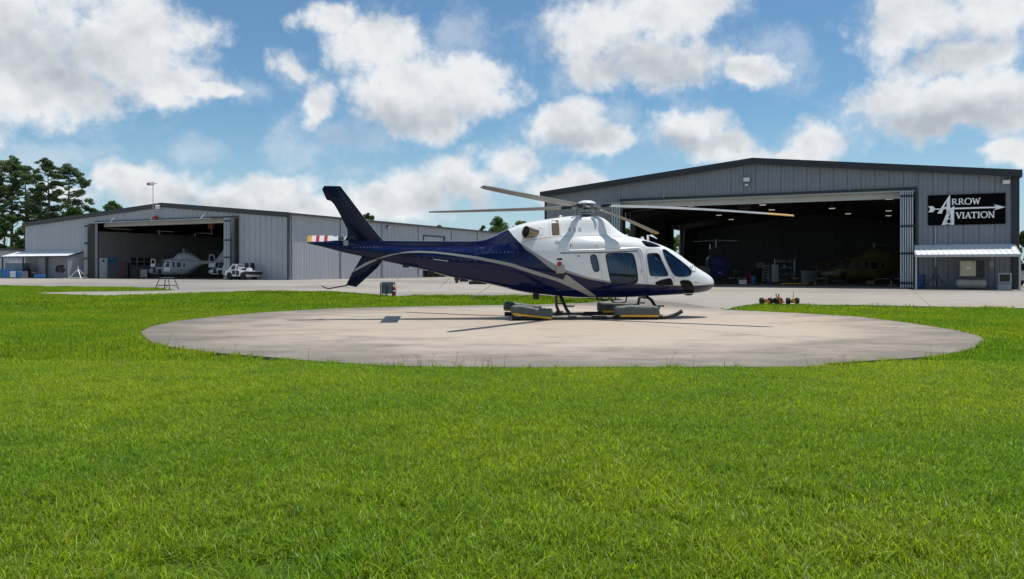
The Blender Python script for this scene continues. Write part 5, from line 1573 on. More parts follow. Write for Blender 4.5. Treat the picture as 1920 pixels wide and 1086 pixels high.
# ------------------------------------------------------------------ white tug
def wheel(mb_t, mb_r, x, y, r, w, s):
    mb_t.lathe([(r * .6, -w / 2), (r * .93, -w / 2), (r, -w * .35), (r, w * .35), (r * .93, w / 2), (r * .6, w / 2)], 20, 'Y', Matrix.Translation((x, y, r)))
    mb_r.lathe([(r * .6, -w * .4), (r * .58, w * .42), (r * .2, w * .3), (r * .2, w * .44), (0, w * .44)], 16, 'Y', Matrix.Translation((x, y, r)) @ Matrix.Scale(s, 4, (0, 1, 0)))
def tug():
    t = empty('tug', gp(455, 524.8), R(150), 'white aircraft tug with two dark seats parked at the far hangar corner', 'tug')
    t.scale = (1.1, 1.1, 1.06)
    a = lambda cx: [(cx + .50 * math.cos(k), .42 + .50 * math.sin(k)) for k in [math.pi * j / 8 for j in range(9)]]
    mb = MB()
    poly = [(-1.75, .35), (-1.6, .42)] + [(-1.75, .42)] * 0 + list(reversed(a(-1.05))) + list(reversed(a(1.2))) + [(1.78, .42), (1.88, .5), (1.88, .95), (1.72, 1.12), (.95, 1.22), (.3, 1.22), (-.2, 1.18), (-.55, 1.02), (-1.75, .95)]
    mb.prism(poly, 'Y', -.86, .86); mb.build('body', M_WHITE, t)
    mb = MB()
    for y0, y1 in ((-.85, -.75), (.75, .85)):
        mb.prism([(.15, 1.2), (.05, 1.72), (.12, 1.8), (.72, 1.8), (.80, 1.72), (1.35, 1.2), (1.2, 1.2), (.68, 1.68), (.2, 1.68), (.28, 1.2)], 'Y', y0, y1)
    mb.box(.08, .76, -.84, .84, 1.8, 1.84, bev=.01); mb.prism([(.70, 1.78), (.80, 1.78), (1.38, 1.2), (1.28, 1.2)], 'Y', -.06, .06); mb.build('cab_frame', M_WHITE, t)
    for s in (-1, 1):
        mb = MB(); mb.prism([(.62, 1.24), (.62, 1.64), (.24, 1.64), (.28, 1.24)], 'Y', s * .86, s * .868) ; mb.build('side_window', M_BLACK, t)
        mb = MB(); mb.box(.22, .72, min(s * .861, s * .872), max(s * .861, s * .872), .62, 1.1); mb.build('side_opening', M_BLACK, t)
        mb = MB(); mb.prism([(-.35, .5), (.12, .5), (.12, 1.1), (-.2, 1.12), (-.45, .95)], 'Y', s * .861, s * .872); mb.build('side_panel', M_DKGREY, t)
    for cx in (-1.05, 1.2):
        for s in (-1, 1):
            w1, w2 = MB(), MB(); wheel(w1, w2, cx, s * .74, .42, .3, s)
            wl = w1.build('wheel', M_RUBBER, t, auto=40); w2.build('rim', M_WHITE, wl, auto=40)
    mb = MB(); mb.box(-2.1, -1.3, -.95, .95, .62, .96, bev=.04); mb.build('rear_bumper', M_BLACK, t)
    mb = MB(); mb.box(-2.05, -1.2, -.9, .9, .962, 1.06, bev=.03); mb.lathe([(.34, 0), (.34, .3), (.1, .34), (0, .34)], 18, 'Z', Matrix.Translation((-1.45, .35, 1.06))); mb.build('rear_deck', M_WHITE, t)
    for y in (-.42, .42):
        mb = MB(); mb.box(-1.12, -.62, y - .25, y + .25, 1.15, 1.32, bev=.05); mb.box(-1.2, -1.05, y - .25, y + .25, 1.3, 1.98, bev=.07); mb.build('seat', M_BLACK, t)
    mb = MB(); mb.tube([(.1, .35, 1.25), (-.28, .35, 1.62)], .03, 6); mb.tube([(-.28 + .2 * math.cos(k) * .5, .35 + .2 * math.sin(k), 1.62 + .2 * math.cos(k) * .7) for k in [j * math.pi / 6 for j in range(13)]], .022, 6); mb.build('steering_wheel', M_BLACK, t)
    mb = MB(); mb.box(-.45, .02, -.7, .7, 1.2, 1.5, bev=.06); mb.tube([(-.1, .6, 1.5), (-.1, .75, 1.72)], .02, 6); mb.build('dashboard', M_WHITE, t)
    for s in (-1, 1):
        mb = MB(); mb.lathe([(.11, 0), (.10, .03), (0, .035)], 14, 'X', Matrix.Translation((1.88, s * .6, .78))); mb.build('headlight', M_LAMPGLASS, t)
tug()

# ------------------------------------------------------------------ work stand on the apron edge
def stand():
    p = gp(313, 542.5)
    t = empty('work_stand', p, R(-18), 'small dark steel work stand with splayed legs before the far hangar', 'stand')
    H = .76
    for sx in (-1, 1):
        for sy in (-1, 1):
            mb = MB(); mb.tube([(sx * .62, sy * .42, 0), (sx * .34, sy * .25, H)], .028, 6); mb.build('leg', M_DKGREY, t)
    mb = MB(); mb.box(-.38, .38, -.28, .28, H, H + .035); mb.build('platform', M_STEEL, t)
    mb = MB()
    c = [(sx * .52, sy * .36, .27) for sx, sy in ((-1, -1), (1, -1), (1, 1), (-1, 1))]
    for i in range(4): mb.tube([c[i], c[(i + 1) % 4]], .024, 6)
    mb.box(-.52, .52, -.36, .36, .265, .285)
    for s in (-1, 1):
        mb.tube([(-.60, s * .41, .03), (-.2, s * .34, .27)], .014, 5); mb.tube([(.60, s * .41, .03), (.2, s * .34, .27)], .014, 5)
    mb.build('lower_frame', M_DKGREY, t)
stand()

# ------------------------------------------------------------------ cabinet and extinguisher at the lawn's edge
p = gp(725, 555.6)
t = empty('equipment_cabinet', p, R(4), 'grey metal cabinet on short posts at the lawn edge beside the red fire extinguisher', 'cabinet')
mb = MB(); mb.box(-.25, .27, -.10, .18, .13, .72, bev=.012); mb.build('cabinet_body', M_GREYBOX, t)
mb = MB(); mb.box(-.22, .24, -.125, -.101, .16, .42); mb.box(-.22, .24, -.125, -.101, .44, .69); mb.build('cabinet_door', M_GREYBOX, t)
for x, y in ((-.29, -.12), (-.06, -.13), (.02, -.15), (.29, .0)):
    mb = MB(); mb.box(x - .025, x + .025, y - .025, y + .025, -.05, .68 if x < -.2 or x > .2 else .14); mb.build('post', M_BLACK, t)
mb = MB(); mb.tube([(-.2, -.2, -.05), (-.2, -.2, .5), (-.15, -.2, .56), (-.1, -.2, .55)], .016, 6); mb.build('standpipe', M_BLACK, t)
mb = MB(); mb.tube([(.03, -.2, -.05), (.03, -.2, .48), (-.01, -.2, .56), (-.06, -.2, .57)], .03, 6); mb.build('standpipe', M_BLACK, t)
e = empty('fire_extinguisher', gp(738.8, 555.6), 0, 'red fire extinguisher with a white label standing beside the grey cabinet', 'fire extinguisher')
mb = MB(); mb.lathe([(.075, 0), (.08, .02), (.08, .40), (.06, .46), (.025, .49), (0, .49)], 18, 'Z'); mb.build('cylinder', M_RED, e, auto=40)
mb = MB(); mb.lathe([(.0815, .22), (.0815, .30)], 18, 'Z'); mb.build('label_band', M_WHITE, e, smooth=True)
mb = MB(); mb.tube([(0, 0, .48), (0, 0, .62)], .018, 8); mb.tube([(-.09, 0, .70), (.05, 0, .69)], .016, 6); mb.tube([(-.06, 0, .63), (.06, 0, .64)], .014, 6); mb.box(-.02, .04, -.02, .02, .6, .7); mb.build('valve', M_BLACK, e)
mb = MB(); mb.tube([(.03, 0, .6), (.11, -.02, .52), (.10, -.03, .3), (.09, -.03, .12)], .012, 6); mb.build('hose', M_BLACK, e)

# ------------------------------------------------------------------ ground handling wheels by the right lawn tip
def handling(px, label, rz, handle, turned=False):
    t = empty('handling_wheels', gp(px, 570.3) + Vector((0, 0, 0)), rz, label, 'wheel set', 'ground handling wheel sets by the lawn')
    half = .17 if not turned else .10
    for s in (-1, 1):
        w1, w2 = MB(), MB(); wheel(w1, w2, 0, 0, .125, .13, s)
        wl = w1.build('wheel', M_RUBBER, t, (s * half * 1.0, 0, 0), (0, 0, R(90)), auto=40); w2.build('rim', M_ORANGE, wl, auto=40)
    mb = MB(); mb.tube([(-half, 0, .125), (half, 0, .125)], .022, 8); mb.build('axle', M_ORANGE, t)
    mb = MB(); mb.prism([(-.07, .05), (.07, .05), (.055, .16), (.03, .20), (-.03, .20), (-.05, .15)], 'Y', -.09, .05); mb.box(-.04, .04, -.3, -.09, .05, .12, bev=.01); mb.build('frame', M_ORANGE, t)
    if handle == 1:
        mb = MB(); mb.tube([(.02, 0, .18), (.05, .02, .45)], .013, 6); mb.build('handle', M_ORANGE, t)
    if handle == 2:
        for (a, b, m_) in (((-.05, -.05, .12), (-.09, 0, .36), M_ORANGE), ((.06, .0, .16), (.09, .04, .34), M_BLACK)):
            mb = MB(); mb.tube([a, b], [.03, .018], 6); mb.box(b[0] - .02, b[0] + .02, b[1] - .02, b[1] + .02, b[2] - .02, b[2] + .05, bev=.006); mb.build('handle', m_, t)
        mb = MB(); mb.box(.02, .16, -.06, .06, .18, .21, bev=.006); mb.box(-.16, -.03, -.06, .06, .18, .21, bev=.006); mb.prism([(-.06, .02), (.02, .02), (-.02, .3), (-.09, .3)], 'Y', -.12, -.07); mb.build('bracket', M_ORANGE, t)
handling(1436.3, 'orange wheel set without a handle, leftmost of the three beside the lawn tip', R(3), 0)
handling(1458.5, 'orange wheel set with two upright levers, in the middle of the three', R(28), 2, True)
handling(1486, 'orange wheel set with one tall thin handle, rightmost of the three', R(-2), 1)

# ------------------------------------------------------------------ lean-to at the far hangar
def ribbed_roof(root, x0, x1, y0, z0, y1, z1, npan, m, rib=.03, skew0=0, skew1=0):
    for k in range(npan):
        a, b = x0 + (x1 - x0) * k / npan, x0 + (x1 - x0) * (k + 1) / npan - .006
        pr = [(a, 0), (a + .015, rib), (a + .06, rib), (a + .075, 0), (b, 0)]
        vs = [(x + skew0, y0, z0 + h) for x, h in pr] + [(x + skew1, y1, z1 + h) for x, h in pr] + [(x + skew0, y0, z0 - .02) for x, h in pr] + [(x + skew1, y1, z1 - .02) for x, h in pr]
        n = 5
        fs = [(i, i + 1, n + i + 1, n + i) for i in range(4)] + [(2 * n + i, 3 * n + i, 3 * n + i + 1, 2 * n + i + 1) for i in range(4)] + [(i, 2 * n + i, 2 * n + i + 1, i + 1) for i in range(4)] + [(n + i, n + i + 1, 3 * n + i + 1, 3 * n + i) for i in range(4)]
        mb = MB(); mb.add(vs, fs); mb.build('roof_panel', m, root)
xw_ = LF.fy(158, 472, -.05)[0]
YL = min([-k * .1 for k in range(10, 60)], key=lambda y: abs(LF.fy(127, 480.2, y)[0] - xw_))
xa, za = LF.fy(2, 480.2, YL); xb, zb = LF.fy(126, 480.2, YL)
xc, zc_ = LF.fy(42, 471.5, -.05); xd, zd_ = LF.fy(158, 472, -.05)
zf_ = (za + zb) / 2; zr_ = (zc_ + zd_) / 2
lt = empty('lean_to', LF.world(xa, 0, 0), -PHI, 'white roofed open lean-to against the far hangar, blue crates and boxes under it', 'lean-to')
wid = xb - xa
ribbed_roof(lt, 0, wid, YL, zf_, -.05, zr_, 18, M_WHITEROOF)
mb = MB(); mb.box(-.05, wid + .05, YL - .06, YL + .02, zf_ - .2, zf_ - .03); mb.build('fascia', M_DARKTRIM, lt)
mb = MB(); mb.prism([(YL + .03, zf_ - .2), (-.1, zr_ - .2), (-.1, zr_ - .04), (YL + .03, zf_ - .04)], 'X', wid - .02, wid + .05); mb.build('side_rafter', M_DARKTRIM, lt)
for px in (4, 42.5, 85.5):
    xx = LF.fy(px, 500, YL)[0] - xa
    mb = MB(); mb.box(xx - .08, xx + .08, YL - .02, YL + .14, 0, zf_ - .2); mb.build('post', M_DKGREY, lt)
k = YL + .1
while k < -.2:
    panel_yz(lt, 'side_panel', M_PALE, k, min(k + .9, -.1), 0, zf_ - .2, wid - .05, 1); k += .91
mb = MB(); x7 = LF.fy(71.5, 500, -.6)[0] - xa; x8 = LF.fy(84, 500, -.6)[0] - xa
mb.box(x7, x8, -.62, -.55, 0, zr_ - .35); mb.build('door', M_PALE, lt)
GL = 'goods stored under the white lean-to'
def lbox(name, px0, px1, ptop, y, dep, m, label, cat, zbot=0.0, group=GL, lid=None):
    x0, x1 = LF.fy(px0, 510, y)[0], LF.fy(px1, 510, y)[0]; zt = LF.fy(px0, ptop, y)[1]
    zt = max(zt, zbot + .2)
    t = empty(name, LF.world((x0 + x1) / 2, y, zbot), -PHI, label, cat, group)
    w = (x1 - x0) / 2
    mb = MB(); mb.box(-w, w, 0, dep, .04, zt - zbot, bev=.02); mb.build('box_body', m, t)
    mb = MB(); mb.box(-w + .03, w - .03, -.03, -.002, .15, (zt - zbot) * .5); mb.box(-w + .03, w - .03, -.03, -.002, (zt - zbot) * .55, (zt - zbot) - .08); mb.build('front_panel', lid or m, t)
    mb = MB()
    for s in (-1, 1): mb.box(s * w * .8 - .08, s * w * .8 + .08, .1, dep - .1, 0, .038)
    mb.build('skid_foot', M_BLACK, t)
    return t
lbox('storage_cabinet', 10, 42, 493.5, -2.6, 1.2, M_GREYBOX, 'wide grey box cabinet behind the left post of the lean-to', 'cabinet')
lbox('crate', 6, 18, 505, -4.2, .9, M_TEAL, 'teal crate on the ground at the left post of the lean-to', 'crate', lid=M_BLUE)
lbox('crate', 18.5, 30, 507.5, -4.4, .9, M_BLUE, 'bright blue crate between the teal crate and the grey blue crate', 'crate', lid=M_WHITE)
lbox('crate', 31, 41, 509, -4.3, .9, M_GREYBOX, 'grey blue crate just left of the second post of the lean-to', 'crate', lid=M_BLUE)
lbox('crate', -14, 3, 505, -3.8, 1.2, M_TEAL, 'blue green crate cut by the left picture edge', 'crate', lid=M_TEAL)
GD2 = 'row of blue drums under the lean-to'
lb = ['leftmost blue drum in the row before the pale lean-to door', 'second blue drum from the left, before the pale lean-to door', 'third blue drum from the left, before the pale lean-to door', 'rightmost blue drum, beside the third post of the lean-to']
for k in range(4):
    px = 67.3 + k * 5.1
    x = LF.fy(px, 515, -3.6)[0]
    t = empty('drum', LF.world(x, -3.6, 0), 0, lb[k], 'drum', GD2)
    mb = MB(); mb.lathe([(.21, 0), (.22, .03), (.22, .25), (.235, .27), (.22, .29), (.22, .5), (.2, .54), (0, .54)], 14, 'Z'); mb.build('shell', M_BLUE, t, auto=40)
    mb = MB(); mb.lathe([(.05, .54), (.05, .57), (0, .57)], 8, 'Z', Matrix.Translation((.1, 0, 0))); mb.build('cap', M_WHITE, t)
# covered machine, table, bare engine on its stand
x = LF.fy(51.5, 505, -2.2)[0]
t = empty('covered_machine', LF.world(x, -2.2, 0), -PHI, 'tall machine under a black cover just right of the second lean-to post', 'machine', GL)
bm = bmesh.new(); bmesh.ops.create_icosphere(bm, subdivisions=3, radius=1)
for v in bm.verts:
    x_, y_, z_ = v.co; f = 1 - .45 * max(0, z_); v.co = (x_ * .42 * f + .05 * math.sin(z_ * 7), y_ * .4 * f + .04 * math.sin(x_ * 9 + z_ * 5), .95 + z_ * .78 + .04 * math.sin(x_ * 11))
me = bpy.data.meshes.new('cover'); bm.to_mesh(me); bm.free(); link_mesh('cover', me, M_BLACK, t, smooth=True)
mb = MB(); mb.box(-.45, .45, -.4, .4, .1, .32); [mb.lathe([(.1, -.04), (.1, .04)], 10, 'Y', Matrix.Translation((sx * .35, sy * .35, .1))) for sx in (-1, 1) for sy in (-1, 1)]; mb.build('trolley', M_DKGREY, t)
x0 = LF.fy(60, 507, -2.8)[0]
t = empty('bench', LF.world(x0, -2.8, 0), -PHI, 'low grey bench behind the blue drums', 'bench', GL)
mb = MB(); mb.box(0, .9, 0, .5, .78, .84); mb.build('bench_top', M_LGREY, t)
for sx in (.05, .85):
    for sy in (.05, .45): mb = MB(); mb.box(sx - .03, sx + .03, sy - .03, sy + .03, 0, .778); mb.build('leg', M_DKGREY, t)
x0, x1 = LF.fy(101, 507, -2.5)[0], LF.fy(120, 507, -2.5)[0]
t = empty('engine', LF.world((x0 + x1) / 2, -2.5, 0), -PHI, 'bulky dark engine on a stand near the right end of the lean-to', 'engine', GL)
mb = MB(); mb.lathe([(.1, -.8), (.38, -.72), (.42, -.3), (.34, -.1), (.46, .1), (.46, .5), (.3, .7), (.1, .8)], 16, 'X', Matrix.Translation((0, .3, 1.25))); mb.build('engine_case', M_DKGREY, t, auto=40)
mb = MB()
for i in range(7): mb.tube([(-.6 + i * .2, .0, .95), (-.5 + i * .2, -.15, 1.25), (-.55 + i * .2, .05, 1.7)], .05, 6)
mb.box(-.5, .3, -.05, .6, 1.6, 1.9, bev=.05); mb.build('pipework', M_BLACK, t)
mb = MB(); mb.box(-.8, .8, -.2, .8, .15, .25); [mb.tube([(sx * .7, sy, .25), (sx * .5, sy, .9)], .05, 6) for sx in (-1, 1) for sy in (0, .6)]; [mb.tube([(sx * .7, sy, 0), (sx * .7, sy, .2)], .08, 8) for sx in (-1, 1) for sy in (-.1, .7)]; mb.build('stand', M_STEEL, t)
x0 = LF.fy(122, 507, -4.2)[0]
t = empty('hoist_frame', LF.world(x0, -4.2, 0), -PHI, 'pale steel right angled frame beside the dark engine under the lean-to', 'frame', GL)
mb = MB(); mb.tube([(-.35, 0, 1.55), (.05, 0, 1.55), (.05, 0, .05), (-.55, 0, .05), (.0, 0, 1.0)], .045, 6); mb.tube([(.05, -.3, .05), (.05, .5, .05)], .045, 6); mb.build('tube_frame', M_GALV, t)
def a_frame(F, px, ptop, ph, y, m, label, root_rz, group=None, half=1.25):
    x = F.fy(px, 510, y)[0]; zt = F.fy(px, ptop, y)[1]; zs = F.fy(px, ph, y)[1]
    t = empty('jack_stand', F.world(x, y, 0), root_rz, label, 'jack stand', group)
    for a in (200, 340, 80):
        mb = MB(); c, s = math.cos(R(a)) * half, math.sin(R(a)) * half
        mb.tube([(c, s, .1), (c * .08, s * .08, zs)], .05, 6); mb.box(c - .1, c + .1, s - .1, s + .1, 0, .06); mb.build('leg', m, t)
    mb = MB(); pts = [(math.cos(R(a)) * half * .97, math.sin(R(a)) * half * .97, .14) for a in (200, 340, 80, 200)]; mb.tube(pts, .035, 6); mb.build('brace', m, t)
    mb = MB(); mb.lathe([(.12, zs - .3), (.12, zs + .05), (.06, zs + .06), (.06, zt), (.1, zt), (.1, zt + .05), (0, zt + .05)], 12, 'Z'); mb.build('ram', m, t)
    return t
a_frame(LF, 146.5, 500, 506, -3.2, M_WHITE, 'white tripod jack stand outside the right wall of the white lean-to', -PHI, 'tripod jack stands', 1.3)
# hose lying before the crates
pts = [gp(px, py) for px, py in ((12, 520.6), (18, 521.2), (24, 520.8), (31, 521.6), (38, 521.0))]
h = MB(); h.tube([(p.x, p.y, .05) for p in pts], .06, 6); tag(h.build('hose', M_SAFETY), 'orange hose lying on the concrete before the blue crates', 'hose')
# pale shed far left
sx = at(-6, 500, 138)
sd = empty('shed', (sx.x, 138, 0), R(-20), 'pale shed with a dark roof edge behind the lean-to at the left picture edge', 'shed')
for k in range(8):
    panel_xz(sd, 'wall_panel', M_PALE, -4.2 + k * .9, -4.2 + (k + 1) * .9, 0, lambda x: 4.6, 0, -1)
for k in range(5): panel_yz(sd, 'wall_panel', M_PALE, k * .9, (k + 1) * .9, 0, 4.6, 3.0, 1)
mb = MB(); mb.box(-4.5, 3.3, -.3, 4.8, 4.6, 4.95); mb.build('roof', M_BROWNTRIM, sd)

# ------------------------------------------------------------------ lean-to at the near hangar
YR = -3.0
xa, za = RF.fy(1717, 477.5, YR); xb, zb = RF.fy(1913, 476.5, YR)
xc, zc_ = RF.fy(1719, 459, -.05); xd, zd_ = RF.fy(1905, 458, -.05)
zf_ = (za + zb) / 2; zr_ = (zc_ + zd_) / 2; wid = xb - xa
rt = empty('lean_to', RF.world(xa, 0, 0), -PHI, 'narrow lean-to with a white ribbed roof below the lettered board, compressor under it', 'lean-to')
ribbed_roof(rt, 0, wid, YR, zf_, -.05, zr_, 18, M_WHITEROOF, .035)
mb = MB(); mb.box(-.02, wid + .02, YR - .05, YR + .02, zf_ - .17, zf_ - .025); mb.build('fascia', M_GALV, rt)
for x_ in (0.0, wid):
    mb = MB(); mb.prism([(YR + .03, zf_ - .16), (-.1, zr_ - .16), (-.1, zr_ + .02), (YR + .03, zf_ + .02)], 'X', x_ - .06, x_ - .002) if x_ == 0 else mb.prism([(YR + .03, zf_ - .16), (-.1, zr_ - .16), (-.1, zr_ + .02), (YR + .03, zf_ + .02)], 'X', x_ + .002, x_ + .06); mb.build('side_trim', M_GALV, rt)
for x_ in (.02, wid - .02):
    mb = MB(); mb.box(x_ - .055, x_ + .055, YR - .02, YR + .09, 0, zf_ - .172); mb.build('post', M_GALV, rt)
GR = 'equipment under the lettered hangar lean-to'
# compressor: cream cabinet on a lying tank
y = -1.5
x0, x1 = RF.fy(1792, 530, y)[0], RF.fy(1851, 530, y)[0]
zt0, zt1 = RF.fy(1820, 541, y)[1], RF.fy(1820, 523.5, y)[1]
rr = (zt1 - max(.05, zt0)) / 2; zc0 = max(.05, zt0) + rr
cp = empty('air_compressor', RF.world((x0 + x1) / 2, y, 0), -PHI, 'air compressor with a cream cabinet over a long lying tank, under the narrow lean-to', 'compressor', GR)
w = (x1 - x0) / 2
mb = MB(); mb.lathe([(0, -w), (rr * .5, -w + .02), (rr * .85, -w + .1), (rr, -w + .24), (rr, w - .24), (rr * .85, w - .1), (rr * .5, w - .02), (0, w)], 24, 'X', Matrix.Translation((0, .2, zc0))); mb.build('tank', M_TANK, cp, auto=50)
for s in (-1, 1): mb = MB(); mb.box(s * w * .6 - .06, s * w * .6 + .06, .0, .4, 0, zc0 - rr * .8); mb.build('foot', M_DKGREY, cp)
cx0, cx1 = RF.fy(1800, 500, y)[0] - (x0 + x1) / 2, RF.fy(1829.5, 500, y)[0] - (x0 + x1) / 2
cz0, cz1 = RF.fy(1815, 518, y)[1], RF.fy(1815, 489.5, y)[1]
mb = MB(); mb.box(cx0, cx1, -.15, .55, cz0, cz1, bev=.02); cb = mb.build('cabinet', M_CREAM, cp)
mb = MB(); mb.box(cx0 + .02, cx1 - .03, -.172, -.152, cz0 + .02, cz1 - .02); mb.build('cabinet_door', M_CREAM, cp)
mb = MB(); mb.box(cx0 + .36, cx0 + .60, -.18, -.1725, (cz0 + cz1) / 2 - .02, (cz0 + cz1) / 2 + .13); mb.build('label_plate', M_WHITE, cp)
mb = MB(); mb.lathe([(.045, -.19), (.045, -.172)], 12, 'Y', Matrix.Translation((cx1 - .14, 0, cz1 - .11))); mb.build('gauge', M_BLACK, cp)
mb = MB(); mb.box(cx1 + .004, cx1 + .5, -.1, .6, cz0 - .05, cz1 + .03, bev=.02); mb.build('motor_housing', M_BLACK, cp)
mb = MB(); mb.box(cx0 + .1, cx1 + .4, .0, .5, zc0 + rr - .01, cz0 - .055); mb.build('mounting_plate', M_DKGREY, cp)
# television-like grey unit on a box
y = -1.6
x0, x1 = RF.fy(1870, 530, y)[0], RF.fy(1897, 530, y)[0]
zA, zB = RF.fy(1885, 531, y)[1], RF.fy(1885, 512, y)[1]
t = empty('plastic_bin', RF.world((x0 + x1) / 2, y, 0), -PHI, 'clear grey plastic bin under the old television', 'bin', GR)
w = (x1 - x0) / 2
mb = MB(); mb.prism([(-w * .92, 0.0), (w * .92, 0.0), (w, zA - .06), (-w, zA - .06)], 'Y', 0, .5); mb.build('tub', M_LGREY, t)
mb = MB(); mb.box(-w - .02, w + .02, -.02, .52, zA - .058, zA - .005, bev=.01); mb.build('lid', M_GREYBOX, t)
t = empty('television', RF.world((x0 + x1) / 2 + .02, y, zA), -PHI, 'old grey box television with a black screen on a plastic bin', 'television', GR)
h = zB - zA
mb = MB(); mb.box(-w * .95, w * .95, 0.0, .12, .0, h, bev=.03); mb.prism([(-w * .85, .06), (w * .85, .06), (w * .5, h * .9), (-w * .5, h * .9)], 'Y', .121, .5); mb.build('case', M_LGREY, t)
mb = MB(); mb.box(-w * .72, w * .72, -.012, -.001, h * .14, h * .86, bev=.004); mb.build('screen', mat('tv_screen', (.008, .008, .009), .1), t)
x_ = RF.fy(1726.5, 520, -1.2)[0]
t = empty('drum', RF.world(x_, -1.2, 0), 0, 'tall dark blue drum in the shade beside the left post of the narrow lean-to', 'drum', GR)
mb = MB(); mb.lathe([(.26, 0), (.28, .03), (.28, .3), (.3, .32), (.28, .34), (.28, .62), (.3, .64), (.28, .66), (.28, .95), (.26, .98), (0, .98)], 18, 'Z'); mb.build('shell', mat('drum_blue', (.015, .04, .16), .5), t, auto=40)
mb = MB(); mb.lathe([(.04, .98), (.04, 1.02), (0, 1.02)], 8, 'Z', Matrix.Translation((.14, 0, 0))); mb.build('cap', M_BLACK, t)
a_frame(RF, 1754, 502, 515, -1.3, M_DKGREY, 'dark tripod jack stand in the shade between blue drum and cream compressor', -PHI, 'tripod jack stands', .78)
x_, z_ = RF.fy(1859, 496, -.1)
t = empty('electric_box', RF.world(x_, -.12, z_), -PHI, 'grey electric box on the wall between compressor and television', 'electric box', GR)
mb = MB(); mb.box(-.13, .13, 0, .1, -.2, .2, bev=.01); mb.build('case', M_LGREY, t)
mb = MB(); mb.tube([(0, .05, .2), (0, .05, .5), (1.1, .05, .55), (1.1, .05, .75)], .018, 6); mb.build('conduit', M_LGREY, t)
# white pickup beside the near hangar
def pickup():
    t = empty('pickup_truck', gp(1936, 538.2), R(112), 'white pickup truck half hidden at the right picture edge', 'pickup truck')
    mb = MB()
    poly = [(-2.6, .5), (-2.15, .5), (-2.1, .75), (-1.85, .95), (-1.45, .95), (-1.2, .75), (-1.15, .5), (1.15, .5), (1.2, .75), (1.45, .95), (1.85, .95), (2.1, .75), (2.15, .5), (2.65, .55), (2.7, 1.0), (2.5, 1.12), (1.2, 1.18), (-2.6, 1.18)]
    mb.prism(poly, 'Y', -.95, .95); mb.build('body', M_WHITE, t)
    mb = MB(); mb.prism([(-.75, 1.18), (1.3, 1.18), (.7, 1.82), (-.55, 1.85)], 'Y', -.82, .82); mb.build('cab', M_WHITE, t)
    for s in (-1, 1):
        mb = MB(); mb.prism([(-.6, 1.24), (1.1, 1.24), (.62, 1.74), (-.46, 1.76)], 'Y', s * .821, s * .83); mb.build('side_window', M_BLACK, t)
        mb = MB(); mb.box(-.1, .08, min(s * .952, s * .97), max(s * .952, s * .97), 1.0, 1.04); mb.build('handle', M_BLACK, t)
    for cx in (-1.65, 1.65):
        for s in (-1, 1):
            w1, w2 = MB(), MB(); wheel(w1, w2, cx, s * .82, .4, .26, s); wl = w1.build('wheel', M_RUBBER, t, auto=40); w2.build('rim', M_GALV, wl, auto=40)
    mb = MB(); mb.box(-2.75, -2.605, -.9, .9, .5, .7, bev=.03); mb.build('bumper', M_GALV, t)
    for s in (-1, 1): mb = MB(); mb.box(-2.62, -2.6005, s * .86 - .07, s * .86 + .07, .8, 1.1); mb.build('tail_light', M_RED, t)
pickup()

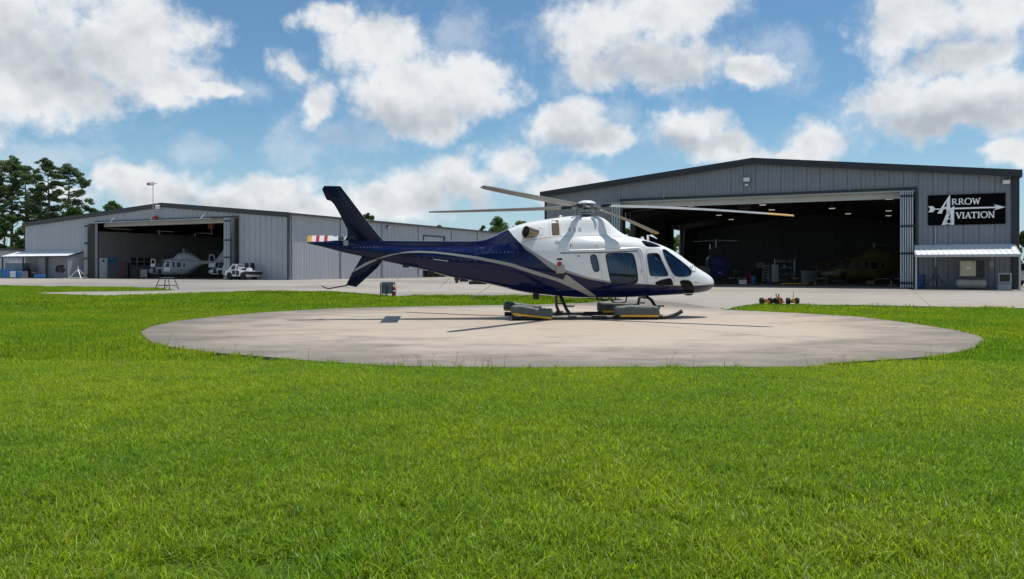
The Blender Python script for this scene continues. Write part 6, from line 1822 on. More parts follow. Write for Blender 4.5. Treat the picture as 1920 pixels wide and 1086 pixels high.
# ------------------------------------------------------------------ helicopters inside the hangars
def parked(loc, rz, SC, ST_, COWL, WINS, mats, label, nb, blade_len, blade_rot=0.0, gear='wheels', hub=None, group='helicopters inside the hangars', boom=None):
    """helicopter in a hangar: ST_ holds x from the nose, lower z, upper z, half width; x runs backwards from the nose"""
    body_m, cowl_m, stripe_m = mats
    t = empty('helicopter', loc, rz, label, 'helicopter', group)
    xs = np.linspace(ST_[0][0], ST_[-1][0], 90)
    b_, t_, w_ = (pchip([s[0] for s in ST_], [s[k] for s in ST_], xs) for k in (1, 2, 3))
    m = 32; V = []
    for x, b, tt, ww in zip(xs, b_, t_, w_):
        for k in range(m):
            a = 2 * math.pi * k / m; c, s = math.cos(a), math.sin(a)
            V.append((-x * SC, math.copysign(abs(c) ** .5, c) * ww * SC, ((b + tt) / 2 + math.copysign(abs(s) ** .62, s) * (tt - b) / 2) * SC))
    F = [(i * m + k, i * m + (k + 1) % m, (i + 1) * m + (k + 1) % m, (i + 1) * m + k) for i in range(len(xs) - 1) for k in range(m)]
    F += [tuple(range(m)), tuple((len(xs) - 1) * m + k for k in range(m))]
    mb = MB(); mb.add(V, F); fo = mb.build('fuselage', body_m, t, smooth=True)
    bm = bmesh.new(); bm.from_mesh(fo.data); bv = BVHTree.FromBMesh(bm); bm.free()
    def side(name, quad, m_, s, off=.015, n=6):
        a, b, c, d = [Vector(q) for q in quad]; pts = []
        for i in range(n):
            for j in range(n):
                u, v = i / (n - 1), j / (n - 1)
                q = (a * (1 - u) + b * u) * (1 - v) + (d * (1 - u) + c * u) * v
                p, nn, _, _ = bv.ray_cast(Vector((-q.x * SC, s * 6, q.y * SC)), Vector((0, -s, 0)))
                if p is None: return
                pts.append(p + Vector((0, s * off, 0)))
        N = n * n
        fs = [(i * n + j, (i + 1) * n + j, (i + 1) * n + j + 1, i * n + j + 1) for i in range(n - 1) for j in range(n - 1)]
        ring = [i * n for i in range(n)] + [(n - 1) * n + j for j in range(1, n)] + [i * n + n - 1 for i in range(n - 2, -1, -1)] + [j for j in range(n - 2, 0, -1)]
        fs += [(ring[i], ring[(i + 1) % len(ring)], N + ring[(i + 1) % len(ring)], N + ring[i]) for i in range(len(ring))]
        mb = MB(); mb.add([p[:] for p in pts] + [(p.x, p.y - s * .04, p.z) for p in pts], fs); return mb.build(name, m_, t)
    for (nm, quad, mm) in WINS:
        for s in (-1, 1): side(nm, quad, mm, s)
    xs = np.linspace(COWL[0][0], COWL[-1][0], 40); zl, zh, w_ = (pchip([c[0] for c in COWL], [c[k] for c in COWL], xs) for k in (1, 2, 3))
    V = []; m = 16
    for x, l, h, w in zip(xs, zl, zh, w_):
        for k in range(m):
            a = math.pi * k / (m - 1); V.append((-x * SC, math.copysign(abs(math.cos(a)) ** .6, math.cos(a)) * w * SC, (l + (max(0, math.sin(a)) ** .7) * (h - l)) * SC))
    F = [(i * m + k, i * m + k + 1, (i + 1) * m + k + 1, (i + 1) * m + k) for i in range(39) for k in range(m - 1)]
    mb = MB(); mb.add(V, F); mb.build('cowling', cowl_m, t, smooth=True)
    hx_, hz = hub
    ro = empty('rotor', (-hx_ * SC, 0, hz * SC)); ro.parent = t
    zc_ = float(np.interp(hx_, xs, zh))
    mb = MB(); mb.lathe([(.18, -(hz - zc_ + .15) * SC), (.10, -.2), (.10, 0), (.22, .02), (.2, .12), (0, .16)], 14, 'Z'); mb.tube([(-.3, 0, -.12), (.3, 0, -.12)], .06, 6); mb.tube([(0, -.3, -.12), (0, .3, -.12)], .06, 6); mb.build('rotor_head', M_STEEL, ro, auto=40)
    for k in range(nb):
        a = blade_rot + 2 * math.pi * k / nb
        mb = MB(); mb.prism([(.2, -.06), (.6, -.18), (blade_len, -.18), (blade_len, .14), (.6, .12), (.2, .06)], 'Z', -.025, .025); mb.build('blade', M_LGREY if nb == 2 else M_DKGREY, ro, (0, 0, 0), (0, R(2), a))
    if gear == 'wheels':
        for (x, y) in ((2.0, 0), (6.2, 1.15), (6.2, -1.15)):
            w1, w2 = MB(), MB(); wheel(w1, w2, 0, 0, .25, .18, 1); wl = w1.build('wheel', M_RUBBER, t, (-x * SC, y * SC, 0), auto=40); w2.build('rim', M_GALV, wl)
            mb = MB(); mb.tube([(-x * SC, y * SC, .25), (-x * SC, y * .7 * SC, .95 * SC)], .06, 6); mb.build('landing_leg', M_STEEL, t)
    else:
        for s in (-1, 1):
            mb = MB(); mb.tube([(-6.6 * SC, s * 1.2, .06), (-2.0 * SC, s * 1.2, .06), (-1.5 * SC, s * 1.2, .2)], .06, 8); mb.build('skid', M_DKGREY, t)
            for x in (5.6, 2.8): mb = MB(); mb.tube([(-x * SC, s * 1.2, .06), (-x * SC, s * .9, .5), (-x * SC, 0, .72 * SC)], .045, 6); mb.build('cross_tube', M_DKGREY, t)
    e_ = ST_[-1]
    mb = MB(); mb.prism([(-(e_[0] - 1.4) * SC, e_[2] * SC), (-(e_[0] - .2) * SC, e_[2] * SC), (-(e_[0] + .9) * SC, (e_[2] + 1.9) * SC), (-(e_[0] + .1) * SC, (e_[2] + 1.9) * SC)], 'Y', -.07, .07); mb.build('tail_fin', body_m, t)
    return t
ST_A = [(0, 1.15, 1.25, .03), (.12, .95, 1.36, .26), (.35, .78, 1.48, .45), (.8, .66, 1.62, .66), (1.3, .60, 1.74, .85), (1.75, .58, 1.92, .96), (2.3, .57, 2.66, 1.03), (2.75, .57, 2.9, 1.06), (3.6, .57, 3.02, 1.08), (5.6, .58, 3.1, 1.08), (6.6, .66, 3.08, 1.05), (7.3, 1.0, 2.98, .9), (8.0, 1.55, 2.85, .66), (8.7, 2.0, 2.75, .42), (10.2, 2.25, 2.7, .25), (12.4, 2.38, 2.66, .12)]
CW_A = [(3.3, 2.8, 2.86, .3), (3.7, 2.8, 3.12, .52), (4.5, 2.8, 3.25, .70), (4.9, 2.8, 3.72, .76), (5.6, 2.8, 4.0, .78), (6.9, 2.8, 3.95, .74), (7.7, 2.7, 3.55, .58), (8.5, 2.5, 2.95, .3), (9.0, 2.4, 2.6, .1)]
def wins_A(door_m, stripe_m):
    return [('cockpit_window', [(1.75, 1.74), (2.45, 2.62), (3.30, 2.70), (2.85, 1.72)], M_BLACK),
            ('cockpit_door', [(2.98, .72), (3.55, 2.72), (4.28, 2.72), (4.15, .72)], door_m),
            ('door_window', [(3.35, 1.72), (3.72, 2.58), (4.18, 2.58), (4.12, 1.72)], M_DKGREY),
            ('cabin_window', [(4.65, 1.74), (4.65, 2.5), (4.98, 2.5), (4.98, 1.74)], M_BLACK), ('cabin_window', [(5.3, 1.72), (5.3, 2.46), (5.98, 2.46), (5.98, 1.72)], M_BLACK), ('cabin_window', [(6.38, 1.74), (6.38, 2.4), (6.62, 2.4), (6.62, 1.74)], M_BLACK),
            ('nose_hatch', [(1.15, .86), (1.2, 1.56), (1.72, 1.66), (1.95, .86)], M_BLACK), ('chin_window', [(2.15, .68), (2.05, 1.40), (2.86, 1.44), (2.62, .68)], M_BLACK),
            ('small_vent', [(5.95, 1.30), (5.95, 1.46), (6.2, 1.46), (6.2, 1.30)], M_BLACK)]
M_MIDGREY = mat('primer_grey', (0.30, 0.31, 0.33), 0.4, coat=0.3)
M_GREYWHITE = mat('primer_white', (0.62, 0.64, 0.66), 0.4, coat=0.3)
p = at(279, 504, 111.5)
parked((p.x, p.y, 0), R(180 - 8), .93, ST_A, CW_A, wins_A(mat('door_white', (.8, .81, .82), .35), M_NAVYBODY), (M_MIDGREY, M_MIDGREY, M_NAVYBODY), 'grey white twin engined helicopter standing on wheels in the far hangar doorway', 4, 5.6, R(35), hub=(5.9, 4.45))
p = at(391, 504, 111)
h2 = parked((p.x, p.y, 0), R(180 - 4), .85, ST_A, CW_A, wins_A(M_WHITE, M_NAVYBODY), (M_WHITE, M_DKGREY, M_NAVYBODY), 'white nosed helicopter mostly hidden behind the folded door pack at the far hangar', 4, 4.6, R(20), hub=(5.9, 4.45))
p = at(1351, 504, 68)
parked((p.x, p.y, 0), R(-100), .85, ST_A, CW_A, wins_A(M_NAVYBODY, M_GREYBOX), (M_NAVYBODY, M_DKGREY, M_GREYBOX), 'dark blue helicopter with a two bladed rotor, seen nose on deep in the near hangar', 2, 2.1, R(-24) + R(100), hub=(5.6, 4.75), gear='skids')
p = at(1535, 504, 70)
parked((p.x, p.y, 0), R(180 - 10), .80, ST_A, CW_A, [w for w in wins_A(M_GOLD, M_DKGREY) if w[0] not in ('nose_hatch',)], (M_GOLD, M_GOLD, M_DKGREY), 'dull yellow helicopter in the dark right half of the near hangar, beside the folded leaves', 4, 4.9, R(12), hub=(5.9, 4.45), gear='skids')
# doors standing open on the two helicopters of the far hangar
def open_leaf(px0, px1, ptop, pbot, depth, label, slant):
    a, b = at(px0, pbot, depth), at(px1, ptop, depth)
    t = empty('helicopter_door', ((a.x + b.x) / 2, depth, a.z), R(-10), label, 'helicopter door', 'opened helicopter doors')
    w, h = (b.x - a.x) / 2, b.z - a.z
    out = [(-w, 0), (w * .7, 0), (w, h * .42), (w * slant, h), (-w * .8, h)]
    for i in range(5):
        (x0, z0), (x1, z1) = out[i], out[(i + 1) % 5]
        mb = MB(); mb.tube([(x0, 0, z0), (x1, 0, z1)], .06, 6); mb.build('door_frame', M_WHITE, t)
    mb = MB(); mb.prism([(-w * .95, .05), (w * .7, .05), (w * .95, h * .40), (-w * .93, h * .40)], 'Y', -.03, .03); mb.build('lower_panel', M_WHITE, t)
open_leaf(282.5, 291.5, 486.5, 500, 110.5, 'white frame of an opened cockpit door at the nose of the grey white helicopter', .8)
open_leaf(391, 405, 478, 501, 110, 'white frame of an opened nose door next to the folded door pack', .35)
# small goods inside the hangars
GI = 'workshop goods in the near hangar'
def ibox(name, px0, px1, py0, py1, m, label, cat, dep=.5, drawers=0, lid=None, F=RF, grp=GI, depth=None):
    Y = depth or (CAM_H * FPX / (py1 - HORY))
    a, b = at(px0, py1, Y), at(px1, py0, Y)
    w, h = (b.x - a.x), (b.z - max(0, a.z))
    t = empty(name, ((a.x + b.x) / 2, Y, max(0, a.z)), R(-8), label, cat, grp)
    mb = MB(); mb.box(-w / 2, w / 2, 0, dep, 0.03, h - .04, bev=.015); mb.build('carcass', m, t)
    mb = MB(); mb.box(-w / 2 - .02, w / 2 + .02, -.02, dep + .02, h - .038, h, bev=.008); mb.build('lid', lid or m, t)
    for k in range(drawers):
        z0 = .06 + (h - .12) * k / drawers; z1 = .06 + (h - .12) * (k + 1) / drawers - .03
        mb = MB(); mb.box(-w / 2 + .03, w / 2 - .03, -.022, -.002, z0, z1); d = mb.build('drawer', lid or m, t)
        mb = MB(); mb.box(-w / 5, w / 5, -.04, -.024, (z0 + z1) / 2 - .012, (z0 + z1) / 2 + .012); mb.build('handle', M_STEEL, d)
    mb = MB(); mb.box(-w / 2 + .05, w / 2 - .05, .05, dep - .05, 0, .028); mb.build('base', M_BLACK, t)
    return t
ibox('tool_cabinet', 1447, 1459.5, 496, 530, M_LGREY, 'tall narrow light grey drawer cabinet with small labels in the near hangar', 'cabinet', drawers=7, lid=M_GREYWHITE)
ibox('cool_box', 1386, 1400, 524.5, 534, M_GREYWHITE, 'pale blue white box on the floor just inside the near hangar', 'box', lid=mat('box_lid_blue', (.3, .38, .5), .5))
ibox('tool_chest', 1586, 1604, 515, 530, mat('chest_red', (.16, .03, .03), .5), 'dark red tool chest before the dull yellow helicopter', 'tool chest', drawers=4)
ibox('storage_box', 1561, 1580, 520, 531.5, M_GREYBOX, 'square grey box left of the dark red tool chest', 'box')
ibox('carton', 1627, 1640.5, 526, 533.5, M_WOOD, 'small brown carton on the floor under the dull yellow helicopter', 'carton')
ibox('work_bench', 1412, 1437, 503, 528, M_DKGREY, 'dark work bench left of the tall light grey drawer cabinet', 'bench')
b_ = at(1427, 503, 2001 / 24); t_ = at(1427, 492, 2001 / 24)
t = empty('monitor', (b_.x, b_.y + .2, b_.z), R(-8), 'pale flat board standing on the dark work bench', 'board', GI)
mb = MB(); mb.box(-.43, .43, 0, .04, 0.02, t_.z - b_.z, bev=.008); mb.build('face', M_LGREY, t); mb = MB(); mb.box(-.2, .2, -.08, .12, 0, .019); mb.build('foot', M_DKGREY, t)
ibox('draped_crate', 1313, 1334, 499, 527, M_NAVYBODY, 'blue draped crate in front of the dark blue helicopter, left of the pale box', 'crate', dep=.9)
ibox('parts_trolley', 1502, 1530, 507, 531, M_DKGREY, 'low dark parts trolley between the tall drawer cabinet and the dull yellow helicopter', 'trolley', drawers=2, lid=M_STEEL)
def rack():
    Y = 2001 / 25.5; a, b = at(1463, 530, Y), at(1499, 486, Y); w, h = (b.x - a.x) / 2, b.z
    t = empty('parts_rack', ((a.x + b.x) / 2, Y + 1.5, 0), R(-14), 'open steel rack with mixed boxes right of the tall drawer cabinet', 'rack', GI)
    for sx in (-1, 1):
        for y in (0, .6): mb = MB(); mb.box(sx * w - .03, sx * w + .03, y - .03, y + .03, 0, h); mb.build('upright', M_STEEL, t)
    r = np.random.default_rng(3)
    for k in range(4):
        z = .12 + k * (h - .2) / 3.3
        mb = MB(); mb.box(-w + .031, w - .031, -.02, .62, z, z + .03); sh = mb.build('shelf', M_STEEL, t)
        x = -w + .08
        while x < w - .35:
            bw = r.uniform(.18, .36); bh = r.uniform(.15, .38)
            mb = MB(); mb.box(x, x + bw, .05, .5, z + .031, z + .03 + bh, bev=.01); mb.build('box', [M_WOOD, M_GREYBOX, M_BLUE, M_DKGREY, M_LGREY][r.integers(0, 5)], sh); x += bw + r.uniform(.02, .15)
rack()
def ladder():
    Y = 2001 / 27.5; a, b = at(1430, 531, Y), at(1442, 493, Y)
    t = empty('step_ladder', ((a.x + b.x) / 2, Y, 0), R(-14), 'light metal step ladder right beside the dark work bench', 'ladder', GI)
    w, h = (b.x - a.x) / 2, b.z
    for sx in (-1, 1):
        mb = MB(); mb.tube([(sx * w, -.3, 0), (sx * w * .75, .1, h)], .03, 6); mb.build('rail', M_GALV, t)
        mb = MB(); mb.tube([(sx * w, .6, 0), (sx * w * .75, .14, h * .97)], .022, 6); mb.build('rear_leg', M_GALV, t)
    for k in range(1, 7):
        u = k / 7; mb = MB(); mb.box(-w * (1 - .25 * u), w * (1 - .25 * u), -.3 + .4 * u - .05, -.3 + .4 * u + .05, h * u - .012, h * u + .012); mb.build('step', M_GALV, t)
ladder()
def platform(px0, px1, ptop, pbot, label, m):
    Y = 2001 / (pbot - 504); a, b = at(px0, pbot, Y), at(px1, ptop, Y); w, h = (b.x - a.x) / 2, b.z
    t = empty('maintenance_platform', ((a.x + b.x) / 2, Y, 0), R(-20), label, 'platform', GI)
    mb = MB(); mb.box(-w, w, 0, .8, h * .55, h * .55 + .05); mb.build('deck', M_STEEL, t)
    for sx in (-1, 1):
        for y in (.03, .77): mb = MB(); mb.tube([(sx * (w - .03), y, 0), (sx * (w - .03), y, h)], .03, 6); mb.build('leg', m, t)
    for y in (.03, .77): mb = MB(); mb.tube([(-w, y, h), (w, y, h)], .028, 6); mb.build('hand_rail', m, t); mb = MB(); mb.tube([(-w, y, .1), (w, y, h * .55)], .02, 6); mb.build('brace', m, t)
platform(1373, 1390, 494, 529.5, 'dark maintenance platform with rails behind the pale box', M_DKGREY)
platform(1532, 1552, 492, 529, 'steel maintenance platform with yellow rails in front of the dull yellow helicopter nose', M_YELLOW)
platform(1640, 1664, 505, 530, 'low grey platform with rails behind the five footed stool base', M_GALV)
for (px, yb, hh, m, lb) in ((1404.5, 531, .9, M_RED, 'small dark red drum beside the dark work bench'), (1412, 532.5, .75, M_BLUE, 'small blue drum before the dark work bench'), (1549, 533, .8, M_DKGREY, 'dark grey drum left of the square grey box')):
    t = empty('drum', gp(px, yb), 0, lb, 'drum', GI)
    mb = MB(); mb.lathe([(.24, 0), (.25, .03), (.25, hh * .48), (.265, hh * .5), (.25, hh * .52), (.25, hh - .03), (.23, hh), (0, hh)], 14, 'Z'); mb.build('shell', m, t, auto=40)
    mb = MB(); mb.lathe([(.04, hh), (.04, hh + .03), (0, hh + .03)], 8, 'Z', Matrix.Translation((.1, 0, 0))); mb.build('cap', M_BLACK, t)
t = empty('tow_bar', gp(1500, 535.3), R(5), 'yellow tow bar lying on the floor just inside the near hangar', 'tow bar', GI)
mb = MB(); mb.tube([(-1.6, 0, .16), (1.4, 0, .16)], .045, 8); mb.build('bar', M_YELLOW, t)
for s in (-1, 1): w1, w2 = MB(), MB(); wheel(w1, w2, 0, 0, .15, .08, s); wl = w1.build('wheel', M_RUBBER, t, (.9, s * .22, 0), auto=40); w2.build('rim', M_GALV, wl, auto=40)
mb = MB(); mb.tube([(1.4, -.2, .16), (1.4, .2, .16)], .035, 6); mb.tube([(.9, -.22, .15), (.9, .22, .15)], .025, 6); mb.build('fork', M_DKGREY, t)
t = empty('stool', gp(1671, 537.3), 0, 'five footed stool base with bright feet next to the folded leaves', 'stool', GI)
mb = MB()
for k in range(5): a = k * 1.257 + .3; mb.tube([(0, 0, .14), (math.cos(a) * .36, math.sin(a) * .36, .05)], .025, 6)
mb.build('foot', M_GALV, t); mb = MB(); mb.tube([(0, 0, .12), (0, 0, .55)], .03, 8); mb.build('column', M_GALV, t); mb = MB(); mb.lathe([(.18, .55), (.2, .58), (.18, .63), (0, .64)], 16, 'Z'); mb.build('seat', M_BLACK, t)
h0 = at(1396, 393, 66); 
t = empty('unit_heater', h0, -PHI, 'dark box shaped heater hanging under the near hangar door header', 'heater')
mb = MB(); mb.box(-.5, .5, -.3, .3, 0, .75, bev=.03); mb.build('case', M_DKGREY, t)
for s in (-1, 1): mb = MB(); mb.tube([(s * .4, 0, .75), (s * .4, 0, 9.1 - h0.z)], .015, 5); mb.build('hanger', M_STEEL, t)
mb = MB(); 
for k in range(6): mb.box(-.42, .42, -.33, -.302, .08 + k * .11, .15 + k * .11)
mb.build('louvre', M_BLACK, t)
h0 = at(396.5, 441, 108)
t = empty('chain_hoist', h0, -PHI, 'rusty orange hoist hanging under the far hangar door header', 'hoist')
mb = MB(); mb.box(-.45, .45, -.25, .25, .9, 1.6, bev=.05); mb.box(-.3, .2, -.2, .2, 1.62, 2.2, bev=.03); mb.build('hoist_body', mat('rusty_orange', (.22, .06, .02), .7, 0, .3, 5), t)
mb = MB(); mb.tube([(0, 0, .9), (0, 0, .3)], .05, 6); mb.tube([(0, 0, .3), (.12, 0, .18), (.06, 0, .0), (-.08, 0, .06)], .035, 6); mb.build('hook', M_STEEL, t)
mb = MB(); mb.tube([(0, 0, 2.2), (0, 0, 9.3 - h0.z)], .05, 6); mb.build('hanger', M_STEEL, t)
# orange panel and dark rack at the far hangar's inner wall
p = gp(226, 521.0)
t = empty('safety_barrier', (p.x, 112, 0), R(-20), 'bright orange folded panel leaning beside the inner wall of the far hangar', 'barrier')
M = Matrix.Rotation(R(8), 4, 'Y')
mb = MB(); mb.box(-.4, .4, -.05, .05, .1, 1.35, M, .03); mb.build('panel', M_SAFETY, t); mb = MB(); mb.box(-.5, .4, -.2, .2, 0, .1); mb.build('foot', M_BLACK, t)
q = at(234, 520, 114)
t = empty('gas_bottle_rack', (q.x, 114, 0), R(-20), 'dark rack with red topped bottles behind the orange panel', 'rack')
mb = MB(); mb.box(-.5, .5, -.1, .4, 0, .1); mb.box(-.5, .5, .35, .4, .1, 2.2); mb.build('rack_frame', M_BLACK, t)
for k in range(3):
    mb = MB(); mb.lathe([(.14, .1), (.15, .14), (.15, 2.1), (.06, 2.35), (.06, 2.45), (0, 2.45)], 12, 'Z', Matrix.Translation((-.32 + k * .32, .12, 0))); mb.build('bottle', M_DKGREY if k else M_RED, t, auto=40)
ibox('service_cart', 262, 277, 505, 520.6, M_DKGREY, 'dark low service cart under the three dark inner windows of the far hangar', 'cart', drawers=2, lid=M_STEEL, grp='goods in the far hangar', depth=115)
# ------------------------------------------------------------------ grass
def grass_mat():
    m = bpy.data.materials.new('grass_blades'); m.use_nodes = True
    t = m.node_tree; t.nodes.clear(); g = NT(t)
    out = g.n('ShaderNodeOutputMaterial')
    geo = g.n('ShaderNodeNewGeometry'); P = geo.outputs['Position']; rnd = geo.outputs['Random Per Island']
    n1 = g.noise(P, 0.28, 4.0, 0.55); n2 = g.noise(P, 1.5, 4.0, 0.6); n3 = g.noise(P, 9.0, 2.0, 0.6)
    c = g.mix(g.maprange(n1, 0.36, 0.64, smooth=True), (0.160, 0.300, 0.018, 1), (0.262, 0.360, 0.020, 1))
    c = g.mix(g.maprange(n2, 0.50, 0.72, 0, 0.6, True), c, (0.092, 0.225, 0.016, 1))
    c = g.mix(g.maprange(n3, 0.5, 0.8, 0, 0.5), c, (0.30, 0.38, 0.016, 1))
    n6 = g.noise(P, 0.75, 5.0, 0.65)
    c = g.mix(g.maprange(n6, 0.60, 0.74, 0, 0.5, True), c, (0.33, 0.32, 0.06, 1))
    v = g.maprange(rnd, 0, 1, 0.40, 1.80)
    c = g.mix(1.0, c, v, 'MULTIPLY')
    dead = g.math('GREATER_THAN', g.math('FRACT', g.math('MULTIPLY', rnd, 37.7)), 0.955)
    c = g.mix(g.math('MULTIPLY', dead, 0.8), c, (0.36, 0.33, 0.12, 1))
    pr = g.n('ShaderNodeBsdfPrincipled'); t.links.new(c, pr.inputs['Base Color']); pr.inputs['Roughness'].default_value = 0.36
    pr.inputs['Specular IOR Level'].default_value = 0.2
    tr = g.n('ShaderNodeBsdfTranslucent'); t.links.new(g.mix(1.0, c, (1.5, 1.4, 0.6, 1), 'MULTIPLY'), tr.inputs[0])
    ms = g.n('ShaderNodeMixShader'); ms.inputs[0].default_value = 0.5
    t.links.new(pr.outputs[0], ms.inputs[1]); t.links.new(tr.outputs[0], ms.inputs[2]); t.links.new(ms.outputs[0], out.inputs[0])
    return m
M_GRASS = grass_mat()

def tuft_mesh(name, seed, n, rad, h0, h1, w, segs=3, ln=.75):
    r = np.random.default_rng(seed)
    V, F = [], []
    rr = rad * np.sqrt(r.uniform(0, 1, n)); aa = r.uniform(0, 2 * np.pi, n)
    for i in range(n):
        x, y = rr[i] * math.cos(aa[i]), rr[i] * math.sin(aa[i])
        h = r.uniform(h0, h1) * (1.0 if r.random() > .08 else 1.35); a = r.uniform(0, 2 * math.pi); lean = abs(r.normal(0, ln)) + ln * .27; tw = r.uniform(-.5, .5)
        dx, dy = math.cos(a), math.sin(a); ww = w * r.uniform(.6, 1.25)
        sx, sy = -math.sin(a + tw), math.cos(a + tw)
        b = len(V)
        for k in range(segs):
            u = k / segs; c = ww * (1 - u ** 1.6 * .55) / 2
            off = lean * h * u ** 1.8; z = h * u * (1 - min(.55, .28 * lean) * u)
            V.append((x + dx * off - sx * c, y + dy * off - sy * c, z)); V.append((x + dx * off + sx * c, y + dy * off + sy * c, z))
        V.append((x + dx * lean * h, y + dy * lean * h, h * (1 - min(.55, .28 * lean))))
        for k in range(segs - 1): F.append((b + 2 * k, b + 2 * k + 1, b + 2 * k + 3, b + 2 * k + 2))
        F.append((b + 2 * segs - 2, b + 2 * segs - 1, b + 2 * segs))
    me = bpy.data.meshes.new(name); me.from_pydata(V, [], F); me.update(); me.materials.append(M_GRASS)
    return bpy.data.objects.new(name, me)

def inside(pts, poly):
    x, y = pts[:, 0], pts[:, 1]; c = np.zeros(len(pts), bool); n = len(poly)
    for i in range(n):
        x0, y0 = poly[i]; x1, y1 = poly[(i + 1) % n]
        if y0 == y1: continue
        k = ((y0 > y) != (y1 > y)) & (x < (x1 - x0) * (y - y0) / (y1 - y0) + x0)
        c ^= k
    return c

PADP = [tuple(p) for p in PAD]
MAINP = [tuple(p) for p in main_poly]; PATHP = [tuple(p) for p in path_poly]
def scatter(seed, n, d0, d1, marg, clear=.08):
    r = np.random.default_rng(seed)
    d = np.sqrt(r.uniform(d0 * d0, d1 * d1, int(n)))
    x = r.uniform(-1, 1, int(n)) * (0.70 * d1 + marg)
    pts = np.stack([x, d], 1)
    pts = pts[np.abs(pts[:, 0]) < 0.70 * pts[:, 1] + marg]
    ok = np.ones(len(pts), bool)
    for dx, dy in ((0, 0), (clear, 0), (-clear, 0), (0, clear), (0, -clear), (clear * .7, clear * .7), (-clear * .7, clear * .7), (clear * .7, -clear * .7), (-clear * .7, -clear * .7)):
        q = pts + (dx, dy); ok &= ~(inside(q, PADP) | inside(q, MAINP) | inside(q, PATHP))
    return pts[ok]

def grass_object(name, pts, tufts, s0, s1, seed, label):
    r = np.random.default_rng(seed); n = len(pts)
    me = bpy.data.meshes.new(name)
    me.vertices.add(n)
    me.vertices.foreach_set('co', np.column_stack([pts, np.full(n, -0.05)]).astype(np.float32).ravel())
    a = me.attributes.new('rot', 'FLOAT_VECTOR', 'POINT'); rot = np.column_stack([r.normal(0, .06, n), r.normal(0, .06, n), r.uniform(0, 6.283, n)]).astype(np.float32); a.data.foreach_set('vector', rot.ravel())
    a = me.attributes.new('scl', 'FLOAT', 'POINT'); a.data.foreach_set('value', r.uniform(s0, s1, n).astype(np.float32))
    a = me.attributes.new('pick', 'INT', 'POINT'); a.data.foreach_set('value', r.integers(0, len(tufts), n).astype(np.int32))
    me.update()
    o = bpy.data.objects.new(name, me); COL.objects.link(o)
    gt = bpy.data.node_groups.new('scatter_grass', 'GeometryNodeTree')
    gt.interface.new_socket('Geometry', in_out='INPUT', socket_type='NodeSocketGeometry')
    gt.interface.new_socket('Geometry', in_out='OUTPUT', socket_type='NodeSocketGeometry')
    N = gt.nodes; Lk = gt.links
    gi, go = N.new('NodeGroupInput'), N.new('NodeGroupOutput')
    ip = N.new('GeometryNodeInstanceOnPoints'); jn = N.new('GeometryNodeJoinGeometry')
    for t in tufts:
        oi = N.new('GeometryNodeObjectInfo'); oi.inputs['Object'].default_value = t; oi.inputs['As Instance'].default_value = True
        Lk.new(oi.outputs['Geometry'], jn.inputs[0])
    def attr(nm, ty):
        q = N.new('GeometryNodeInputNamedAttribute'); q.data_type = ty; q.inputs[0].default_value = nm
        return q.outputs[0]
    e2r = N.new('FunctionNodeEulerToRotation'); Lk.new(attr('rot', 'FLOAT_VECTOR'), e2r.inputs[0])
    Lk.new(gi.outputs[0], ip.inputs['Points']); Lk.new(jn.outputs[0], ip.inputs['Instance'])
    ip.inputs['Pick Instance'].default_value = True
    Lk.new(attr('pick', 'INT'), ip.inputs['Instance Index']); Lk.new(e2r.outputs[0], ip.inputs['Rotation'])
    Lk.new(attr('scl', 'FLOAT'), ip.inputs['Scale']); Lk.new(ip.outputs[0], go.inputs[0])
    md = o.modifiers.new('scatter', 'NODES'); md.node_group = gt
    tag(o, label, None, None, 'stuff')
    return o
near_t = [tuft_mesh('grass_tuft', 40 + i, 150, .17, .038, .080, .0066) for i in range(5)]
mid_t = [tuft_mesh('grass_tuft', 50 + i, 190, .32, .04, .09, .0088, 2, .33) for i in range(4)]
far_t = [tuft_mesh('grass_tuft', 60 + i, 170, .60, .05, .11, .016, 2, .26) for i in range(3)]
rngp = np.random.default_rng(5)
P1 = scatter(1, 31500, 1.6, 11.5, 5.0)
P2 = scatter(2, 17600, 11.2, 26, 5.0, .24)
P3 = scatter(3, 24000, 25, 72, 6, .4)
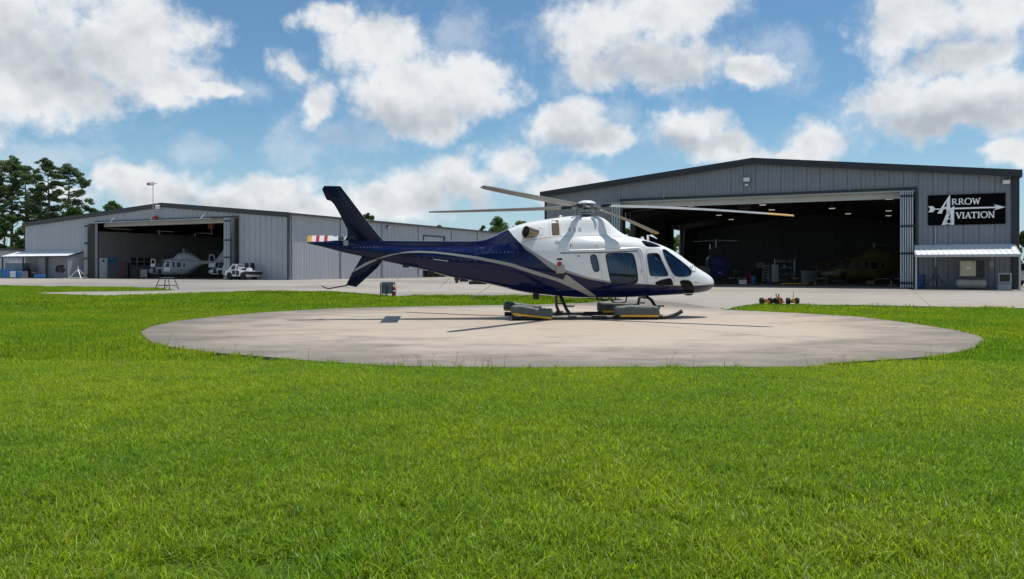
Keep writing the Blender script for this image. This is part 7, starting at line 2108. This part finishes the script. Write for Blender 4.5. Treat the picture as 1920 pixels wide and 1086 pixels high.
grass_object('grass', P1, near_t, .75, 1.15, 1, 'thick green grass of the near lawn before the round pad')
grass_object('grass', P2, mid_t, .8, 1.2, 2, 'green grass beside the round pad')
grass_object('grass', P3, far_t, .8, 1.2, 3, 'green grass strips between the pad and the apron')
# seed stalks along the near rim of the pad
mb = MB(); r = np.random.default_rng(8)
for i in range(48):
    px = r.choice([r.uniform(310, 620), r.uniform(690, 960), r.uniform(700, 1010), r.uniform(1170, 1340), r.uniform(1500, 1760)])
    k = np.interp(px, [264, 374, 510, 700, 960, 1550, 1700, 1800], [640, 660, 672, 687, 691, 690, 675, 664])
    p = gp(px, k + r.uniform(0, 6)); h = r.uniform(.10, .27); a = r.uniform(0, 6.28); l = r.uniform(.02, .09)
    top = Vector((p.x + math.cos(a) * l, p.y + math.sin(a) * l, h - .05))
    mb.tube([(p.x, p.y, -.05), ((p.x + top.x) / 2 - .2 * (top.x - p.x), (p.y + top.y) / 2, h * .5 - .05), top], [.0022, .0018, .0012], 4, cap=False)
    if r.random() < .65:
        for q in (-1, 1): mb.tube([top, top + Vector((q * .03 + math.cos(a) * .02, 0, .035))], .0016, 4, cap=False)
o = mb.build('seed_stalks', mat('seed_stalk', (.10, .10, .035), .7)); tag(o, 'thin grass seed stalks standing along the near rim of the pad', None, None, 'stuff')
# taller tufts that lap over the rim
r = np.random.default_rng(9); pts = []
for i in range(len(PAD)):
    a, b = PAD[i], PAD[(i + 1) % len(PAD)]
    L_ = (b - a).length
    for k in range(int(L_ * 11)):
        q = a.lerp(b, r.uniform(0, 1)); n_ = Vector((q.x - PAD_C[0], q.y - PAD_C[1])).normalized()
        q = q + n_ * r.uniform(.03, .16); pts.append((q.x, q.y))
pts = np.array(pts); ok = ~(inside(pts, PADP) | inside(pts, MAINP) | inside(pts, PATHP)); pts = pts[ok & (pts[:, 1] < 34)]
rim_t = [tuft_mesh('rim_tuft', 70 + i, 34, .07, .05, .13, .006, 3, .45) for i in range(4)]
grass_object('grass', pts, rim_t, .6, 1.25, 4, 'longer grass lapping over the rim of the round pad')
